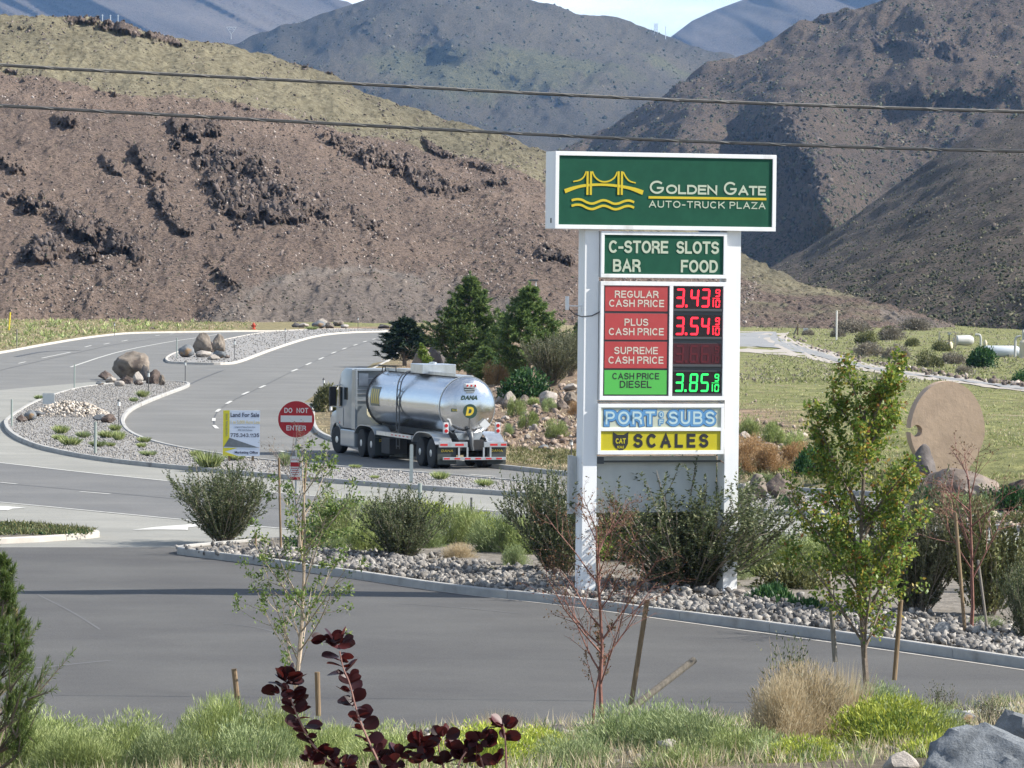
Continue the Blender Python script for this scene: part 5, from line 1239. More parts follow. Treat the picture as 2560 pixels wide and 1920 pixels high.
Geo().box(-.45, .45, .15, 3.3, .62, .98).obj('rear_subframe', M_DARK, truck)
Geo().box(-.42, .42, 3.3, 12.2, .62, .86).obj('chassis_frame', M_DARK, truck)
# fenders over rear tandem
def fender(name, y0, y1, x0, x1, zt, m):
    pts = []; pts2 = []
    for i in range(13):
        u = i / 12; y = y0 + (y1 - y0) * u; e = abs(2 * u - 1) ** 4; pts.append((y, zt - .36 * e)); 
    v = []; f = []
    for y, z in pts: v += [(x0, y, z), (x1, y, z), (x0, y, z - .03), (x1, y, z - .03)]
    for i in range(12):
        a = i * 4; f += [(a, a + 4, a + 5, a + 1), (a + 2, a + 3, a + 7, a + 6), (a, a + 2, a + 6, a + 4), (a + 1, a + 5, a + 7, a + 3)]
    f += [(0, 1, 3, 2), (48, 50, 51, 49)]
    return Geo().add(v, f).obj(name, m, truck, smooth=True)
for x0, x1 in ((-1.24, -.62), (.62, 1.24)):
    fender('fender', .30, 3.0, x0, x1, 1.20, M_ALU); fender('fender', 7.3, 10.0, x0, x1, 1.16, M_CABW)
# wheels
def wheel_mesh():
    g = Geo(); g.lathe([(.30, 0), (.44, .0), (.49, .02), (.505, .06), (.505, .22), (.49, .26), (.44, .28), (.30, .28)], 32, None, 'x'); return g.mesh('wheel', M_TYRE, True)
def rim_mesh(out):
    g = Geo(); s = 1 if out > 0 else -1
    g.lathe([(.315, .275), (.28, .235), (.22, .225), (.13, .22), (.12, .285), (.02, .295)], 24, None, 'x'); g.lathe([(.30, .012), (.28, .03), (.05, .05)], 20, None, 'x'); return g.mesh('rim', M_ALU, True)
wm, rm = wheel_mesh(), rim_mesh(1)
def wheel(x, y, left, steer=0):
    w = link('wheel', wm, truck, (x, y, .50), (0, 0, PI if left else 0)); w.rotation_euler[2] += steer
    link('rim', rm, w)
for y in (1.05, 2.30, 8.1, 9.35):
    for s in (-1, 1):
        for k in (0, 1): wheel(s * (.88 - .34 * k) , y, s < 0)
    Geo().tube([(-.9, y, .5), (.9, y, .5)], .07, 8).obj('axle', M_DARK, truck)
for s in (-1, 1): wheel(s * .92, 12.35, s < 0, R(8))
for x in (-.9, .9):
    fl = Geo().box(x - .36, x + .36, 7.30, 7.32, .14, .88).obj('mudflap', M_RUBBER, truck)
    cap('DANA', .085, M_TGOLD, fl, x, 7.298, .62, .42, align='CENTER', shear=.2, t=.22)
Geo().box(-1.15, -.5, 5.9, 6.9, .25, .80).obj('tool_box', M_DARK, truck, bevel=.02)
Geo().box(-.36, .36, 6.2, 6.35, .1, .98).obj('landing_leg', M_DARK, truck)
# top: walkway, manway box, rails, ladder
Geo().box(-.30, .30, .95, 9.1, 3.085, 3.13).obj('walkway', M_ALU, truck)
Geo().box(-.36, -.32, .95, 9.1, 3.10, 3.20).obj('walkway_edge', M_ALU, truck)
g = Geo(); g.box(-.60, .62, 3.9, 5.3, 3.11, 3.44); g.obj('manway_box', M_ALU, truck, bevel=.02)
Geo().lathe([(.14, 3.44), (.14, 3.49), (.05, 3.51)], 14, Matrix.Translation((0, 4.6, 0))).obj('manway_lid', M_ALU, truck)
g = Geo()
for y in (5.25, 5.6):
    P = [(-.30, y, 3.18), (-.62, y, 3.16), (-.82, y, 3.02), (-.96, y, 2.75), (-1.0, y, 2.2), (-1.0, y, 1.4), (-.98, y, .45)]
    g.tube(smooth_line(np.array(P), 2), .022, 6)
g.obj('ladder_rail', M_LADR, truck)
for k in range(9):
    z = .55 + k * .28; Geo().tube([(-1.0 if z < 2.6 else -.95, 5.25, z), (-1.0 if z < 2.6 else -.95, 5.6, z)], .015, 5).obj('ladder_rung', M_LADR, truck)
g = Geo(); g.tube([(-.42, 8.9, 3.08), (-.42, 8.9, 3.25), (-.42, 7.6, 3.25), (-.42, 7.6, 3.08)], .02, 6); g.tube([(-.42, 9.4, 2.9), (-.42, 9.2, 3.22), (-.42, 8.9, 3.25)], .02, 6); g.obj('hand_rail', M_DARK, truck)
lpn = Geo().box(-.955, -.90, 8.3, 9.1, 1.95, 2.55)
vs = []; fs = []
for i in range(9):
    t = PI - .12 + (i - 4) * .085
    for y in (7.75, 8.85): vs.append(tankpt(t, y, 1.004))
for i in range(8): fs.append((2 * i, 2 * i + 1, 2 * i + 3, 2 * i + 2))
sdp = Geo().add(vs, fs).obj('side_panel', mat('gold_striped_panel', (.09, .10, .075), rough=.4), tank, smooth=True)
for q in range(4):
    vs = []; fs = []
    for i in range(7):
        t = PI - .12 + (i - 3) * .085
        for y in (7.86 + q * .25, 8.0 + q * .25): vs.append(tankpt(t, y + (3 - i) * .02, 1.007))
    for i in range(6): fs.append((2 * i, 2 * i + 1, 2 * i + 3, 2 * i + 2))
    Geo().add(vs, fs).obj('gold_stripe', M_TGOLD, tank)
g = Geo()
for dx in (0, .05, .1): g.tube([(-.55 - dx, 10.35, 2.0), (-.62 - dx, 10.1, 1.5), (-.5 - dx, 9.8, 1.2), (-.3, 9.6, 1.12)], .018, 6)
g.obj('air_hose', mat('pale_hose', (.5, .46, .32), rough=.5), truck)
for k in range(5): Geo().box(-1.245, -1.241, 3.4 + k * .45, 3.6 + k * .45, .93, .97).obj('side_marker', M_REFR, truck)
Geo().box(-1.24, -1.16, 3.1, 7.2, .88, 1.02).obj('side_rail', M_ALU, truck)
# cab
g = Geo(); prof_c = [(10.45, .95), (10.45, 3.20), (10.7, 3.28), (11.6, 3.26), (12.4, 3.05), (12.75, 2.55), (13.05, 1.75), (13.35, 1.62), (14.55, 1.42), (14.75, 1.2), (14.75, .55), (13.9, .45), (12.0, .45), (12.0, .95)]
Myz = lambda xx: Matrix(((0, 0, 1, xx), (1, 0, 0, 0), (0, 1, 0, 0), (0, 0, 0, 1)))
g.poly([p for p in [(10.45, .95), (10.45, 3.06), (10.6, 3.12), (11.4, 3.12), (11.9, 2.96), (12.25, 2.5), (12.5, 1.72), (12.5, .95)]], -1.18, 1.18, Myz(0)); cab = g.obj('cab', M_CABW, truck, smooth=True, bevel=.06)
g = Geo(); g.poly([(12.5, 1.70), (13.8, 1.45), (14.1, 1.2), (14.1, .55), (13.35, .5), (12.9, 1.02), (12.5, 1.1)], -.95, .95, Myz(0)); g.obj('hood', M_CABW, truck, smooth=True, bevel=.05)
for a, b in ((-1.20, -1.12), (1.12, 1.20)):     # side fairings behind the cab and tall roof fairing edges
    Geo().box(a, b, 10.0, 10.46, .95, 3.08).obj('side_fairing', M_CABW, truck, bevel=.01)
Geo().box(-1.12, 1.12, 10.1, 10.44, 3.04, 3.11).obj('roof_fairing', M_CABW, truck, bevel=.01)
g = Geo()
for z in (2.75, 2.35, 2.2, 1.95): g.box(-1.0, .9, 10.41, 10.445, z, z + .03)
g.obj('rear_wall_rib', M_ALU, cab)
for x in (-.7, .7): Geo().box(x - .25, x + .1, 10.40, 10.445, 2.5, 2.95).obj('rear_wall_vent', M_ALU, cab)
Geo().box(-1.192, -1.183, 11.0, 11.45, 1.98, 2.42).obj('sleeper_window', M_GLASS, cab)
Geo().box(-1.192, -1.183, 11.7, 12.15, 1.70, 2.42).obj('door_window', M_GLASS, cab)
Geo().box(-1.195, -1.183, 11.55, 12.42, 1.02, 1.66).obj('door_panel', M_CABW, cab, bevel=.004)
for z in (1.0,): Geo().box(-1.20, -1.184, 11.9, 12.0, 1.1, 1.16).obj('side_marker', M_REFR, cab)
g = Geo(); g.box(-1.24, -.85, 9.95, 11.75, .30, .92); g.obj('fuel_tank_fairing', M_CABW, truck, bevel=.05)
g = Geo(); g.box(.85, 1.24, 9.95, 11.75, .30, .92); g.obj('fuel_tank_fairing', M_CABW, truck, bevel=.05)
g = Geo(); g.lathe([(.09, .9), (.09, 3.0)], 12, Matrix.Translation((.8, 10.3, 0))); g.obj('exhaust_stack', M_ALU, truck, smooth=True)
for s in (-1, 1):
    P = []
    v = []; f = []
    for i in range(11):
        t = PI * i / 10; y = 12.35 - .64 * math.cos(t); z = .5 + .64 * math.sin(t); v += [(s * .66, y, z), (s * 1.22, y, z), (s * .66, y, z - .03), (s * 1.22, y, z - .03)]
    for i in range(10):
        a = i * 4; f += [(a, a + 4, a + 5, a + 1), (a + 2, a + 3, a + 7, a + 6), (a, a + 2, a + 6, a + 4), (a + 1, a + 5, a + 7, a + 3)]
    Geo().add(v, f).obj('front_fender', M_CABW, truck, smooth=True)
    mr_ = Geo().box(s * 1.40 - .13, s * 1.40 + .13, 12.15, 12.30, 1.72, 2.42).obj('mirror', M_DARK, truck, bevel=.04)
    g = Geo(); g.tube([(s * 1.18, 12.05, 2.5), (s * 1.40, 12.2, 2.44)], .02, 6); g.tube([(s * 1.18, 12.1, 1.66), (s * 1.40, 12.2, 1.72)], .02, 6); g.obj('mirror_arm', M_SWHITE, mr_)
Geo().box(-.12, .12, 10.0, 10.2, 1.0, 1.35).obj('fifth_wheel', M_DARK, truck)
# ================================================================== STONES AND BOULDERS
def boulder_mesh(name, seed, m, sub=4, ang=.0, nz_=.16, flat=.2, peak=0):
    bm = bmesh.new(); bmesh.ops.create_icosphere(bm, subdivisions=sub, radius=1)
    rr = np.random.default_rng(seed); v = np.array([q.co[:] for q in bm.verts])
    for _ in range(int(5 + ang * 9)):      # facets
        d = rr.normal(size=3); d /= np.linalg.norm(d); c = rr.uniform(.62, .86) if ang > .3 else rr.uniform(.78, .92)
        s = v @ d; over = np.maximum(s - c, 0); v = v - d * over[:, None] * .92
    o = rr.uniform(0, 50, 3)
    nn = fbm(v[:, 0] * 1.7 + o[0] + v[:, 2] * .9, v[:, 1] * 1.7 + o[1] - v[:, 2] * 1.1, 5, seed) 
    n2 = fbm(v[:, 0] * 5 + o[1] + v[:, 2] * 3, v[:, 2] * 5 + o[2] - v[:, 1] * 3, 4, seed + 9)
    n3 = fbm(v[:, 0] * 13 + o[2] + v[:, 1] * 7, v[:, 2] * 13 + o[0] - v[:, 1] * 9, 3, seed + 19)
    v = v * (1 + nz_ * nn + .08 * n2 + .025 * n3)[:, None]
    v[:, :2] *= (1 - peak * np.clip(v[:, 2:3], -.3, 1.2))
    f = np.array([[w.index for w in q.verts] for q in bm.faces]); bm.free()
    me = mesh_np(name, v, f, m, c=np.full(len(v), .5), smooth=True)
    try: me.set_sharp_from_angle(angle=R(34))
    except Exception: pass
    return me
M_BGREY = rockmat('grey_brown_boulder', [(0, (.13, .11, .09)), (.5, (.165, .14, .115)), (1, (.20, .17, .14))], 1.6, .45, bump=.8, lich=(.085, .068, .058))
M_BBLUE = rockmat('blue_grey_boulder', [(0, (.13, .14, .15)), (1, (.18, .19, .20))], 1.4, .35, bump=.8, lich=(.24, .16, .09))
M_BPALE = rockmat('pale_boulder', [(0, (.28, .25, .22)), (1, (.37, .335, .30))], 2.0, .3, bump=.7)
M_BRED = rockmat('purple_brown_boulder', [(0, (.09, .07, .06)), (.6, (.125, .097, .084)), (1, (.18, .145, .12))], 1.6, .45, bump=.8, lich=(.22, .19, .165))
M_BDARK = rockmat('dark_boulder', [(0, (.07, .065, .062)), (1, (.13, .115, .11))], 1.6, .4, bump=.5)
BM = {}
def bmesh_(kind, k):
    key = (kind, k % 4)
    if key not in BM:
        m = {'g': M_BGREY, 'b': M_BBLUE, 'p': M_BPALE, 'r': M_BRED, 'd': M_BDARK}[kind]
        BM[key] = boulder_mesh('boulder', 300 + 11 * (k % 4) + ord(kind), m, 4 if kind in 'gr' else 3, ang=(.05, .8, 1.1, .6)[k % 4], nz_=.24, peak=(0, .5, 0, .15)[k % 4])
    return BM[key]
def boulder(px_, py_, wpx, hpx, kind, k, label, z=None, group=None, lean=0, dep=.8, sink=.18):
    """px_,py_: foot centre; width and height in photo pixels"""
    p = gp(px_, py_) if z is None else G(px_, py_, z); s = p[1] / FPX
    w, h = wpx * s / 2, hpx * s / 2 / (1 - sink / 2)
    o = link('boulder', bmesh_(kind, k), None, (p[0], p[1] + w * dep * .8, p[2] + h * (1 - sink)), (0, lean, (k * 1.37) % 6.28), (w * 1.06, w * 1.06, h * 1.04))
    o['label'] = label; o['category'] = 'boulder'
    if group: o['group'] = group
    return o
g1 = 'boulder pile on the near median'
boulder(328, 946, 88, 66, 'g', 0, 'big domed grey-brown boulder standing on the near median', .12, g1, 0, .8, .1)
for a in ((262, 948, 34, 20, 'r', 1, 'dark brown rock tucked under the left flank of the domed boulder'), (275, 958, 26, 17, 'p', 2, 'pale rounded rock at the left foot of the domed boulder'), (297, 966, 26, 15, 'p', 0, 'smooth pale oval rock furthest forward in the domed boulder pile'),
          (316, 960, 34, 22, 'r', 2, 'brown patterned rock directly in front of the domed boulder'), (342, 955, 26, 26, 'p', 1, 'pale pointed rock against the front of the domed boulder'), (362, 950, 26, 38, 'd', 1, 'dark upright rock at the right side of the domed boulder'),
          (384, 960, 36, 34, 'r', 3, 'reddish rock with pale veins right of the domed boulder'), (403, 963, 18, 26, 'g', 2, 'rightmost slanting rock of the domed boulder pile'), (345, 963, 22, 13, 'r', 0, 'small flat brown rock between the front rocks of the domed pile'), (248, 962, 20, 9, 'b', 1, 'low grey rock at the far left of the domed boulder pile')):
    boulder(*a[:7], z=.12, group=g1)
g2_ = 'boulder pile on the far median'
for a in ((506, 884, 46, 56, 'g', 1, 'tall pointed grey boulder crowning the far median pile'), (464, 893, 36, 30, 'b', 0, 'round blue-grey boulder at the left of the pointed pile'), (548, 881, 34, 44, 'g', 3, 'slanting grey slab leaning on the right of the pointed boulder'),
          (528, 880, 30, 24, 'r', 1, 'brown rock wedged under the slanting slab'), (505, 893, 44, 18, 'p', 3, 'long flat pale rock at the foot of the pointed boulder'), (547, 896, 34, 20, 'b', 2, 'smooth blue-grey rock at the right foot of the far pile'), (532, 900, 30, 14, 'p', 1, 'pale flat rock lowest in the far median pile'), (566, 895, 16, 8, 'r', 0, 'tiny brown rock trailing right of the far median pile')):
    boulder(*a[:7], z=.12, group=g2_)
g3_ = 'rocks at the far bend of the road'
for a in ((740, 818, 20, 12, 'd', 1, 'dark rock left of the pale rock cluster at the far bend'), (757, 819, 26, 12, 'p', 2, 'low pale rubble rock beside the dark rock at the far bend'), (796, 821, 32, 18, 'b', 0, 'wide blue-grey boulder at the left of the far bend cluster'),
          (803, 811, 28, 15, 'p', 1, 'topmost pale boulder of the far bend cluster'), (822, 822, 26, 16, 'g', 2, 'grey boulder in the middle of the far bend cluster'), (846, 815, 26, 14, 'g', 0, 'upper right grey boulder of the far bend cluster'), (860, 821, 22, 12, 'p', 3, 'rightmost pale rock of the far bend cluster'), (958, 822, 30, 12, 'd', 2, 'low dark rock by the kerb beyond the road, left of the dark spruce'), (983, 822, 18, 9, 'p', 0, 'small pale rock right of the low dark rock by the far kerb'), (630 - 250, 824, 14, 7, 'g', 1, 'small grey rock lying in the verge grass beyond the left road')):
    boulder(*a[:7], group=g3_)
g4 = 'larger rocks of the rubble heap'
for a in ((74, 1051, 28, 24, 'b', 0, 'rounded dark blue-grey rock at the left end of the rubble heap'), (52, 1054, 26, 16, 'r', 1, 'flat dark brown rock leftmost beside the rubble heap'), (90, 1040, 30, 14, 'b', 2, 'pale grey slab between the left rocks and the cobbles'), (218, 1034, 18, 16, 'd', 1, 'dark brown rock on the right top of the rubble heap'),
          (250, 1052, 34, 16, 'b', 3, 'slanting grey slab at the right of the rubble heap'), (270, 1056, 34, 20, 'r', 3, 'orange-brown rock at the right end of the rubble heap'), (158, 1018, 22, 12, 'd', 2, 'dark rock on the far crest of the rubble heap')):
    boulder(*a[:7], z=.14, group=g4)
g5 = 'rocks on the bank right of the tanker'
for a in ((1255, 1010, 30, 30, 'p', 2, 'pale rock half hidden by the right edge of the tank'), (1272, 1012, 34, 34, 'p', 1, 'large pale flat-topped rock beside the tank end'), (1266, 1022, 22, 24, 'g', 1, 'grey upright rock under the pale flat-topped rock'), (1312, 1012, 26, 24, 'g', 3, 'rounded grey-brown rock below the dark green bush'),
          (1293, 1014, 16, 16, 'r', 0, 'small reddish rock left of the rounded bank rock'), (1300, 1032, 30, 16, 'b', 1, 'grey slab lying over the upper green clump'), (1341, 1022, 12, 9, 'd', 0, 'small dark round stone between bank weeds'), (1368, 1008, 50, 34, 'p', 3, 'widest pale rock high on the bank, right of the dark green bush'),
          (1428, 976, 42, 18, 'p', 2, 'pale slab just below the brown shrub by the sign pole'), (1424, 1014, 40, 34, 'g', 2, 'steep grey rock with a bright top next to the sign pole'), (1403, 1024, 30, 26, 'r', 1, 'brown wedge rock below the steep bright-topped rock'), (1412, 1066, 26, 22, 'r', 3, 'reddish brown pointed rock right of the lower green clump'),
          (1358, 1126, 24, 14, 'b', 0, 'blue-grey flat block low on the bank near the kerb'), (1318, 1098, 16, 14, 'p', 1, 'small pale rock low on the bank above the verge grass'), (1336, 1075, 14, 16, 'p', 0, 'small white rock right of the upper green clump'), (1262, 1052, 20, 14, 'p', 2, 'pale rock directly beside the right tail lamps')):
    boulder(*a[:7], group=g5, sink=.3)
g6 = 'boulders on the median right of the sign'
for a in ((1893, 1248, 52, 62, 'g', 2, 'tall grey-brown boulder right of the sign pole'), (1948, 1245, 76, 56, 'r', 1, 'broad dark-faced boulder right of the tall one beside the sign'), (1866, 1252, 40, 26, 'd', 0, 'low dark boulder at the foot of the right sign pole'), (1870, 1232, 46, 28, 'p', 1, 'pale brown boulder behind the low dark one by the sign pole'),
          (1990, 1262, 62, 34, 'g', 3, 'sloping grey boulder left of the leafy pear tree'), (2304, 1238, 60, 54, 'p', 3, 'pale weathered rock at the foot of the round stone disc'), (2406, 1262, 190, 90, 'r', 0, 'very large mottled boulder in front of the round stone disc'), (2560, 1262, 110, 64, 'r', 2, 'dark reddish boulder cut by the right edge, beyond the bare tree'), (2330, 1268, 60, 40, 'd', 1, 'dark boulder left of the very large mottled one')):
    boulder(*a[:7], z=.13, group=g6, sink=.15)
boulder(2312, 1224, 68, 104, 'd', 3, 'tall dark brown boulder leaning on the left side of the stone disc', None, g6, .12)
boulder(1851 + 8, 1098, 30, 20, 'p', 1, 'white rock on the bank just right of the sign pole', None, g5)
for a in ((2230, 1572, 30, 20, 'b', 1, 'blue-grey angular rock standing above the rubble at the right'), (2358, 1590, 44, 34, 'b', 3, 'largest blue-grey block among the planting bed stones'), (1845, 1488, 36, 16, 'p', 0, 'pale flat rock near the emerald ground plants')):
    boulder(*a[:7], z=.16, group='rocks in the planting bed')
# foreground boulders
def fboulder(px_, py_, d, sx, sy, sz, kind, k, label, rot=0):
    p = W(px_, py_, d); o = link('boulder', boulder_mesh('boulder', 777, rockmat('stained_blue_grey_rock', [(0, (.14, .155, .17)), (1, (.19, .205, .22))], 5, .4, bump=1., lich=(.27, .17, .10)), 5, 1.1, .22) if k == 9 else bmesh_(kind, k), None, tuple(p), (0, 0, rot), (sx, sy, sz)); o['label'] = label; o['category'] = 'boulder'; return o
fboulder(2520, 2010, 49, 1.3, 1.0, .98, 'b', 9, 'huge blue-grey boulder with orange stains in the lower right corner', .6)
fboulder(2560, 1838, 53, .42, .4, .34, 'b', 2, 'pale grey boulder behind the huge corner boulder', 2)
fboulder(2250, 1905, 50.5, .2, .2, .13, 'p', 1, 'small pale stone at the foot of the yellow-green bush', 1)
fboulder(1668, 1862, 54, .12, .12, .08, 'p', 2, 'pale stone between the two big bushes at the bottom', 1)
fboulder(1395, 1826, 64, .16, .16, .1, 'd', 2, 'dark stone on the near kerb under the bare red tree', 1)
fboulder(2395, 1795, 60, .3, .3, .12, 'b', 2, 'flat grey stone at the near kerb left of the corner boulders', .3)

# planting bed rubble: largest 300 as single stones
M_STONE = rockmat('pale_rubble_stone', [(0, (.09, .086, .082)), (.35, (.175, .165, .155)), (.75, (.27, .255, .235)), (1, (.40, .375, .34))], 9, .25, bump=.5)
def in_bed(n, near, far_, poly):
    pts = []
    lo = poly.min(0); hi = poly.max(0)
    while len(pts) < n:
        q = RNG.uniform(lo, hi, (4000, 2)); ok = inside(poly, q[:, 0], q[:, 1]); q = q[ok]
        d = pdist(kn, q[:, 0], q[:, 1]); az_ = q[:, 0] / q[:, 1] * FPX + 1280
        q = q[(d > near) & (RNG.uniform(0, 1, len(q)) < np.clip(1.25 - d / far_, .0, 1)) & (az_ < 2750)]
        pts.extend(q.tolist())
    return np.array(pts[:n])
PH = [hull_rock(900 + i, 7) for i in range(6)]
kn = px_line(PLT[2:11], .18)
q = in_bed(10000, .34, 3.8, plw[:-1])
sz = .032 + .12 * RNG.uniform(0, 1, len(q)) ** 3.4
P = np.c_[q, np.full(len(q), .13) + sz * .25 + .12 * np.clip(fbm(q[:, 0] / 1.6, q[:, 1] / 3, 3, 15) + .25, 0, 1)]
rubble = link('stone_rubble', None); rubble['kind'] = 'structure'
o_ = np.argsort(-sz); HS = [mesh_np('stone', v * (1, .85, .7), f, M_STONE, c=np.full(len(v), random.random())) for v, f in HULLS]
for i in o_[:300]: link('stone', HS[i % len(HS)], rubble, P[i], (random.uniform(-.5, .5), random.uniform(-.5, .5), random.uniform(0, 6)), sz[i] * random.uniform(.9, 1.2))
rock_field('small_stones', P[o_[300:]], sz[o_[300:]], M_STONE, (1, .85, .65), rubble)
# rubble heap of cobbles on the near median
hc = np.array([G(170, 1036, .12)[:2]])[0]
M_COB = rockmat('cream_cobble', [(0, (.30, .26, .22)), (.5, (.44, .39, .33)), (1, (.55, .50, .44))], 9, .2, bump=.3)
n = 620; rr_ = np.sqrt(RNG.uniform(0, 1, n)); th_ = RNG.uniform(0, 2 * PI, n)
qx = hc[0] + rr_ * np.cos(th_) * 1.75; qy = hc[1] + rr_ * np.sin(th_) * 3.4
zz = .13 + .55 * np.clip(1 - rr_ ** 1.6, 0, 1) * (1 + .3 * fbm(qx * 1.5, qy * .5, 2, 4)); sz = .06 + .08 * RNG.uniform(0, 1, n) ** 2
heap = thing('rubble_heap', 'heap of cream cobbles piled on the gravel of the near median', 'stone heap', (hc[0], hc[1], .11))
P = np.c_[qx - hc[0], qy - hc[1], zz - .11]; o_ = np.argsort(-sz)
HC = [mesh_np('cobble', v * (1, .85, .75), f, M_COB, c=np.full(len(v), random.random())) for v, f in HULLS]
for i in o_[:290]: link('cobble', HC[i % len(HC)], heap, P[i], (random.uniform(-.5, .5), random.uniform(-.5, .5), random.uniform(0, 6)), sz[i])
rock_field('small_cobbles', P[o_[290:]], sz[o_[290:]], M_COB, (1, .85, .7), heap)
# gravel on the medians
M_PEB = rockmat('median_pebble', [(0, (.15, .145, .14)), (.4, (.23, .22, .205)), (.8, (.31, .29, .265)), (1, (.42, .39, .355))], 12, .15, bump=.1)
def pebbles(poly, n, smin, smax, azmax=2750):
    lo = poly.min(0); hi = poly.max(0); out = []
    hi = np.array([min(hi[0], 22), hi[1]])
    while len(out) < n:
        q = RNG.uniform(lo, hi, (6000, 2)); q = q[inside(poly, q[:, 0], q[:, 1])]; out.extend(q.tolist())
    q = np.array(out[:n]); s = RNG.uniform(smin, smax, n)
    q = q[pdist(np.vstack([poly, poly[:1]]), q[:, 0], q[:, 1]) > .22]; s = s[:len(q)]
    return np.c_[q, .115 + s * .3], s
P, s = pebbles(m1w[:-1], 21000, .022, .06)
o = HULLS_, HULLS = HULLS, PH
rock_field('gravel_stones', P, s, M_PEB, (1, .8, .6))
HULLS = HULLS_
P, s = pebbles(m2w[:-1], 1500, .05, .1)
rock_field('gravel_stones', P, s, M_PEB, (1, .8, .6))
# scree of the bank
n = 5200; px = RNG.uniform(1180, 2060, n); py = RNG.uniform(950, 1160, n)
pr = np.where(px < 1500, np.clip((py - 940) / 60, 0, 1) * np.clip((1150 - py) / 30, 0, 1), np.clip((px - 1780) / 60, 0, 1) * np.clip((py - 1040) / 60, 0, .6))
pr = np.clip(pr + .5 * fbm(px / 40, py / 30, 3, 7), 0, 1); keep = (RNG.uniform(0, 1, n) < pr) & ((px < 1500) | (px > 1800)); px, py = px[keep][:1400], py[keep][:1400]
P = np.array([gp(a, b) for a, b in zip(px, py)]); sz = .05 + .2 * RNG.uniform(0, 1, len(P)) ** 4.
P[:, 2] += sz * .2
M_SCREE = rockmat('tan_scree_stone', [(0, (.17, .125, .10)), (.4, (.26, .205, .165)), (.8, (.34, .275, .225)), (1, (.46, .40, .34))], 6, .25, bump=.3)
scree = link('bank_rubble', None); scree['kind'] = 'structure'; o_ = np.argsort(-sz)
HT = [mesh_np('rock', v * (1, .85, .7), f, M_SCREE, c=np.full(len(v), random.random())) for v, f in HULLS]
for i in o_[:160]: link('rock', HT[i % len(HT)], scree, P[i], (random.uniform(-.5, .5), random.uniform(-.5, .5), random.uniform(0, 6)), sz[i])
rock_field('scree', P[o_[160:]], sz[o_[160:]], M_SCREE, (1, .85, .65), scree)
# pale stones on the verge near the disc and scattered over the foreground slope
n = 500; px = RNG.uniform(2150, 2700, n); py = RNG.uniform(1268, 1308, n) + (px - 2150) * .03; P = G(px, py, .14); sz = .05 + .08 * RNG.uniform(0, 1, n) ** 2
rock_field('gravel_stones', P, sz, M_SCREE, (1, .85, .65))
n = 3200; x = RNG.uniform(-9, 9, n); y = near_y(x) - .3 - RNG.uniform(0, 1, n) ** 1.5 * 12; sz = .03 + .1 * RNG.uniform(0, 1, n) ** 3
rock_field('slope_stones', np.c_[x, y, Hfun(x, y) + sz * .2], sz, M_STONE, (1, .85, .65))

# ------------------------------------------------------------------ round stone disc
p = gp(2362, 1206); s = p[1] / FPX
disc = thing('stone_disc', 'huge upright round slab of tan stone with a small semicircular notch on its left side', 'sculpture', (p[0], p[1], p[2]), R(14))
rw, rh = 98 * s, 128 * s; cz = (1206 - 1080) * s
pts = []
for i in range(240):
    t = 2 * PI * i / 240; x = rw * math.cos(t); z = rh * math.sin(t)
    if z < 0: x *= 1 - .30 * (-z / rh) ** 1.4
    nx_c, nz_c, nr = -rw * .86, -rh * .06, 17 * s
    pts.append((x, z + cz))
# carve the notch
out_ = []; done = False
cx_, cz_ = -rw * .84, cz + .03 * rh; nr = 15 * s
for x, z in pts:
    if (x - cx_) ** 2 + (z - cz_) ** 2 < nr ** 2 * 1.15:
        if not done:
            for k in range(13):
                a = R(115 - 230 * k / 12); out_.append((cx_ + nr * math.cos(a), cz_ + nr * math.sin(a)))
            done = True
    else: out_.append((x, z))
def notch_order(o): return o
pts = out_
M_TAN2 = rockmat('tan_sandstone', [(0, (.40, .295, .215)), (1, (.43, .32, .235))], 1.1, .18, bump=.4, lich=(.46, .34, .225))
g = Geo(); g.poly(pts, -.22, .22, Mxz(0)); me = g.mesh('slab', M_TAN2, False, bevel=.025)
at = me.attributes.new('c', 'FLOAT', 'POINT'); link('slab', me, disc)
# ================================================================== PLANTS
def unit(v): return v / (np.linalg.norm(v, axis=-1, keepdims=True) + 1e-9)
def leaves(name, P, A, L, Wd, m, c=None, rng=RNG, fold=False):
    """rhombic leaves: P base, A axis"""
    n = len(P); A = unit(A); B = unit(np.cross(A, rng.normal(size=(n, 3)))); L = np.broadcast_to(L, n)[:, None]; Wd = np.broadcast_to(Wd, n)[:, None]
    V = np.stack([P, P + A * L * .45 + B * Wd / 2, P + A * L, P + A * L * .45 - B * Wd / 2], 1)
    f = np.arange(n * 4).reshape(n, 4); c = rng.uniform(0, 1, n) if c is None else c
    return mesh_np(name, V, f, m, c=np.repeat(np.clip(c, 0, 1), 4))
def dome_dirs(n, rng, spread=1.0, up=.0):
    z = rng.uniform(up, 1, n); a = rng.uniform(0, 2 * PI, n); r = np.sqrt(1 - z * z); return np.stack([r * np.cos(a) * spread, r * np.sin(a) * spread, z], 1)
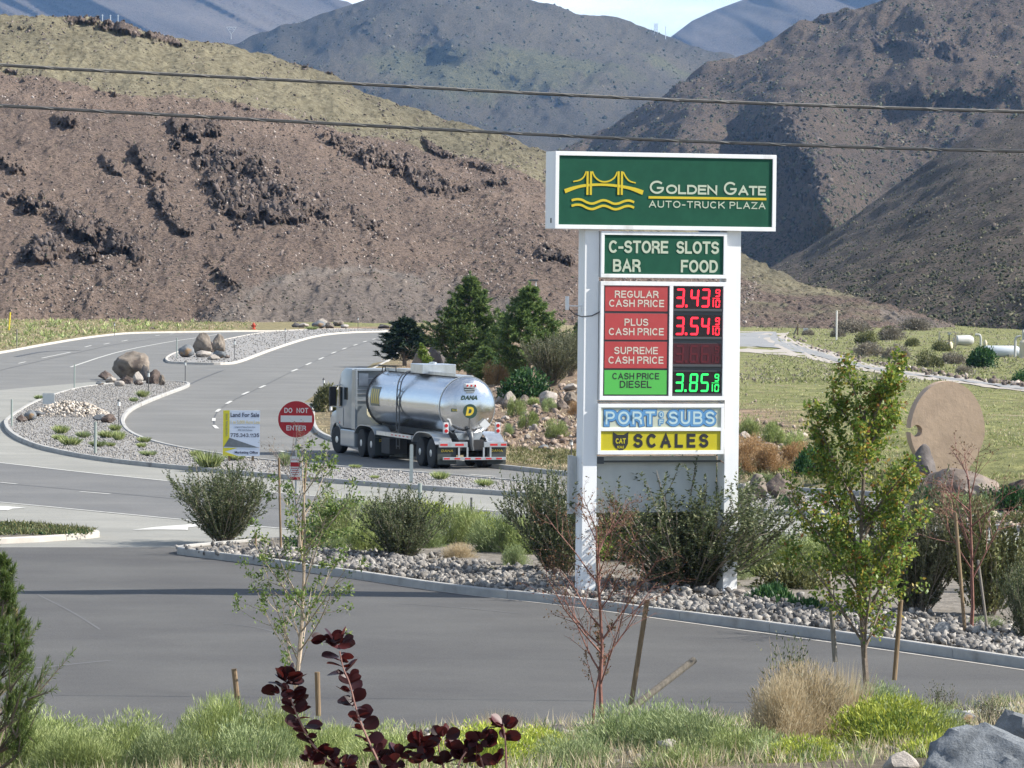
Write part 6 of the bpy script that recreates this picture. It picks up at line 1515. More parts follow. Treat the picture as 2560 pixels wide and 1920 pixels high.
LM = {
 'fieldg': leafmat('field_grass_blades', [(0, (.12, .145, .05)), (.5, (.23, .25, .10)), (1, (.36, .35, .17))], .35),
 'feather': leafmat('feathery_green_leaves', [(0, (.10, .135, .04)), (.45, (.26, .315, .105)), (1, (.50, .53, .26))], .22),
 'yellow': leafmat('yellow_green_leaves', [(0, (.09, .14, .035)), (.5, (.20, .28, .06)), (.78, (.28, .35, .06)), (1, (.46, .48, .07))], .25),
 'grey': leafmat('grey_green_leaves', [(0, (.09, .13, .05)), (.5, (.24, .295, .125)), (1, (.46, .50, .27))], .22),
 'dark': leafmat('dark_willow_leaves', [(0, (.04, .055, .025)), (.5, (.095, .12, .055)), (.85, (.17, .19, .095)), (1, (.29, .29, .16))], .3),
 'emerald': leafmat('emerald_leaves', [(0, (.015, .045, .018)), (.6, (.035, .10, .03)), (1, (.10, .18, .05))], .25),
 'pine': leafmat('pine_needles', [(0, (.045, .08, .03)), (.5, (.12, .19, .06)), (1, (.28, .36, .12))], .35),
 'pinefg': leafmat('young_pine_needles', [(0, (.045, .08, .02)), (.5, (.12, .18, .045)), (1, (.24, .30, .09))], .25),
 'spruce': leafmat('dark_spruce_needles', [(0, (.008, .018, .010)), (.7, (.020, .04, .018)), (1, (.05, .08, .03))], .1),
 'pear': leafmat('pear_leaves', [(0, (.08, .15, .025)), (.45, (.18, .27, .045)), (.75, (.32, .37, .07)), (.9, (.50, .43, .08)), (.96, (.34, .18, .05)), (1, (.30, .11, .05))], .42, .45, .3),
 'lime': leafmat('lime_tree_leaves', [(0, (.08, .14, .02)), (.6, (.19, .28, .04)), (1, (.32, .38, .08))], .35),
 'crab': leafmat('reddish_sparse_leaves', [(0, (.05, .035, .02)), (.5, (.13, .10, .04)), (1, (.22, .10, .06))], .25),
 'sapling': leafmat('tufted_sapling_leaves', [(0, (.06, .10, .03)), (.5, (.13, .20, .05)), (1, (.24, .27, .08))], .3),
 'tan': leafmat('dry_straw', [(0, (.32, .25, .15)), (.5, (.48, .39, .25)), (1, (.62, .54, .37))], .4),
 'orange': leafmat('dry_orange_brush', [(0, (.24, .14, .06)), (.5, (.36, .23, .11)), (1, (.50, .36, .20))], .25),
 'scrub': leafmat('grey_scrub', [(0, (.12, .10, .075)), (.5, (.20, .175, .135)), (1, (.29, .26, .20))], .15),
 'olive': leafmat('olive_scrub', [(0, (.06, .07, .025)), (.5, (.13, .14, .055)), (1, (.22, .21, .09))], .2),
 'brownb': leafmat('brown_dead_foliage', [(0, (.10, .06, .035)), (.5, (.17, .11, .065)), (1, (.25, .18, .11))], .15),
 'purple': leafmat('purple_brown_shrub_leaves', [(0, (.06, .07, .035)), (.5, (.13, .135, .075)), (1, (.22, .22, .13))], .3),
}
M_BARK = mat('grey_brown_bark', (.13, .10, .075), (.22, .175, .135), scale=14, rough=.9, bump=.4)
M_BARKP = mat('pale_bark', (.30, .235, .17), (.42, .34, .25), scale=14, rough=.85, bump=.2)
M_BARKR = mat('reddish_bark', (.14, .055, .04), (.24, .11, .08), scale=12, rough=.75, bump=.2)
M_TWIG = mat('grey_twig', (.17, .14, .11), (.28, .24, .19), scale=14, rough=.9)

def stems_geo(n, h, spread, r, rng, seg=4, bend=.25, n_side=3):
    g = Geo(); lines = []
    for _ in range(n):
        a = rng.uniform(0, 2 * PI); t = rng.uniform(.1, 1) * spread; d = Vector((math.cos(a) * t, math.sin(a) * t, 1)).normalized(); L = h * rng.uniform(.65, 1.05)
        p = Vector((rng.uniform(-.06, .06), rng.uniform(-.06, .06), -.03)); pts = [p.copy()]
        for k in range(seg):
            d = (d + Vector((rng.normal() * .09, rng.normal() * .09, bend * .25))).normalized(); p = p + d * (L / seg); pts.append(p.copy())
        g.tube(pts, [r * (1 - .75 * i / seg) for i in range(seg + 1)], n_side, cap=False); lines.append(np.array([tuple(q) for q in pts]))
    return g, lines
def along(lines, n, rng, t0=.25, t1=1.0, power=1.):
    k = rng.integers(0, len(lines), n); t = t0 + (t1 - t0) * rng.uniform(0, 1, n) ** power
    L = np.array(lines); S = L.shape[1] - 1; f = t * S; i = np.minimum(f.astype(int), S - 1); u = (f - i)[:, None]
    P = L[k, i] * (1 - u) + L[k, i + 1] * u; D = unit(L[k, i + 1] - L[k, i]); return P, D, t
PROTO = {}
def feather_bush(key, mk, seed, n=6500, Rr=.75, Hh=1.0, lobes=16, L=.13, w=.013, flower=0., stiff=.8):
    """rabbitbrush: a mound of fine upright sprays"""
    rng = np.random.default_rng(seed)
    ld = dome_dirs(lobes, rng, 1, .05); ls = rng.uniform(.62, 1.1, lobes); lc = rng.uniform(0, .45, lobes)
    k = rng.integers(0, lobes, n); d = unit(ld[k] + rng.normal(size=(n, 3)) * .2); d[:, 2] = np.abs(d[:, 2])
    u = 1 - rng.uniform(0, 1, n) ** 1.6 * .62; r = u * ls[k]
    P = d * r[:, None] * np.array([Rr, Rr, Hh]); A = d * .7 + np.array([0, 0, stiff * .7]) + rng.normal(size=(n, 3)) * .42
    c = rng.uniform(0, .45, n) + lc[k]
    if flower: top = (u > .86) & (rng.uniform(0, 1, n) < flower); c[top] = rng.uniform(.78, 1, top.sum())
    Ls = L * rng.uniform(.6, 1.3, n)
    g, _ = stems_geo(14, Hh * .8, .9, .012, rng)
    PROTO[key] = [('foliage', leaves('foliage', P, A, Ls, w, LM[mk], c, rng)), ('stems', g.mesh('stems', M_TWIG))]
def willow_shrub(key, mk, seed, n=30000, stems=100, h=1.5, spread=1.0, L=.042, w=.015, bark=None, t0=.18):
    rng = np.random.default_rng(seed); g, lines = stems_geo(stems, h, spread, .007, rng, 5, .30)
    side = []
    for l in lines:      # side twigs
        for _ in range(6):
            i = rng.integers(1, 5); p = l[i]; d = unit((l[i + 1] - l[i])[None])[0] + rng.normal(size=3) * .45; d = d / np.linalg.norm(d); Lt = h * rng.uniform(.12, .26)
            side.append(np.array([p + d * Lt * q / 5 + np.array([0, 0, .02 * q * q * .3]) for q in range(6)]))
    allL = lines + side; P, D, t = along(allL, n, rng, t0, 1.); A = D + rng.normal(size=(n, 3)) * .55
    for l in side[::4]: g.tube([Vector(q) for q in l[::2]], [.004, .003, .002], 3, cap=False)
    PROTO[key] = [('foliage', leaves('foliage', P, A, L * rng.uniform(.6, 1.3, n), w, LM[mk], None, rng)), ('stems', g.mesh('stems', bark or M_TWIG))]
def tuft(key, mk, seed, n=500, h=.35, spread=.6, w=.012):
    rng = np.random.default_rng(seed); a = rng.uniform(0, 2 * PI, n); r0 = rng.uniform(0, .12, n); P = np.stack([r0 * np.cos(a), r0 * np.sin(a), np.zeros(n)], 1)
    d = np.stack([np.cos(a) * spread * rng.uniform(0, 1, n), np.sin(a) * spread * rng.uniform(0, 1, n), np.ones(n)], 1) + rng.normal(size=(n, 3)) * .12
    PROTO[key] = [('foliage', leaves('foliage', P, d, h * rng.uniform(.5, 1.1, n), w, LM[mk], None, rng))]
def mound(key, mk, seed, n=2600, Rr=.8, Hh=.6, L=.11, w=.05):
    rng = np.random.default_rng(seed); lob = 12; ld = dome_dirs(lob, rng, 1, 0); ls = rng.uniform(.7, 1.05, lob); k = rng.integers(0, lob, n)
    d = unit(ld[k] + rng.normal(size=(n, 3)) * .33); d[:, 2] = np.abs(d[:, 2]); u = 1 - rng.uniform(0, 1, n) ** 1.5 * .55
    P = d * (u * ls[k])[:, None] * np.array([Rr, Rr, Hh]); A = d + rng.normal(size=(n, 3)) * .7
    g, _ = stems_geo(10, Hh * .8, .9, .014, rng)
    PROTO[key] = [('foliage', leaves('foliage', P, A, L * rng.uniform(.6, 1.3, n), w, LM[mk], None, rng)), ('stems', g.mesh('stems', M_TWIG))]
willow_shrub('darkbig', 'dark', 89, 42000, 150, 1.5, .95, L=.034, w=.014)
for i in range(3):
    feather_bush('feather%d' % i, 'feather', 20 + i, 7500); feather_bush('yellow%d' % i, 'yellow', 40 + i, 7500, flower=.75, L=.10, w=.016); feather_bush('grey%d' % i, 'grey', 60 + i, 7000, L=.12)
    willow_shrub('dark%d' % i, 'dark', 80 + i); mound('olive%d' % i, 'olive', 90 + i); mound('scrub%d' % i, 'scrub', 95 + i, 3000, L=.12, w=.03)
    mound('emerald%d' % i, 'emerald', 105 + i, 2600, L=.10, w=.055); feather_bush('green%d' % i, 'feather', 120 + i, 3000, .7, .55, L=.12, w=.018)
    feather_bush('orange%d' % i, 'orange', 130 + i, 4500, .75, .8, L=.10, w=.02, stiff=.5)
feather_bush('fg0', 'feather', 151, 26000, .75, 1.0, 50, L=.09, w=.009); feather_bush('fg1', 'grey', 152, 26000, .75, 1.0, 50, L=.08, w=.009)
feather_bush('fgy0', 'yellow', 153, 19000, .75, 1.0, 44, L=.07, w=.014, flower=.85); feather_bush('fg2', 'feather', 154, 22000, .75, 1.0, 40, L=.12, w=.008)
mound('lowgreen', 'olive', 141, 1600, .9, .25); mound('emeraldlow', 'emerald', 142, 3000, .9, .35)
willow_shrub('purple', 'purple', 150, 26000, 90, 1.3, .95); willow_shrub('reddish', 'olive', 155, 14000, 60, 1.5, .9, L=.05, w=.028); willow_shrub('thin', 'dark', 156, 1500, 34, 1.0, .6)
feather_bush('straw', 'tan', 157, 9000, .62, 1.0, 40, L=.14, w=.009, stiff=1.1); tuft('strawfine', 'tan', 158, 900, .8, .5, .008); tuft('weed', 'feather', 159, 380, .3, 1.0, .02); tuft('weed2', 'grey', 160, 420, .3, 1.3, .02)
used_proto = {}
def place(key, name, label, cat, loc, s, rz=None, group=None):
    loc = tuple(map(float, loc)); s = s if hasattr(s, '__len__') else (s, s, s)
    t = thing(name, label, cat, loc, random.uniform(0, 6) if rz is None else rz, group, s)
    for pn, me in PROTO[key]: link(pn, me, t)
    return t
DIMS = {}
def dims(key):
    if key not in DIMS:
        me = PROTO[key][0][1]; co = np.empty(len(me.vertices) * 3); me.vertices.foreach_get('co', co); co = co.reshape(-1, 3)
        DIMS[key] = (np.percentile(np.abs(co[:, 0]), 98), np.percentile(co[:, 2], 99))
    return DIMS[key]
def shrub(key, px_, py_, wpx, hpx, label, name='shrub', cat='shrub', z=None, group=None, d=None):
    """foot pixel, width and height in photo pixels"""
    if d is not None:
        p = W(px_, py_, d); 
    else: p = gp(px_, py_) if z is None else G(px_, py_, z)
    s = p[1] / FPX; rx, hz_ = dims(key)
    return place(key, name, label, cat, p, (wpx * s / 2 / rx, wpx * s / 2 / rx, hpx * s / hz_), None, group)

# shrubs of the planting bed
SH = [('feather1', 2120, 1452, 170, 100, 'pale green bush directly behind the pear tree trunk'), ('yellow2', 2230, 1448, 150, 84, 'bright green bush right behind the pear tree'), ('feather0', 2340, 1460, 150, 90, 'pale green bush between the pear tree and the right stake'), ('feather2', 1880, 1440, 130, 84, 'pale green bush right against the right sign pole'), ('grey1', 1830, 1470, 90, 60, 'small grey-green bush at the foot of the right sign pole'), ('feather2', 1330, 1400, 130, 96, 'light green bush just behind the tall dark shrub by the pole'), ('yellow1', 1640, 1420, 130, 90, 'bright green bush behind the largest dark shrub'), ('grey0', 1060, 1385, 110, 80, 'soft green bush touching the right side of the round dark shrub'), ('feather1', 915, 1395, 100, 84, 'green bush touching the left side of the round dark shrub'),
      ('dark0', 558, 1368, 200, 190, 'dark willowy shrub at the left tip of the planting bed'),
      ('dark1', 1005, 1412, 180, 176, 'round dark green shrub on the rubble, centre of the planting bed'),
      ('dark2', 1398, 1455, 200, 262, 'tall dark shrub just left of the left sign pole'),
      ('darkbig', 1728, 1494, 470, 310, 'largest dark shrub, spreading between and beyond the sign poles'),
      ('purple', 2290, 1556, 240, 330, 'dark twiggy shrub behind the leafy pear tree'),
      ('reddish', 2470, 1560, 230, 300, 'yellow-green shrub round the foot of the right bare tree'),
      ('dark1', 2575, 1620, 130, 210, 'dark shrub cut by the right edge, above the kerb'),
      ('feather0', 862, 1372, 150, 112, 'light green feathery bush left of the round dark shrub'),
      ('feather1', 960, 1345, 130, 78, 'pale green bush behind the round dark shrub'),
      ('yellow0', 1085, 1352, 120, 84, 'yellow-green bush right behind the round dark shrub'),
      ('feather2', 1165, 1378, 140, 100, 'light green bush in the middle of the hedge of low bushes'),
      ('grey0', 1258, 1398, 140, 96, 'grey-green bush left of the tall dark shrub by the pole'),
      ('yellow1', 1225, 1362, 120, 70, 'bright green low bush behind the grey-green one'),
      ('grey1', 1290, 1432, 50, 60, 'small grey-green tuft under the tall dark shrub'),
      ('grey2', 838, 1400, 50, 54, 'small silvery bush beside the left light green bush'),
      ('yellow2', 1560, 1420, 150, 130, 'bright green bush seen between the two sign poles'),
      ('feather0', 1935, 1455, 190, 110, 'pale green bush right of the largest dark shrub'),
      ('feather1', 2040, 1440, 160, 90, 'soft pale green bush left behind the pear tree'),
      ('olive0', 1985, 1490, 170, 80, 'brownish olive bush in front of the soft pale green one'),
      ('feather2', 2540, 1500, 160, 120, 'pale green bush at the right edge behind the bare tree'),
      ('yellow0', 2400, 1440, 110, 80, 'bright green bush behind the stake of the right bare tree'),
      ('emeraldlow', 1925, 1528, 110, 60, 'emerald green creeping plant near the black stake'),
      ('emeraldlow', 2015, 1548, 120, 50, 'dark green creeping plant left of the pear tree'),
      ('emerald0', 1940, 1520, 60, 62, 'small upright emerald bush at the black stake'),
      ('lowgreen', 1800, 1528, 190, 26, 'low green mat behind the kerb, right of the sign'),
      ('lowgreen', 1230, 1442, 110, 22, 'low green weeds on the rubble left of the sign'),
      ('emerald1', 770, 1392, 90, 60, 'small leafy green bush at the foot of the staked bare tree'),
      ('lowgreen', 650, 1376, 90, 22, 'low greenery beside the small stake at the bed tip'),
      ('grey0', 2460, 1592, 90, 44, 'grey-green tuft at the foot of the right bare tree')]
for i, a in enumerate(SH):
    k_ = (1.28, 1.12) if a[0][:4] in ('feat', 'yell', 'grey') else (1.12, 1.03) if a[0][:4] == 'dark' else (1, 1)
    shrub(a[0], a[1], a[2], a[3] * k_[0], a[4] * k_[1], a[5], group='shrubs in the planting bed')
shrub('straw', 1150, 1412, 90, 52, 'dry straw coloured grass clump on the rubble', 'grass_clump', 'grass', group='dry grass clumps')
shrub('strawfine', 1395, 1462, 60, 30, 'small dry grass clump at the foot of the tall dark shrub', 'grass_clump', 'grass', group='dry grass clumps')
# median weeds
for i, a in enumerate([('weed', 152, 1084, 40, 24, 'leftmost round green weed on the near median gravel'), ('weed', 148, 1100, 34, 16, 'small bright weed just below the leftmost round one'), ('weed', 176, 1113, 54, 24, 'wide weed left of the grey marker post on the gravel'), ('weed2', 208, 1094, 40, 18, 'grey-green weed above the grey marker post'),
                       ('weed', 288, 1078, 30, 20, 'round green weed right of the rubble heap foot'), ('weed', 268, 1094, 50, 20, 'broad weed right of the grey marker post'), ('weed', 296, 1100, 34, 26, 'upright bright weed beside the broad one'), ('weed2', 245, 1116, 50, 16, 'flat weed at the foot of the grey marker post'), ('weed', 276, 1116, 26, 12, 'small weed right of the marker post foot'),
                       ('weed', 360, 1106, 36, 16, 'weed near the inner kerb left of the land sign'), ('weed', 354, 1119, 26, 14, 'small weed below the one near the inner kerb'), ('weed2', 370, 1139, 44, 14, 'flat weed by the lower kerb left of the land sign'), ('weed', 490, 1141, 32, 18, 'bright weed left of the tall green weed'), ('weed', 522, 1170, 70, 46, 'tall feathery green weed at the left foot of the land sign'),
                       ('weed', 590, 1150, 50, 16, 'green weed under the land sale board'), ('weed', 356, 993, 34, 20, 'weed on the kerb below the domed boulder'), ('weed2', 334, 1004, 24, 12, 'small dry weed on the inner kerb'), ('weed2', 96, 998, 26, 12, 'weed at the upper kerb beside the blank board'), ('weed', 888, 1170, 30, 10, 'tiny green weed on the gravel in front of the cab'),
                       ('weed', 937, 1196, 26, 9, 'tiny weed on the gravel left of the pale marker post'), ('weed', 1100, 1198, 44, 22, 'pale green weed right of the pale marker post'), ('weed', 1212, 1215, 48, 20, 'bright green weed near the kerb under the tanker tail'), ('weed2', 712, 1166, 30, 40, 'dry grass clump behind the small notice'), ('weed', 780, 824, 34, 9, 'weed in front of the far bend rocks'),
                       ('weed', 345, 878 + 4, 24, 9, 'weed beside the marker post of the far boulder pile')][:-1]):
    shrub(a[0], a[1], a[2], a[3], a[4], a[5], 'weed', 'weed', z=.12, group='weeds on the gravel medians')
# median right of the sign
for a in (('grey1', 2400, 1290, 150, 56, 'grey-green bush in front of the very large mottled boulder'), ('emerald2', 2510, 1278, 120, 62, 'dark green juniper bush right of the very large boulder'), ('emerald0', 2310, 1282, 120, 60, 'dark green bush left under the very large boulder'), ('lowgreen', 2530, 1306, 110, 24, 'low green mat on the pale gravel at the right edge'), ('emerald1', 1955, 1262, 30, 24, 'tiny green sprig between the boulders right of the sign')):
    shrub(*a, z=.13, group='bushes among the right boulders')
# bank: pines and shrubs
def pine(key, mk, seed, H=5., Rb=1.4, n=15000, L=.16, w=.02, whorls=16, bark=M_BARK, slope=.35, dens=None, cone=1.35):
    rng = np.random.default_rng(seed); g = Geo(); tr = [(rng.normal() * .02 * i, rng.normal() * .02 * i, H * i / 6) for i in range(7)]
    tr[0] = (0, 0, -.2); g.tube(tr, [.11 * H / 5 * (1 - .9 * i / 6) for i in range(7)], 8); trunk = g.mesh('trunk', bark, True)
    lines = []
    for wv in range(whorls):
        z = H * (.10 + .88 * wv / whorls); prog = (z / H); rad = Rb * min(1, (1 - prog) * cone + .05) * (1.0 if prog > .16 else .8)
        for b in range(9 if prog < .8 else 6):
            a = rng.uniform(0, 2 * PI); L_ = rad * rng.uniform(.6, 1.08); up = slope * rng.uniform(.5, 1.5)
            pts = [np.array([math.cos(a) * L_ * t, math.sin(a) * L_ * t, z + L_ * up * t ** 1.4]) for t in np.linspace(0, 1, 6)]; lines.append(np.array(pts))
            for _ in range(4):
                i = rng.integers(2, 5); d = pts[i + 1 if i < 5 else 5] - pts[i - 1]; d = d / (np.linalg.norm(d) + 1e-9) + rng.normal(size=3) * .5 + np.array([0, 0, .25]); Lt = L_ * rng.uniform(.2, .4)
                lines.append(np.array([pts[i] + d * Lt * t for t in np.linspace(0, 1, 6)]))
    lines.append(np.array([[0, 0, H * (.85 + .17 * t)] for t in np.linspace(0, 1, 6)]))
    bg_ = Geo()
    for l in lines[::1]: bg_.tube([Vector(q) for q in l[::2]], [.02, .012, .006], 3, cap=False)
    P, D, t = along(lines, n, rng, .25, 1.0, .8); A = D * 1.0 + rng.normal(size=(n, 3)) * .65 + np.array([0, 0, .25])
    PROTO[key] = [('crown', leaves('crown', P, A, L * rng.uniform(.6, 1.2, n), w, LM[mk], None, rng)), ('trunk', trunk), ('limbs', bg_.mesh('limbs', bark))]
pine('pineA', 'pine', 201, 4.2, 1.35, 46000, .17, .034, 20); pine('pineB', 'pine', 202, 3.7, 1.25, 36000, .17, .034, 17); pine('spruce', 'spruce', 203, 2.6, .95, 20000, .15, .034, 13, slope=.8, cone=1.0); pine('fgpine', 'pinefg', 204, 3.0, 1.0, 46000, .11, .008, 12, slope=.75)
def tree_at(key, px_, base_py, wpx, top_py, label, name='pine_tree', cat='tree', d=None, p=None, group=None):
    p = gp(px_, base_py) if p is None else p; s = p[1] / FPX; rx, hz_ = dims(key); return place(key, name, label, cat, p, (wpx * s / 2 / rx, wpx * s / 2 / rx, (base_py - top_py) * s / hz_), None, group)
tree_at('spruce', 1012, 915, 110, 797, 'small dark spruce with spreading arms above the truck cab', 'spruce_tree')
tree_at('pineA', 1172, 950, 170, 698, 'tallest green pine behind the tank')
tree_at('pineB', 1322, 948, 160, 722, 'broad green pine right of the tallest pine')
tree_at('pineB', 1452, 905, 70, 800, 'small dark pine mostly hidden by the left sign pole')
tree_at('pineA', 1215, 960, 90, 870, 'little pine at the right foot of the tallest pine')
for a in (('brownb0', 1248, 905, 70, 90, 'brown dead bush between the two green pines'), ('purple', 1380, 965, 130, 120, 'grey-brown shrub at the foot of the right pine'), ('purple', 1425, 940, 90, 110, 'second grey-brown shrub tucked against the sign pole'), ('emerald0', 1265, 955, 110, 60, 'green shrub behind the tank end'), ('emerald1', 1315, 995, 120, 72, 'dark green spreading bush above the bank rocks'),
          ('orange0', 1242, 962, 60, 56, 'dry orange bush right above the tank end'), ('green0', 1290, 1040, 46, 44, 'upper green clump on the rocky bank'), ('green1', 1315, 1072, 60, 44, 'long green clump under the upper one on the bank'), ('green2', 1392, 1094, 60, 44, 'lower green clump on the bank next to the lamp post'), ('grey0', 1272, 1090, 42, 30, 'grey-green clump next to the right tail lamp'),
          ('green0', 1335, 1012, 34, 18, 'small green weed above the round stone on the bank'), ('orange1', 1436, 1040, 30, 36, 'dry orange tuft touching the left sign pole'), ('grey1', 1375, 1030, 40, 34, 'pale straw-green weed under the widest pale rock'), ('olive1', 822, 1030, 70, 66, 'grey-green roadside shrub left of the truck cab'), ('green1', 850, 1060, 40, 26, 'bright green weed beside the cab mirror'), ('olive2', 1382, 1150, 30, 18, 'olive weed in the verge grass by the kerb'),
          ('orange0', 1880, 1150, 90, 60, 'orange dry brush right of the sign, on the bank'), ('orange2', 1925, 1178, 80, 66, 'lower orange dry brush in front of the green bank bushes'), ('orange1', 1990, 1158, 70, 52, 'middle orange dry brush on the bank'), ('orange0', 1860, 1185, 60, 50, 'orange brush touching the right sign pole'),
          ('green0', 1870, 1090, 60, 44, 'green bush high on the bank next to the right pole'), ('green1', 1935, 1112, 70, 56, 'bright green bush in the middle of the bank'), ('green2', 1985, 1130, 60, 50, 'green bush right of the bright one on the bank'), ('emerald0', 2035, 1188, 90, 66, 'dark green bush at the right end of the orange brush'), ('green0', 2060, 1140, 60, 40, 'small green bush left of the pear tree top'), ('grey0', 1905, 1206, 60, 22, 'low grey-green weed behind the boulders right of the sign')):
    if a[0] == 'brownb0' and 'brownb0' not in PROTO: mound('brownb0', 'brownb', 170, 3600, .7, 1.0, L=.1, w=.04)
    shrub(*a, group='bushes on the planted bank')
# far field scrub
for i, a in enumerate([('olive0', 2165, 858, 52, 30, 'olive shrub left of the pale scrub beyond the access road'), ('scrub0', 2095, 842, 36, 20, 'grey scrub behind the slim pale pole'), ('scrub1', 2170, 892, 74, 36, 'wide grey scrub bush nearest the access road'), ('scrub2', 2240, 896, 70, 34, 'second wide grey scrub bush beside the first'), ('scrub0', 2130, 832, 90, 34, 'pale scrub mass on the low rise'), ('scrub1', 2230, 850, 70, 30, 'brown-grey scrub in the middle of the field'), ('olive1', 2222, 838, 40, 22, 'olive shrub behind the brown-grey scrub'),
          ('olive2', 2320, 918, 72, 36, 'olive and brown shrub right of the grey scrub pair'), ('olive0', 2353, 878, 44, 26, 'olive shrub in front of the pale tank frame'), ('emerald0', 2462, 920, 84, 52, 'round dark green bush in front of the silver tank'), ('scrub2', 2410, 935, 44, 22, 'small grey scrub left of the round dark green bush'), ('scrub0', 2380, 910, 60, 28, 'tan scrub behind the olive and brown shrub'), ('emerald1', 2560, 958, 60, 34, 'dark green bush at the right edge above the road'),
          ('scrub1', 2290, 826, 90, 30, 'long brown scrub at the foot of the far slope'), ('scrub2', 2180, 812, 80, 26, 'pale brown scrub under the mountain foot'), ('olive1', 2280, 866, 36, 20, 'small olive shrub left of the frame'), ('scrub0', 2020, 838, 30, 14, 'small scrub beside the wooden gate post')]):
    shrub(*a, group='scrub bushes beyond the access road')
# grasses as ground cover
def scatter(name, mk, pts, h, w, per, spread=.6):
    n = len(pts) * per; P = np.repeat(pts, per, 0) + np.c_[RNG.normal(size=(n, 2)) * .12, np.zeros(n)]; A = np.c_[RNG.normal(size=(n, 2)) * spread, np.ones(n)]
    o = link(name, leaves(name, P, A, h * RNG.uniform(.5, 1.2, n), w, LM[mk])); o['kind'] = 'stuff'; return o
DRD = np.array([gp(*q)[:2] for q in [(1500, 832), (1850, 829), (1975, 828), (1966, 842), (2018, 861), (2081, 880), (2176, 909), (2335, 938), (2560, 968), (2800, 995), (2800, 1012), (2560, 980), (2271, 947), (2113, 919), (2018, 897), (1900, 884), (1500, 895)]])
def gps(n, x0, x1, y0, y1, dens=None):
    px = RNG.uniform(x0, x1, n); py = RNG.uniform(y0, y1, n)
    if dens is not None: k = dens(px, py) > RNG.uniform(0, 1, n); px, py = px[k], py[k]
    # vectorised ground hit
    P = G(px, py, .6)
    for _ in range(10):
        z = Hfun(P[:, 0], P[:, 1]); P = .35 * P + .65 * G(px, py, np.minimum(z, 4))
    P[:, 2] = Hfun(P[:, 0], P[:, 1]); 
    return P[(~inside(ROAD, P[:, 0], P[:, 1])) & (P[:, 1] < 520) & (~inside(DRD, P[:, 0], P[:, 1]))]
scatter('verge_grass', 'fieldg', gps(2600, -120, 620, 796, 884, lambda a, b: .8 + 0 * a), .32, .10, 6, .9); scatter('dry_verge_grass', 'tan', gps(1700, -120, 640, 800, 880), .32, .08, 6, .9); scatter('verge_grass', 'feather', gps(500, -120, 520, 805, 880, lambda a, b: np.clip(fbm(a / 40, b / 20, 3, 4) + .4, 0, 1)), .6, .13, 8)
scatter('field_grass', 'fieldg', gps(5200, 1800, 2700, 890, 1200, lambda a, b: np.clip(.55 + .8 * fbm(a / 60, b / 25, 3, 14), .1, 1)), .16, .035, 4, .9); scatter('field_grass', 'tan', gps(1500, 1800, 2700, 880, 1200), .12, .03, 4, .9)
scatter('field_grass', 'fieldg', gps(1800, 1900, 2700, 815, 960), .25, .08, 4, 1.); scatter('dry_field_grass', 'scrub', gps(1500, 1850, 2700, 805, 960), .25, .07, 4, 1.)
scatter('bank_grass', 'olive', gps(700, 1270, 1440, 1122, 1165), .16, .03, 6); scatter('bank_grass', 'tan', gps(500, 1260, 1440, 1120, 1175), .13, .025, 5); scatter('bank_grass', 'tan', gps(900, 780, 1460, 780, 1130), .2, .04, 4)
scatter('bank_grass', 'olive', gps(500, 1850, 2250, 1150, 1225), .2, .04, 5)
# weeds of the small left island
P = G(RNG.uniform(-40, 225, 420), RNG.uniform(1309, 1338, 420), .12); P = P[inside(crw[:-1], P[:, 0], P[:, 1])]; scatter('ground_cover', 'olive', P, .16, .03, 8, .9); scatter('ground_cover', 'emerald', P[::3], .13, .04, 8, 1.)
rock_field('gravel_stones', P[::2] + np.array([.1, .1, .02]), np.full(len(P[::2]), .05), M_STONE)
# grass over the foreground slope
def slope_pts(n, d0, d1, x0=-9, x1=9):
    x = RNG.uniform(x0, x1, n); y = near_y(x) - RNG.uniform(d0, d1, n); return np.c_[x, y, Hfun(x, y)]
scatter('slope_grass', 'feather', slope_pts(500, .8, 17), .26, .012, 9, .45); scatter('slope_grass', 'grey', slope_pts(300, .5, 15), .22, .012, 8, .5); scatter('dry_slope_grass', 'tan', slope_pts(1500, .3, 15), .28, .010, 7, .4)
scatter('slope_grass', 'feather', slope_pts(300, .25, .7), .18, .012, 8, .6)
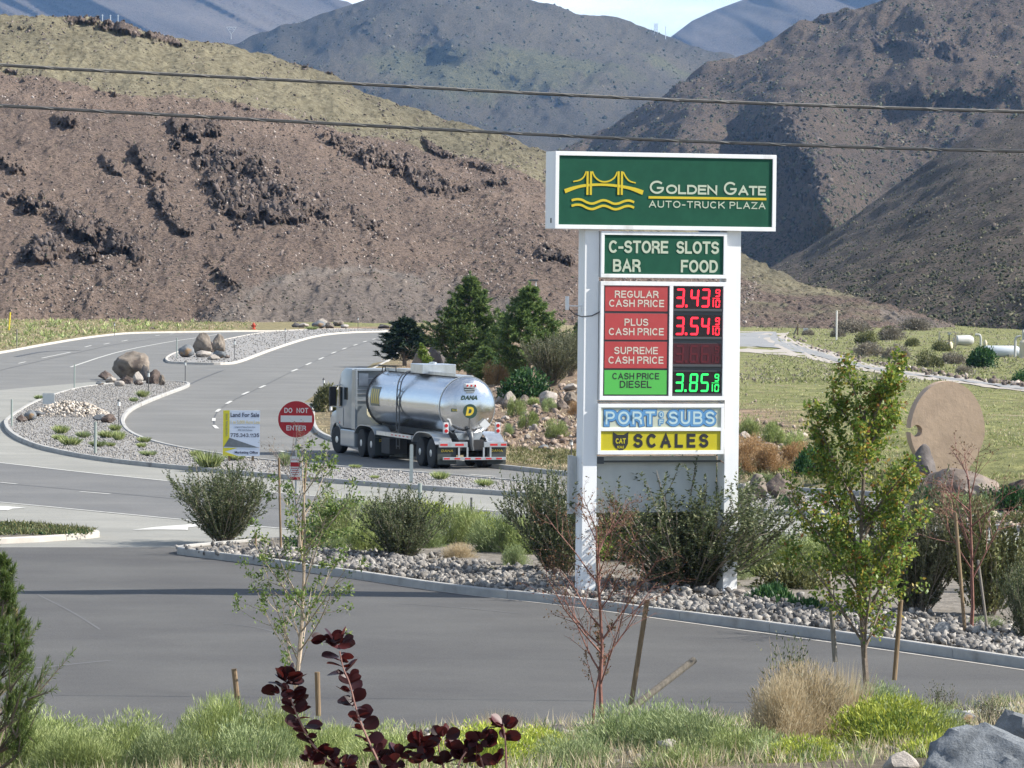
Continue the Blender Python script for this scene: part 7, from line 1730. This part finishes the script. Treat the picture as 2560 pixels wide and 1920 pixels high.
# foreground bushes on the slope (distance along the ray given)
FG = [('fg0', 130, 1960, 260, 190, 58, 'rounded pale bush behind the two left corner bushes'), ('fg1', 620, 2030, 240, 190, 54, 'silvery bush at the bottom edge under the left purple stem'), ('fg0', 900, 1960, 200, 130, 58, 'small green bush just behind the fork of the purple stems'), ('fg0', 1480, 1930, 200, 110, 60, 'low green bush at the foot of the leaning timber'), ('fg2', 1680, 1920, 240, 150, 60, 'pale feathery bush behind the two large grey-green ones'), ('fg1', 1450, 2030, 240, 160, 54, 'silver-green bush at the bottom edge, left of the large grey-green one'), ('fg0', 1700, 2050, 260, 160, 53, 'green bush lowest at the bottom edge under the grey-green pair'), ('fgy0', 2330, 2020, 200, 150, 54, 'yellow-green bush tucked against the left of the corner boulder'), ('fg2', 2060, 1920, 200, 150, 60, 'pale bush behind the yellow flowering one, right of the straw'),
      ('fg2', 60, 1990, 300, 200, 56, 'pale feathery bush in the lower left corner under the pine'), ('fg0', 320, 1990, 240, 210, 56, 'pale green bush left of the tall feathery one at the bottom'), ('fg2', 200, 1990, 220, 170, 54, 'low feathery bush between the two left corner bushes'), ('fg2', 545, 1960, 190, 235, 57, 'tall feathery green bush left of the purple leaved stems'), ('fg0', 690, 1980, 220, 230, 57, 'light green bush behind the left purple leaved stem'), ('fg2', 820, 2000, 240, 200, 56, 'light green bush behind the middle purple leaved stem'),
      ('fg1', 430, 2010, 200, 160, 54, 'grey-green bush at the bottom below the tall feathery one'), ('fg0', 980, 2010, 240, 160, 54, 'green bush under the purple leaved twigs'), ('fgy0', 1200, 2010, 260, 170, 55, 'bright green bush right of the purple leaved stems'), ('fgy0', 1330, 1960, 220, 150, 58, 'bright yellow-green bush under the bare red tree'), ('fg0', 1370, 2000, 200, 150, 55, 'feathery green bush in front of the bright one under the bare tree'),
      ('fg1', 1580, 1975, 300, 230, 57, 'large grey-green bush right of the leaning timber'), ('fg1', 1750, 1985, 300, 225, 56, 'large feathery grey-green bush at the bottom centre right'), ('fg0', 1860, 2010, 240, 170, 55, 'green bush between the grey-green and yellow bushes'), ('fgy0', 2225, 1965, 300, 235, 57, 'large yellow flowering bush left of the corner boulder'), ('fg0', 2300, 1930, 260, 190, 58, 'soft green bush on the right shoulder of the yellow one'), ('fg1', 2170, 1860, 240, 160, 60, 'soft grey-green bush behind the yellow flowering one'),
      ('fgy0', 2010, 2020, 220, 150, 54, 'small yellow-green bush at the bottom edge, left of the yellow one'), ('fg1', 1950, 2030, 220, 150, 54, 'grey-green bush at the bottom edge below the straw grass')]
for k, a, b, w_, h_, d_, lab in FG:
    w_ *= 1.1; h_ *= (.88 if b < 2010 else .98)
    if b >= 2010: h_ += 20
    p = W(a, b, d_); p[2] = min(p[2], float(Hfun(p[0], p[1]))); top = W(a, b - h_, d_)[2]; s = d_ / FPX; rx, hz_ = dims(k)
    place(k, 'rabbitbrush', lab, 'bush', p, (w_ * s / 2 / rx, w_ * s / 2 / rx, (top - p[2]) / hz_), None, 'bushes along the bottom slope')
def fgp(key, a, top, wpx, d_, name, label, cat, group=None, rz=None):
    p = W(a, top, d_); z = float(Hfun(p[0], p[1])); s = d_ / FPX; rx, hz_ = dims(key); return place(key, name, label, cat, (p[0], p[1], z), (wpx * s / 2 / rx, wpx * s / 2 / rx, (p[2] - z) / hz_), rz, group)
fgp('straw', 2005, 1668, 230, 58, 'grass_clump', 'big clump of dry straw grass at the foot of the pear tree', 'grass', 'dry grass clumps'); fgp('straw', 1960, 1700, 150, 57, 'grass_clump', 'lower left part of the dry straw beside the pear tree', 'grass', 'dry grass clumps'); fgp('strawfine', 2110, 1650, 140, 59, 'grass_clump', 'thin dry stalks right behind the straw clump', 'grass', 'dry grass clumps')
fgp('thin', 1985, 1600, 130, 59, 'shrub', 'thin grey twiggy shrub rising behind the straw clump', 'shrub'); fgp('thin', 2355, 1710, 70, 62, 'shrub', 'small dark leafy sprig on the near kerb right of the yellow bush', 'shrub'); fgp('thin', 2470, 1740, 90, 62, 'shrub', 'thin green weed behind the corner boulder', 'shrub')
fgp('strawfine', 1245, 1770, 110, 60, 'grass_clump', 'wispy grass stalks right of the purple leaved stems', 'grass', 'dry grass clumps'); fgp('dark1', 1530, 1800, 60, 62, 'shrub', 'small dark shoots at the foot of the bare red tree', 'shrub')

# foreground pine on the left
p = W(-5, 1390, 52); zb = float(Hfun(p[0], p[1])); s = 52 / FPX; rx, hz_ = dims('fgpine')
place('fgpine', 'pine_tree', 'young green pine cut by the left edge', 'tree', (p[0], p[1], zb - .1), (150 * s / rx * .72, 150 * s / rx * .72, (p[2] - zb + .1) / hz_), 2.1)
M_WOODD = mat('dark_grey_timber', (.085, .075, .06), (.15, .13, .105), scale=4, rough=.9, stretch=(6, 6, .6), bump=.3)
def post(a0, b0, a1, b1, d0, d1, w, m, label, name='tree_stake', cat='stake', group='tree stakes', tie=None):
    P0 = W(a0, b0, d0); P1 = W(a1, b1, d1); t = thing(name, label, cat, tuple(P0), 0, group)
    Geo().tube([(0, 0, 0), tuple(P1 - P0)], w / 2, 10).obj('shaft', m, t); return t
post(46, 1640, 36, 1518, 53, 53, .075, M_WOOD, 'short brown stake behind the left pine')
post(598, 1790, 585, 1672, 60, 60, .075, M_WOOD, 'left round stake of the sapling, above the tall feathery bush'); post(796, 1790, 793, 1680, 60, 60, .075, M_WOOD, 'right round stake of the sapling, beside the purple leaves')
db = float(G(738, 1380, .12)[1])
post(702, 1368, 697, 1145, db, db, .055, M_WOOD, 'left tall stake of the bare tree in front of the red road sign'); post(752, 1392, 765, 1150, db - 2, db - 2, .06, M_WOOD, 'right tall stake of the bare tree in front of the red road sign')
post(1576, 1772, 1618, 1500, 62, 62, .075, M_WOOD, 'leaning brown stake behind the bare red tree'); post(1555, 1790, 1735, 1650, 60, 61, .10, M_WOODD, 'fallen grey timber leaning across right of the bare red tree')
post(2088, 1655, 2072, 1430, 62, 62, .075, M_WOODG, 'left grey stake of the pear tree'); post(2236, 1700, 2252, 1500, 62, 62, .07, M_WOOD, 'right brown stake of the pear tree')
d3 = float(G(2410, 1585, .15)[1]); post(2413, 1588, 2388, 1282, d3, d3, .07, M_WOOD, 'tall reddish stake of the right bare tree'); post(2470, 1588, 2445, 1400, d3 + 1, d3 + 1, .05, M_WOODG, 'short grey stake of the right bare tree')
# branching trees
def grow_tree(rng, base, d, L, r, depth, cfg, g, tips, lines):
    p = Vector(base); d = Vector(d).normalized(); seg = 5; pts = [p.copy()]
    for k in range(seg):
        d = (d + Vector((rng.normal(), rng.normal(), rng.normal() * .6)) * cfg['wig'] + Vector((0, 0, cfg['up']))).normalized(); p = p + d * (L / seg); pts.append(p.copy())
    r1 = r * cfg['taper']; g.tube(pts, [r + (r1 - r) * i / seg for i in range(seg + 1)], 6 if r > .02 else 4 if r > .008 else 3, cap=False)
    lines.append((depth, np.array([tuple(q) for q in pts])))
    if depth == 0: tips.append(pts[-1]); return
    n = cfg['n'][len(cfg['n']) - depth]
    for k in range(n):
        t = cfg['t0'] + (1 - cfg['t0']) * (k + rng.uniform(.2, .8)) / n; i = min(int(t * seg), seg - 1); q = pts[i].lerp(pts[i + 1], t * seg - i)
        a = rng.uniform(0, 2 * PI); dd = (pts[i + 1] - pts[i]).normalized(); o = dd.orthogonal().normalized(); o = Matrix.Rotation(a, 3, dd) @ o
        an = cfg['ang'] * rng.uniform(.7, 1.2); nd = dd * math.cos(an) + o * math.sin(an)
        grow_tree(rng, q, nd, L * cfg['len'] * rng.uniform(.7, 1.15) * (1.15 - .5 * t), r * cfg['rr'] * (1.1 - .4 * t), depth - 1, cfg, g, tips, lines)
def pick(lines, n, rng, maxdepth, t0=.2):
    return along([l for dp, l in lines if dp <= maxdepth], n, rng, t0, 1.)
def make_tree(seed, H, cfg, r, depth, leafn, mk, L, w, bark, label, loc, rz=0, name='young_tree', maxd=1, droop=0., tuftn=0):
    rng = np.random.default_rng(seed); g = Geo(); tips = []; lines = []
    grow_tree(rng, (0, 0, -.1), (cfg.get('lean', 0), 0, 1), H, r, depth, cfg, g, tips, lines)
    t = thing(name, label, 'tree', loc, rz); g.obj('branches', bark, t, smooth=True)
    if leafn:
        P, D, _ = pick(lines, leafn, rng, maxd); A = D * .5 + rng.normal(size=P.shape) * .7 - np.array([0, 0, droop]); P = P + rng.normal(size=P.shape) * cfg.get('spread', .02)
        link('leaves', leaves('leaves', P, A, L * rng.uniform(.6, 1.25, leafn), w, LM[mk], None, rng), t)
    if tuftn:
        T = np.array([tuple(q) for q in tips]); P = np.repeat(T, tuftn, 0) + rng.normal(size=(len(T) * tuftn, 3)) * .035; A = rng.normal(size=P.shape) + np.array([0, 0, .6])
        link('leaf_tufts', leaves('leaf_tufts', P, A, L * rng.uniform(.6, 1.2, len(P)), w, LM[mk], None, rng), t)
    return t
def base_at(a, b, d_): P = W(a, b, d_); return (P[0], P[1], P[2])
# pear tree
zb = base_at(2168, 1720, 61.5)
make_tree(311, 4.0, dict(wig=.035, up=.03, taper=.35, n=[30, 6, 3], t0=.10, ang=.62, len=.38, rr=.42, lean=-.10, spread=.05), .05, 3, 14500, 'pear', .075, .042, M_BARK, 'leafy young pear tree with yellowing leaves right of the sign', zb, 0, 'pear_tree', 2, .35)
Geo().tube([(0, 0, -.15), (.0, 0, .35)], .055, 10).obj('trunk_wrap', M_BARKR, None, loc=zb) if False else None
# bare crabapple in front of the sign
zb = base_at(1506, 1800, 60)
make_tree(322, 2.75, dict(wig=.08, up=.03, taper=.3, n=[18, 8, 5], t0=.2, ang=.74, len=.50, rr=.44, lean=.03, spread=.01), .034, 3, 2400, 'crab', .035, .018, M_BARKR, 'nearly bare reddish crabapple in front of the sign', zb, 1.2, 'bare_tree', 1)
zb = base_at(1482, 1810, 60.3)
make_tree(323, 1.3, dict(wig=.06, up=.05, taper=.4, n=[7, 3], t0=.3, ang=.5, len=.4, rr=.5, spread=.01), .02, 2, 700, 'crab', .035, .02, M_BARKR, 'thin reddish shoot left of the crabapple trunk', zb, 0, 'sapling', 1)
# right bare tree
zb = (float(G(2440, 1590, .15)[0]), d3 + .5, .12)
make_tree(337, 3.0, dict(wig=.06, up=.03, taper=.3, n=[12, 6, 4], t0=.35, ang=.8, len=.55, rr=.5, lean=.02, spread=.01), .04, 3, 420, 'crab', .05, .03, M_BARKR, 'bare reddish tree with upright twigs at the right side', zb, .4, 'bare_tree', 1)
# bare tree by the red sign
zb = (float(G(740, 1385, .12)[0]), db + .4, .1)
make_tree(341, 2.3, dict(wig=.06, up=.035, taper=.3, n=[12, 5, 3], t0=.3, ang=.8, len=.6, rr=.5, spread=.01), .026, 3, 260, 'crab', .04, .02, M_TWIG, 'bare twiggy tree tied between stakes in front of the red road sign', zb, 2.2, 'bare_tree', 1)
# tufted sapling
zb = base_at(738, 1760, 60)
make_tree(358, 3.0, dict(wig=.04, up=.07, taper=.3, n=[20, 5], t0=.06, ang=.8, len=.42, rr=.45, spread=.03), .034, 2, 1500, 'sapling', .06, .028, M_BARKP, 'slender pale-stemmed sapling with leaf tufts in front of the parking lot', zb, .7, 'sapling', 0, 0, 26)
# lime green little tree and dark rocks behind the truck
p = gp(1062, 935); make_tree(363, 1.5, dict(wig=.05, up=.05, taper=.4, n=[14, 5], t0=.25, ang=.7, len=.42, rr=.5, spread=.04), .03, 2, 2600, 'lime', .10, .07, M_BARKP, 'small lime green tree beside the dark spruce', tuple(p), 0, 'young_tree', 1)
boulder(1095, 930, 52, 80, 'd', 3, 'dark upright boulder behind the tank, between spruce and tall pine', None, 'rocks behind the tanker'); boulder(1055, 935, 50, 70, 'g', 1, 'grey shaded boulder under the lime green tree', None, 'rocks behind the tanker')
boulder(1260, 900 + 20, 40, 24, 'p', 0, 'pale boulder at the foot of the brown dead bush', None, 'rocks behind the tanker')

# ================================================================== PURPLE LEAVED SHRUB (near the camera)
DS = 18.0
M_PUR = None
m, nt, b, out = newmat('purple_smoke_bush_leaf'); M_PUR = m
oi = N(nt, 'ShaderNodeObjectInfo'); r = N(nt, 'ShaderNodeValToRGB'); els = r.color_ramp.elements; els.new(.5)
for e, (pp_, cc) in zip(els, [(0, (.014, .006, .008)), (.55, (.034, .009, .012)), (1, (.09, .022, .024))]): e.position = pp_; e.color = c4(cc)
nt.links.new(oi.outputs['Random'], r.inputs[0]); nt.links.new(r.outputs[0], b.inputs['Base Color']); b.inputs['Roughness'].default_value = .42; b.inputs['Specular IOR Level'].default_value = .25
t_ = N(nt, 'ShaderNodeBsdfTranslucent'); t_.inputs[0].default_value = (.14, .022, .018, 1); ms = N(nt, 'ShaderNodeMixShader', Fac=.2)
nt.links.new(b.outputs[0], ms.inputs[1]); nt.links.new(t_.outputs[0], ms.inputs[2]); nt.links.new(ms.outputs[0], out.inputs[0])
def oval_leaf(seed):
    rng = random.Random(seed); g = Geo(); n = 9; cup = rng.uniform(.05, .22); curl = rng.uniform(-.15, .2); rows = []
    for i in range(n):
        t = i / (n - 1); w_ = .40 * math.sin(PI * t ** 1.25) ** .55 if 0 < t < 1 else .02
        for sx in (-1, -.5, 0, .5, 1): rows.append((sx * w_, t, cup * abs(sx) * w_ * 2 + curl * t * t))
    f = [(i * 5 + j, i * 5 + j + 1, (i + 1) * 5 + j + 1, (i + 1) * 5 + j) for i in range(n - 1) for j in range(4)]
    return g.add(rows, f).mesh('leaf', M_PUR, True)
OL = [oval_leaf(i) for i in range(5)]
M_PST = mat('purple_stem', (.22, .10, .08), (.33, .18, .14), scale=20, rough=.6)
STEMS = [[(960, 1935), (947, 1907), (925, 1860), (906, 1818), (890, 1774), (874, 1705), (858, 1673), (849, 1628)], [(860, 1940), (830, 1910), (798, 1882), (773, 1850), (751, 1806), (732, 1762), (716, 1712)], [(1267, 1945), (1265, 1900), (1264, 1856), (1260, 1822)],
         [(1215, 1940), (1205, 1905), (1192, 1870)], [(1115, 1940), (1103, 1900), (1095, 1865), (1100, 1850)], [(1045, 1940), (1050, 1900), (1055, 1850)], [(985, 1940), (1000, 1905), (1010, 1885)], [(1140, 1940), (1150, 1900), (1165, 1880)]]
b0 = W(1000, 2150, DS); zb = float(Hfun(b0[0], b0[1])); sm = thing('smoke_bush', 'purple leaved bush stems with oval dark red leaves nearest the camera', 'shrub', (b0[0], b0[1], zb), 0); O = np.array([b0[0], b0[1], zb])
def S3(a, b_, dd=0.): return W(a, b_, DS + dd) - O
px2m = DS / FPX
for si, st in enumerate(STEMS):
    dd = random.uniform(-.1, .1); P = [S3(a, b_, dd) for a, b_ in st]; root = np.array([.05 * si - .2, .05 * (si % 3), -.05]); low = P[0] * .5 + root * .5
    full = [root, low] + P; full = smooth_line(np.array(full), 2); k = len(full)
    Geo().tube([Vector(q) for q in full], [.0075 * (1 - .6 * i / k) for i in range(k)], 6).obj('stem', M_PST, sm, smooth=True)
def add_leaf(pos, d, L, dd=0):
    d = Vector(d).normalized(); q = d.to_track_quat('Y', 'Z').to_matrix().to_4x4() @ Matrix.Rotation(random.uniform(-1.2, 1.2), 4, 'Y')
    o = link('leaf', OL[random.randrange(5)], sm); o.matrix_local = Matrix.Translation(Vector(pos)) @ q @ Matrix.Diagonal((L, L, L, 1)).to_4x4()
for st, step, Lp in ((STEMS[0], 14, 44), (STEMS[1], 15, 46)):
    P = resample(np.array(st, float), step)
    for i, (a, b_) in enumerate(P):
        for s_ in (-1, 1):
            ang = R(random.uniform(35, 95)) * s_; out_d = Vector((math.sin(ang), random.uniform(-.6, .5), math.cos(ang) * .75)); add_leaf(S3(a + random.uniform(-5, 5), b_ + random.uniform(-6, 6)), out_d, Lp * random.uniform(.45, 1.12) * px2m)
ROS = [(845, 1612, 34, 14), (820, 1600, 30, 6), (716, 1705, 42, 18), (700, 1735, 36, 10), (1259, 1815, 30, 12), (1262, 1850, 24, 8), (1050, 1868, 40, 16), (1060, 1900, 34, 12), (1105, 1848, 34, 9), (1165, 1872, 40, 15), (1160, 1900, 34, 12), (1198, 1852, 32, 10), (1215, 1870, 30, 8), (995, 1892, 34, 11), (985, 1912, 30, 8), (1190, 1905, 30, 6), (1245, 1910, 26, 5), (1110, 1910, 34, 8), (780, 1905, 40, 8), (860, 1920, 40, 7), (640 + 700 / 3.16, 1920, 36, 6)]
for a, b_, spread, n in ROS:
    for _ in range(n):
        an = random.uniform(-2.0, 2.0); r_ = random.uniform(0, .45) * spread
        add_leaf(S3(a + r_ * math.sin(an), b_ - r_ * math.cos(an) * .7, random.uniform(-.05, .05)), Vector((math.sin(an), random.uniform(-.9, .8), math.cos(an) * .8 + .15)), random.uniform(.5, 1.15) * 39 * px2m)

# ================================================================== FAR OBJECTS
M_TANKW = mat('white_tank_paint', (.46, .46, .44), (.38, .37, .34), scale=1, rough=.5); M_TANKG = mat('silver_tank', (.42, .46, .50), (.50, .53, .56), scale=.5, rough=.5); M_BEIGE = mat('beige_frame_paint', (.52, .46, .34), rough=.7)
def site(px_, py_): p = gp(px_, py_); return p, p[1] / FPX
p, s = site(2450, 866); t = thing('storage_tank', 'white horizontal tank with a rounded end and a pipe, beyond the scrub', 'tank', tuple(p))
Geo().lathe([(.1, 0), (9 * s, 3 * s), (13 * s, 10 * s), (13.5 * s, 20 * s), (12 * s, 48 * s), (6 * s, 54 * s)], 20, Matrix.Translation((-10 * s, 2, 14 * s)) @ Matrix.Rotation(R(200), 4, 'Z') @ Matrix.Scale(1, 4), 'x').obj('tank_shell', M_TANKW, t, smooth=True)
Geo().tube(smooth_line(np.array([(-12 * s, 0, 29 * s), (-4 * s, 0, 30 * s), (1 * s, 0, 26 * s), (2 * s, 0, 14 * s), (2 * s, 0, 0)]), 2), 3 * s, 10).obj('pipe', M_TANKW, t, smooth=True)
p, s = site(2505, 892); t = thing('storage_tank', 'long silver tank lying behind the round dark green bush', 'tank', tuple(p))
Geo().lathe([(3 * s, -50 * s), (12 * s, -46 * s), (15 * s, -38 * s), (15 * s, 36 * s), (12 * s, 42 * s), (3 * s, 46 * s)], 22, Matrix.Translation((0, 0, 13 * s)), 'x').obj('tank_shell', M_TANKG, t, smooth=True)
for x in (-25, 22): Geo().box(x * s - .2, x * s + .2, -.6, .6, -.5, 6 * s).obj('saddle', M_BEIGE, t)
p, s = site(2538, 892); t = thing('pipe_bend', 'white goose-neck pipe beside the vertical vessel at the right edge', 'pipe', tuple(p))
Geo().tube(smooth_line(np.array([(-6 * s, -1.5, 0), (-6 * s, -1.5, 42 * s), (-4 * s, -1.5, 50 * s), (8 * s, -1.5, 53 * s)]), 2), 3.2 * s, 10).obj('pipe', M_TANKW, t, smooth=True)
p, s = site(2566, 896); t = thing('vertical_vessel', 'beige vertical vessel with white top fittings at the right edge', 'tank', tuple(p))
Geo().lathe([(18 * s, 0), (18 * s, 40 * s), (12 * s, 46 * s), (3 * s, 48 * s)], 20).obj('vessel', M_BEIGE, t, smooth=True); Geo().tube([(-9 * s, 0, 44 * s), (-9 * s, 0, 72 * s)], 2.6 * s, 8).obj('vent_pipe', M_TANKW, t); Geo().tube([(-3 * s, 0, 44 * s), (-3 * s, 0, 66 * s)], 5 * s, 8).obj('cap', M_TANKW, t)
p, s = site(2372, 872); t = thing('steel_frame', 'pale beige open frame with ladder beside the white tank', 'frame', tuple(p))
for x in (-24, 16): Geo().box(x * s - 1.2 * s, x * s + 1.2 * s, -.3, .3, -.2, 42 * s).obj('column', M_BEIGE, t)
for z in (20, 41): Geo().box(-24 * s, 17 * s, -.15, .15, z * s, (z + 1.6) * s).obj('beam', M_BEIGE, t)
for z in range(3, 40, 4): Geo().box(13 * s, 19 * s, -.5, -.35, z * s, (z + 1) * s).obj('rung', M_BEIGE, t)
Geo().box(-2 * s, 0, -.6, -.4, 0, 36 * s).obj('sign_post', M_DARK, t); Geo().box(-5 * s, 3 * s, -.8, -.6, 36 * s, 40 * s).obj('floodlight', M_TANKW, t)
Geo().lathe([(8 * s, 0), (8 * s, 12 * s), (5 * s, 17 * s)], 14, Matrix.Translation((5 * s, 1, 0))).obj('valve_housing', M_BEIGE, t, smooth=True)
p, s = site(2403 + 60, 868); t = thing('valve_stack', 'small tan valve housing between the two tanks', 'valve', tuple(p)); Geo().lathe([(4 * s, 0), (5 * s, 8 * s), (5 * s, 12 * s), (2 * s, 18 * s)], 12).obj('housing', M_BEIGE, t, smooth=True)
p, s = site(1994, 838); t = thing('gate', 'wooden gate post with a leaning brace and pale bars by the access road', 'gate', tuple(p))
Geo().box(-1.6 * s, 1.6 * s, -.12, .12, -.2, 28 * s).obj('post', M_WOOD, t); Geo().tube([(-10 * s, 0, 0), (-1 * s, 0, 22 * s)], .08, 6).obj('brace', M_WOODG, t)
for z in (9, 13, 17): Geo().box(6 * s, 32 * s, -.04, .04, z * s, (z + .9) * s).obj('rail', M_WOODG, t)
Geo().box(14 * s, 26 * s, -.08, .0, 11 * s, 18 * s).obj('plate', M_SWHITE, t)
# dirt berm behind the road: dark rocks in a row
n = 900; u = RNG.uniform(0, 1, n); bx_l = np.interp(u, [0, .1, .3, .6, 1], [1972, 2060, 2180, 2350, 2620]); by_l = np.interp(u, [0, .1, .3, .6, 1], [843, 877, 908, 938, 973]); P = np.array([gp(a, b_) for a, b_ in zip(bx_l[:260], by_l[:260])]); P += RNG.normal(size=P.shape) * np.array([.4, .5, .05])
rock_field('road_edge_rubble', P, RNG.uniform(.12, .32, len(P)), M_BDARK if False else M_TALUS, (1, .85, .7))
# transmission towers on the ridges
M_TOW = mat('galvanised_tower_steel', (.55, .58, .62), rough=.5)
def tower(px_, base, top, d_, label, kind=0):
    P0 = W(px_, base, d_); h = (base - top) / FPX * d_; t = thing('transmission_tower', label, 'pylon', tuple(P0), 0, 'transmission towers on the ridges'); g = Geo(); r_ = d_ / FPX * .9
    if kind == 0: g.tube([(0, 0, -5), (0, 0, h)], r_, 6); g.tube([(-r_ * 3, 0, h * .92), (r_ * 3, 0, h * .92)], r_ * .5, 4)
    elif kind == 1:
        w_ = h * .42
        for a, b_ in (((0, 0), (0, .4)), ((0, .4), (-w_, 1)), ((0, .4), (w_, 1)), ((-w_, 1), (w_, 1)), ((-w_ * .6, .8), (w_ * .6, .8)), ((-w_ * .6, .8), (0, 1)), ((w_ * .6, .8), (0, 1))): g.tube([(a[0], 0, a[1] * h), (b_[0], 0, b_[1] * h)], r_ * .6, 4)
    else:
        for sx in (-1, 1): g.tube([(sx * h * .22, 0, -3), (sx * h * .12, 0, h)], r_ * .5, 4)
        for z in (.3, .6, .8, .95): g.tube([(-h * .3, 0, z * h), (h * .3, 0, z * h)], r_ * .45, 4)
        for z in (0, .3, .6): g.tube([(-h * .2, 0, z * h), (h * .16, 0, (z + .3) * h)], r_ * .4, 4); g.tube([(h * .2, 0, z * h), (-h * .16, 0, (z + .3) * h)], r_ * .4, 4)
    g.obj('lattice', M_TOW, t)
tower(256, 66, 36, 1900, 'leftmost white mast above the brown ridge'); tower(276, 68, 37, 1900, 'middle white mast above the brown ridge'); tower(295, 70, 37, 1900, 'right white mast above the brown ridge'); tower(578, 98, 68, 4600, 'pale V-shaped tower in the gap between hills', 1)
tower(1640, 80, 58, 5600, 'faint lattice tower left of the sky notch', 2); tower(1664, 88, 66, 5600, 'thin pale mast right of the faint lattice tower')
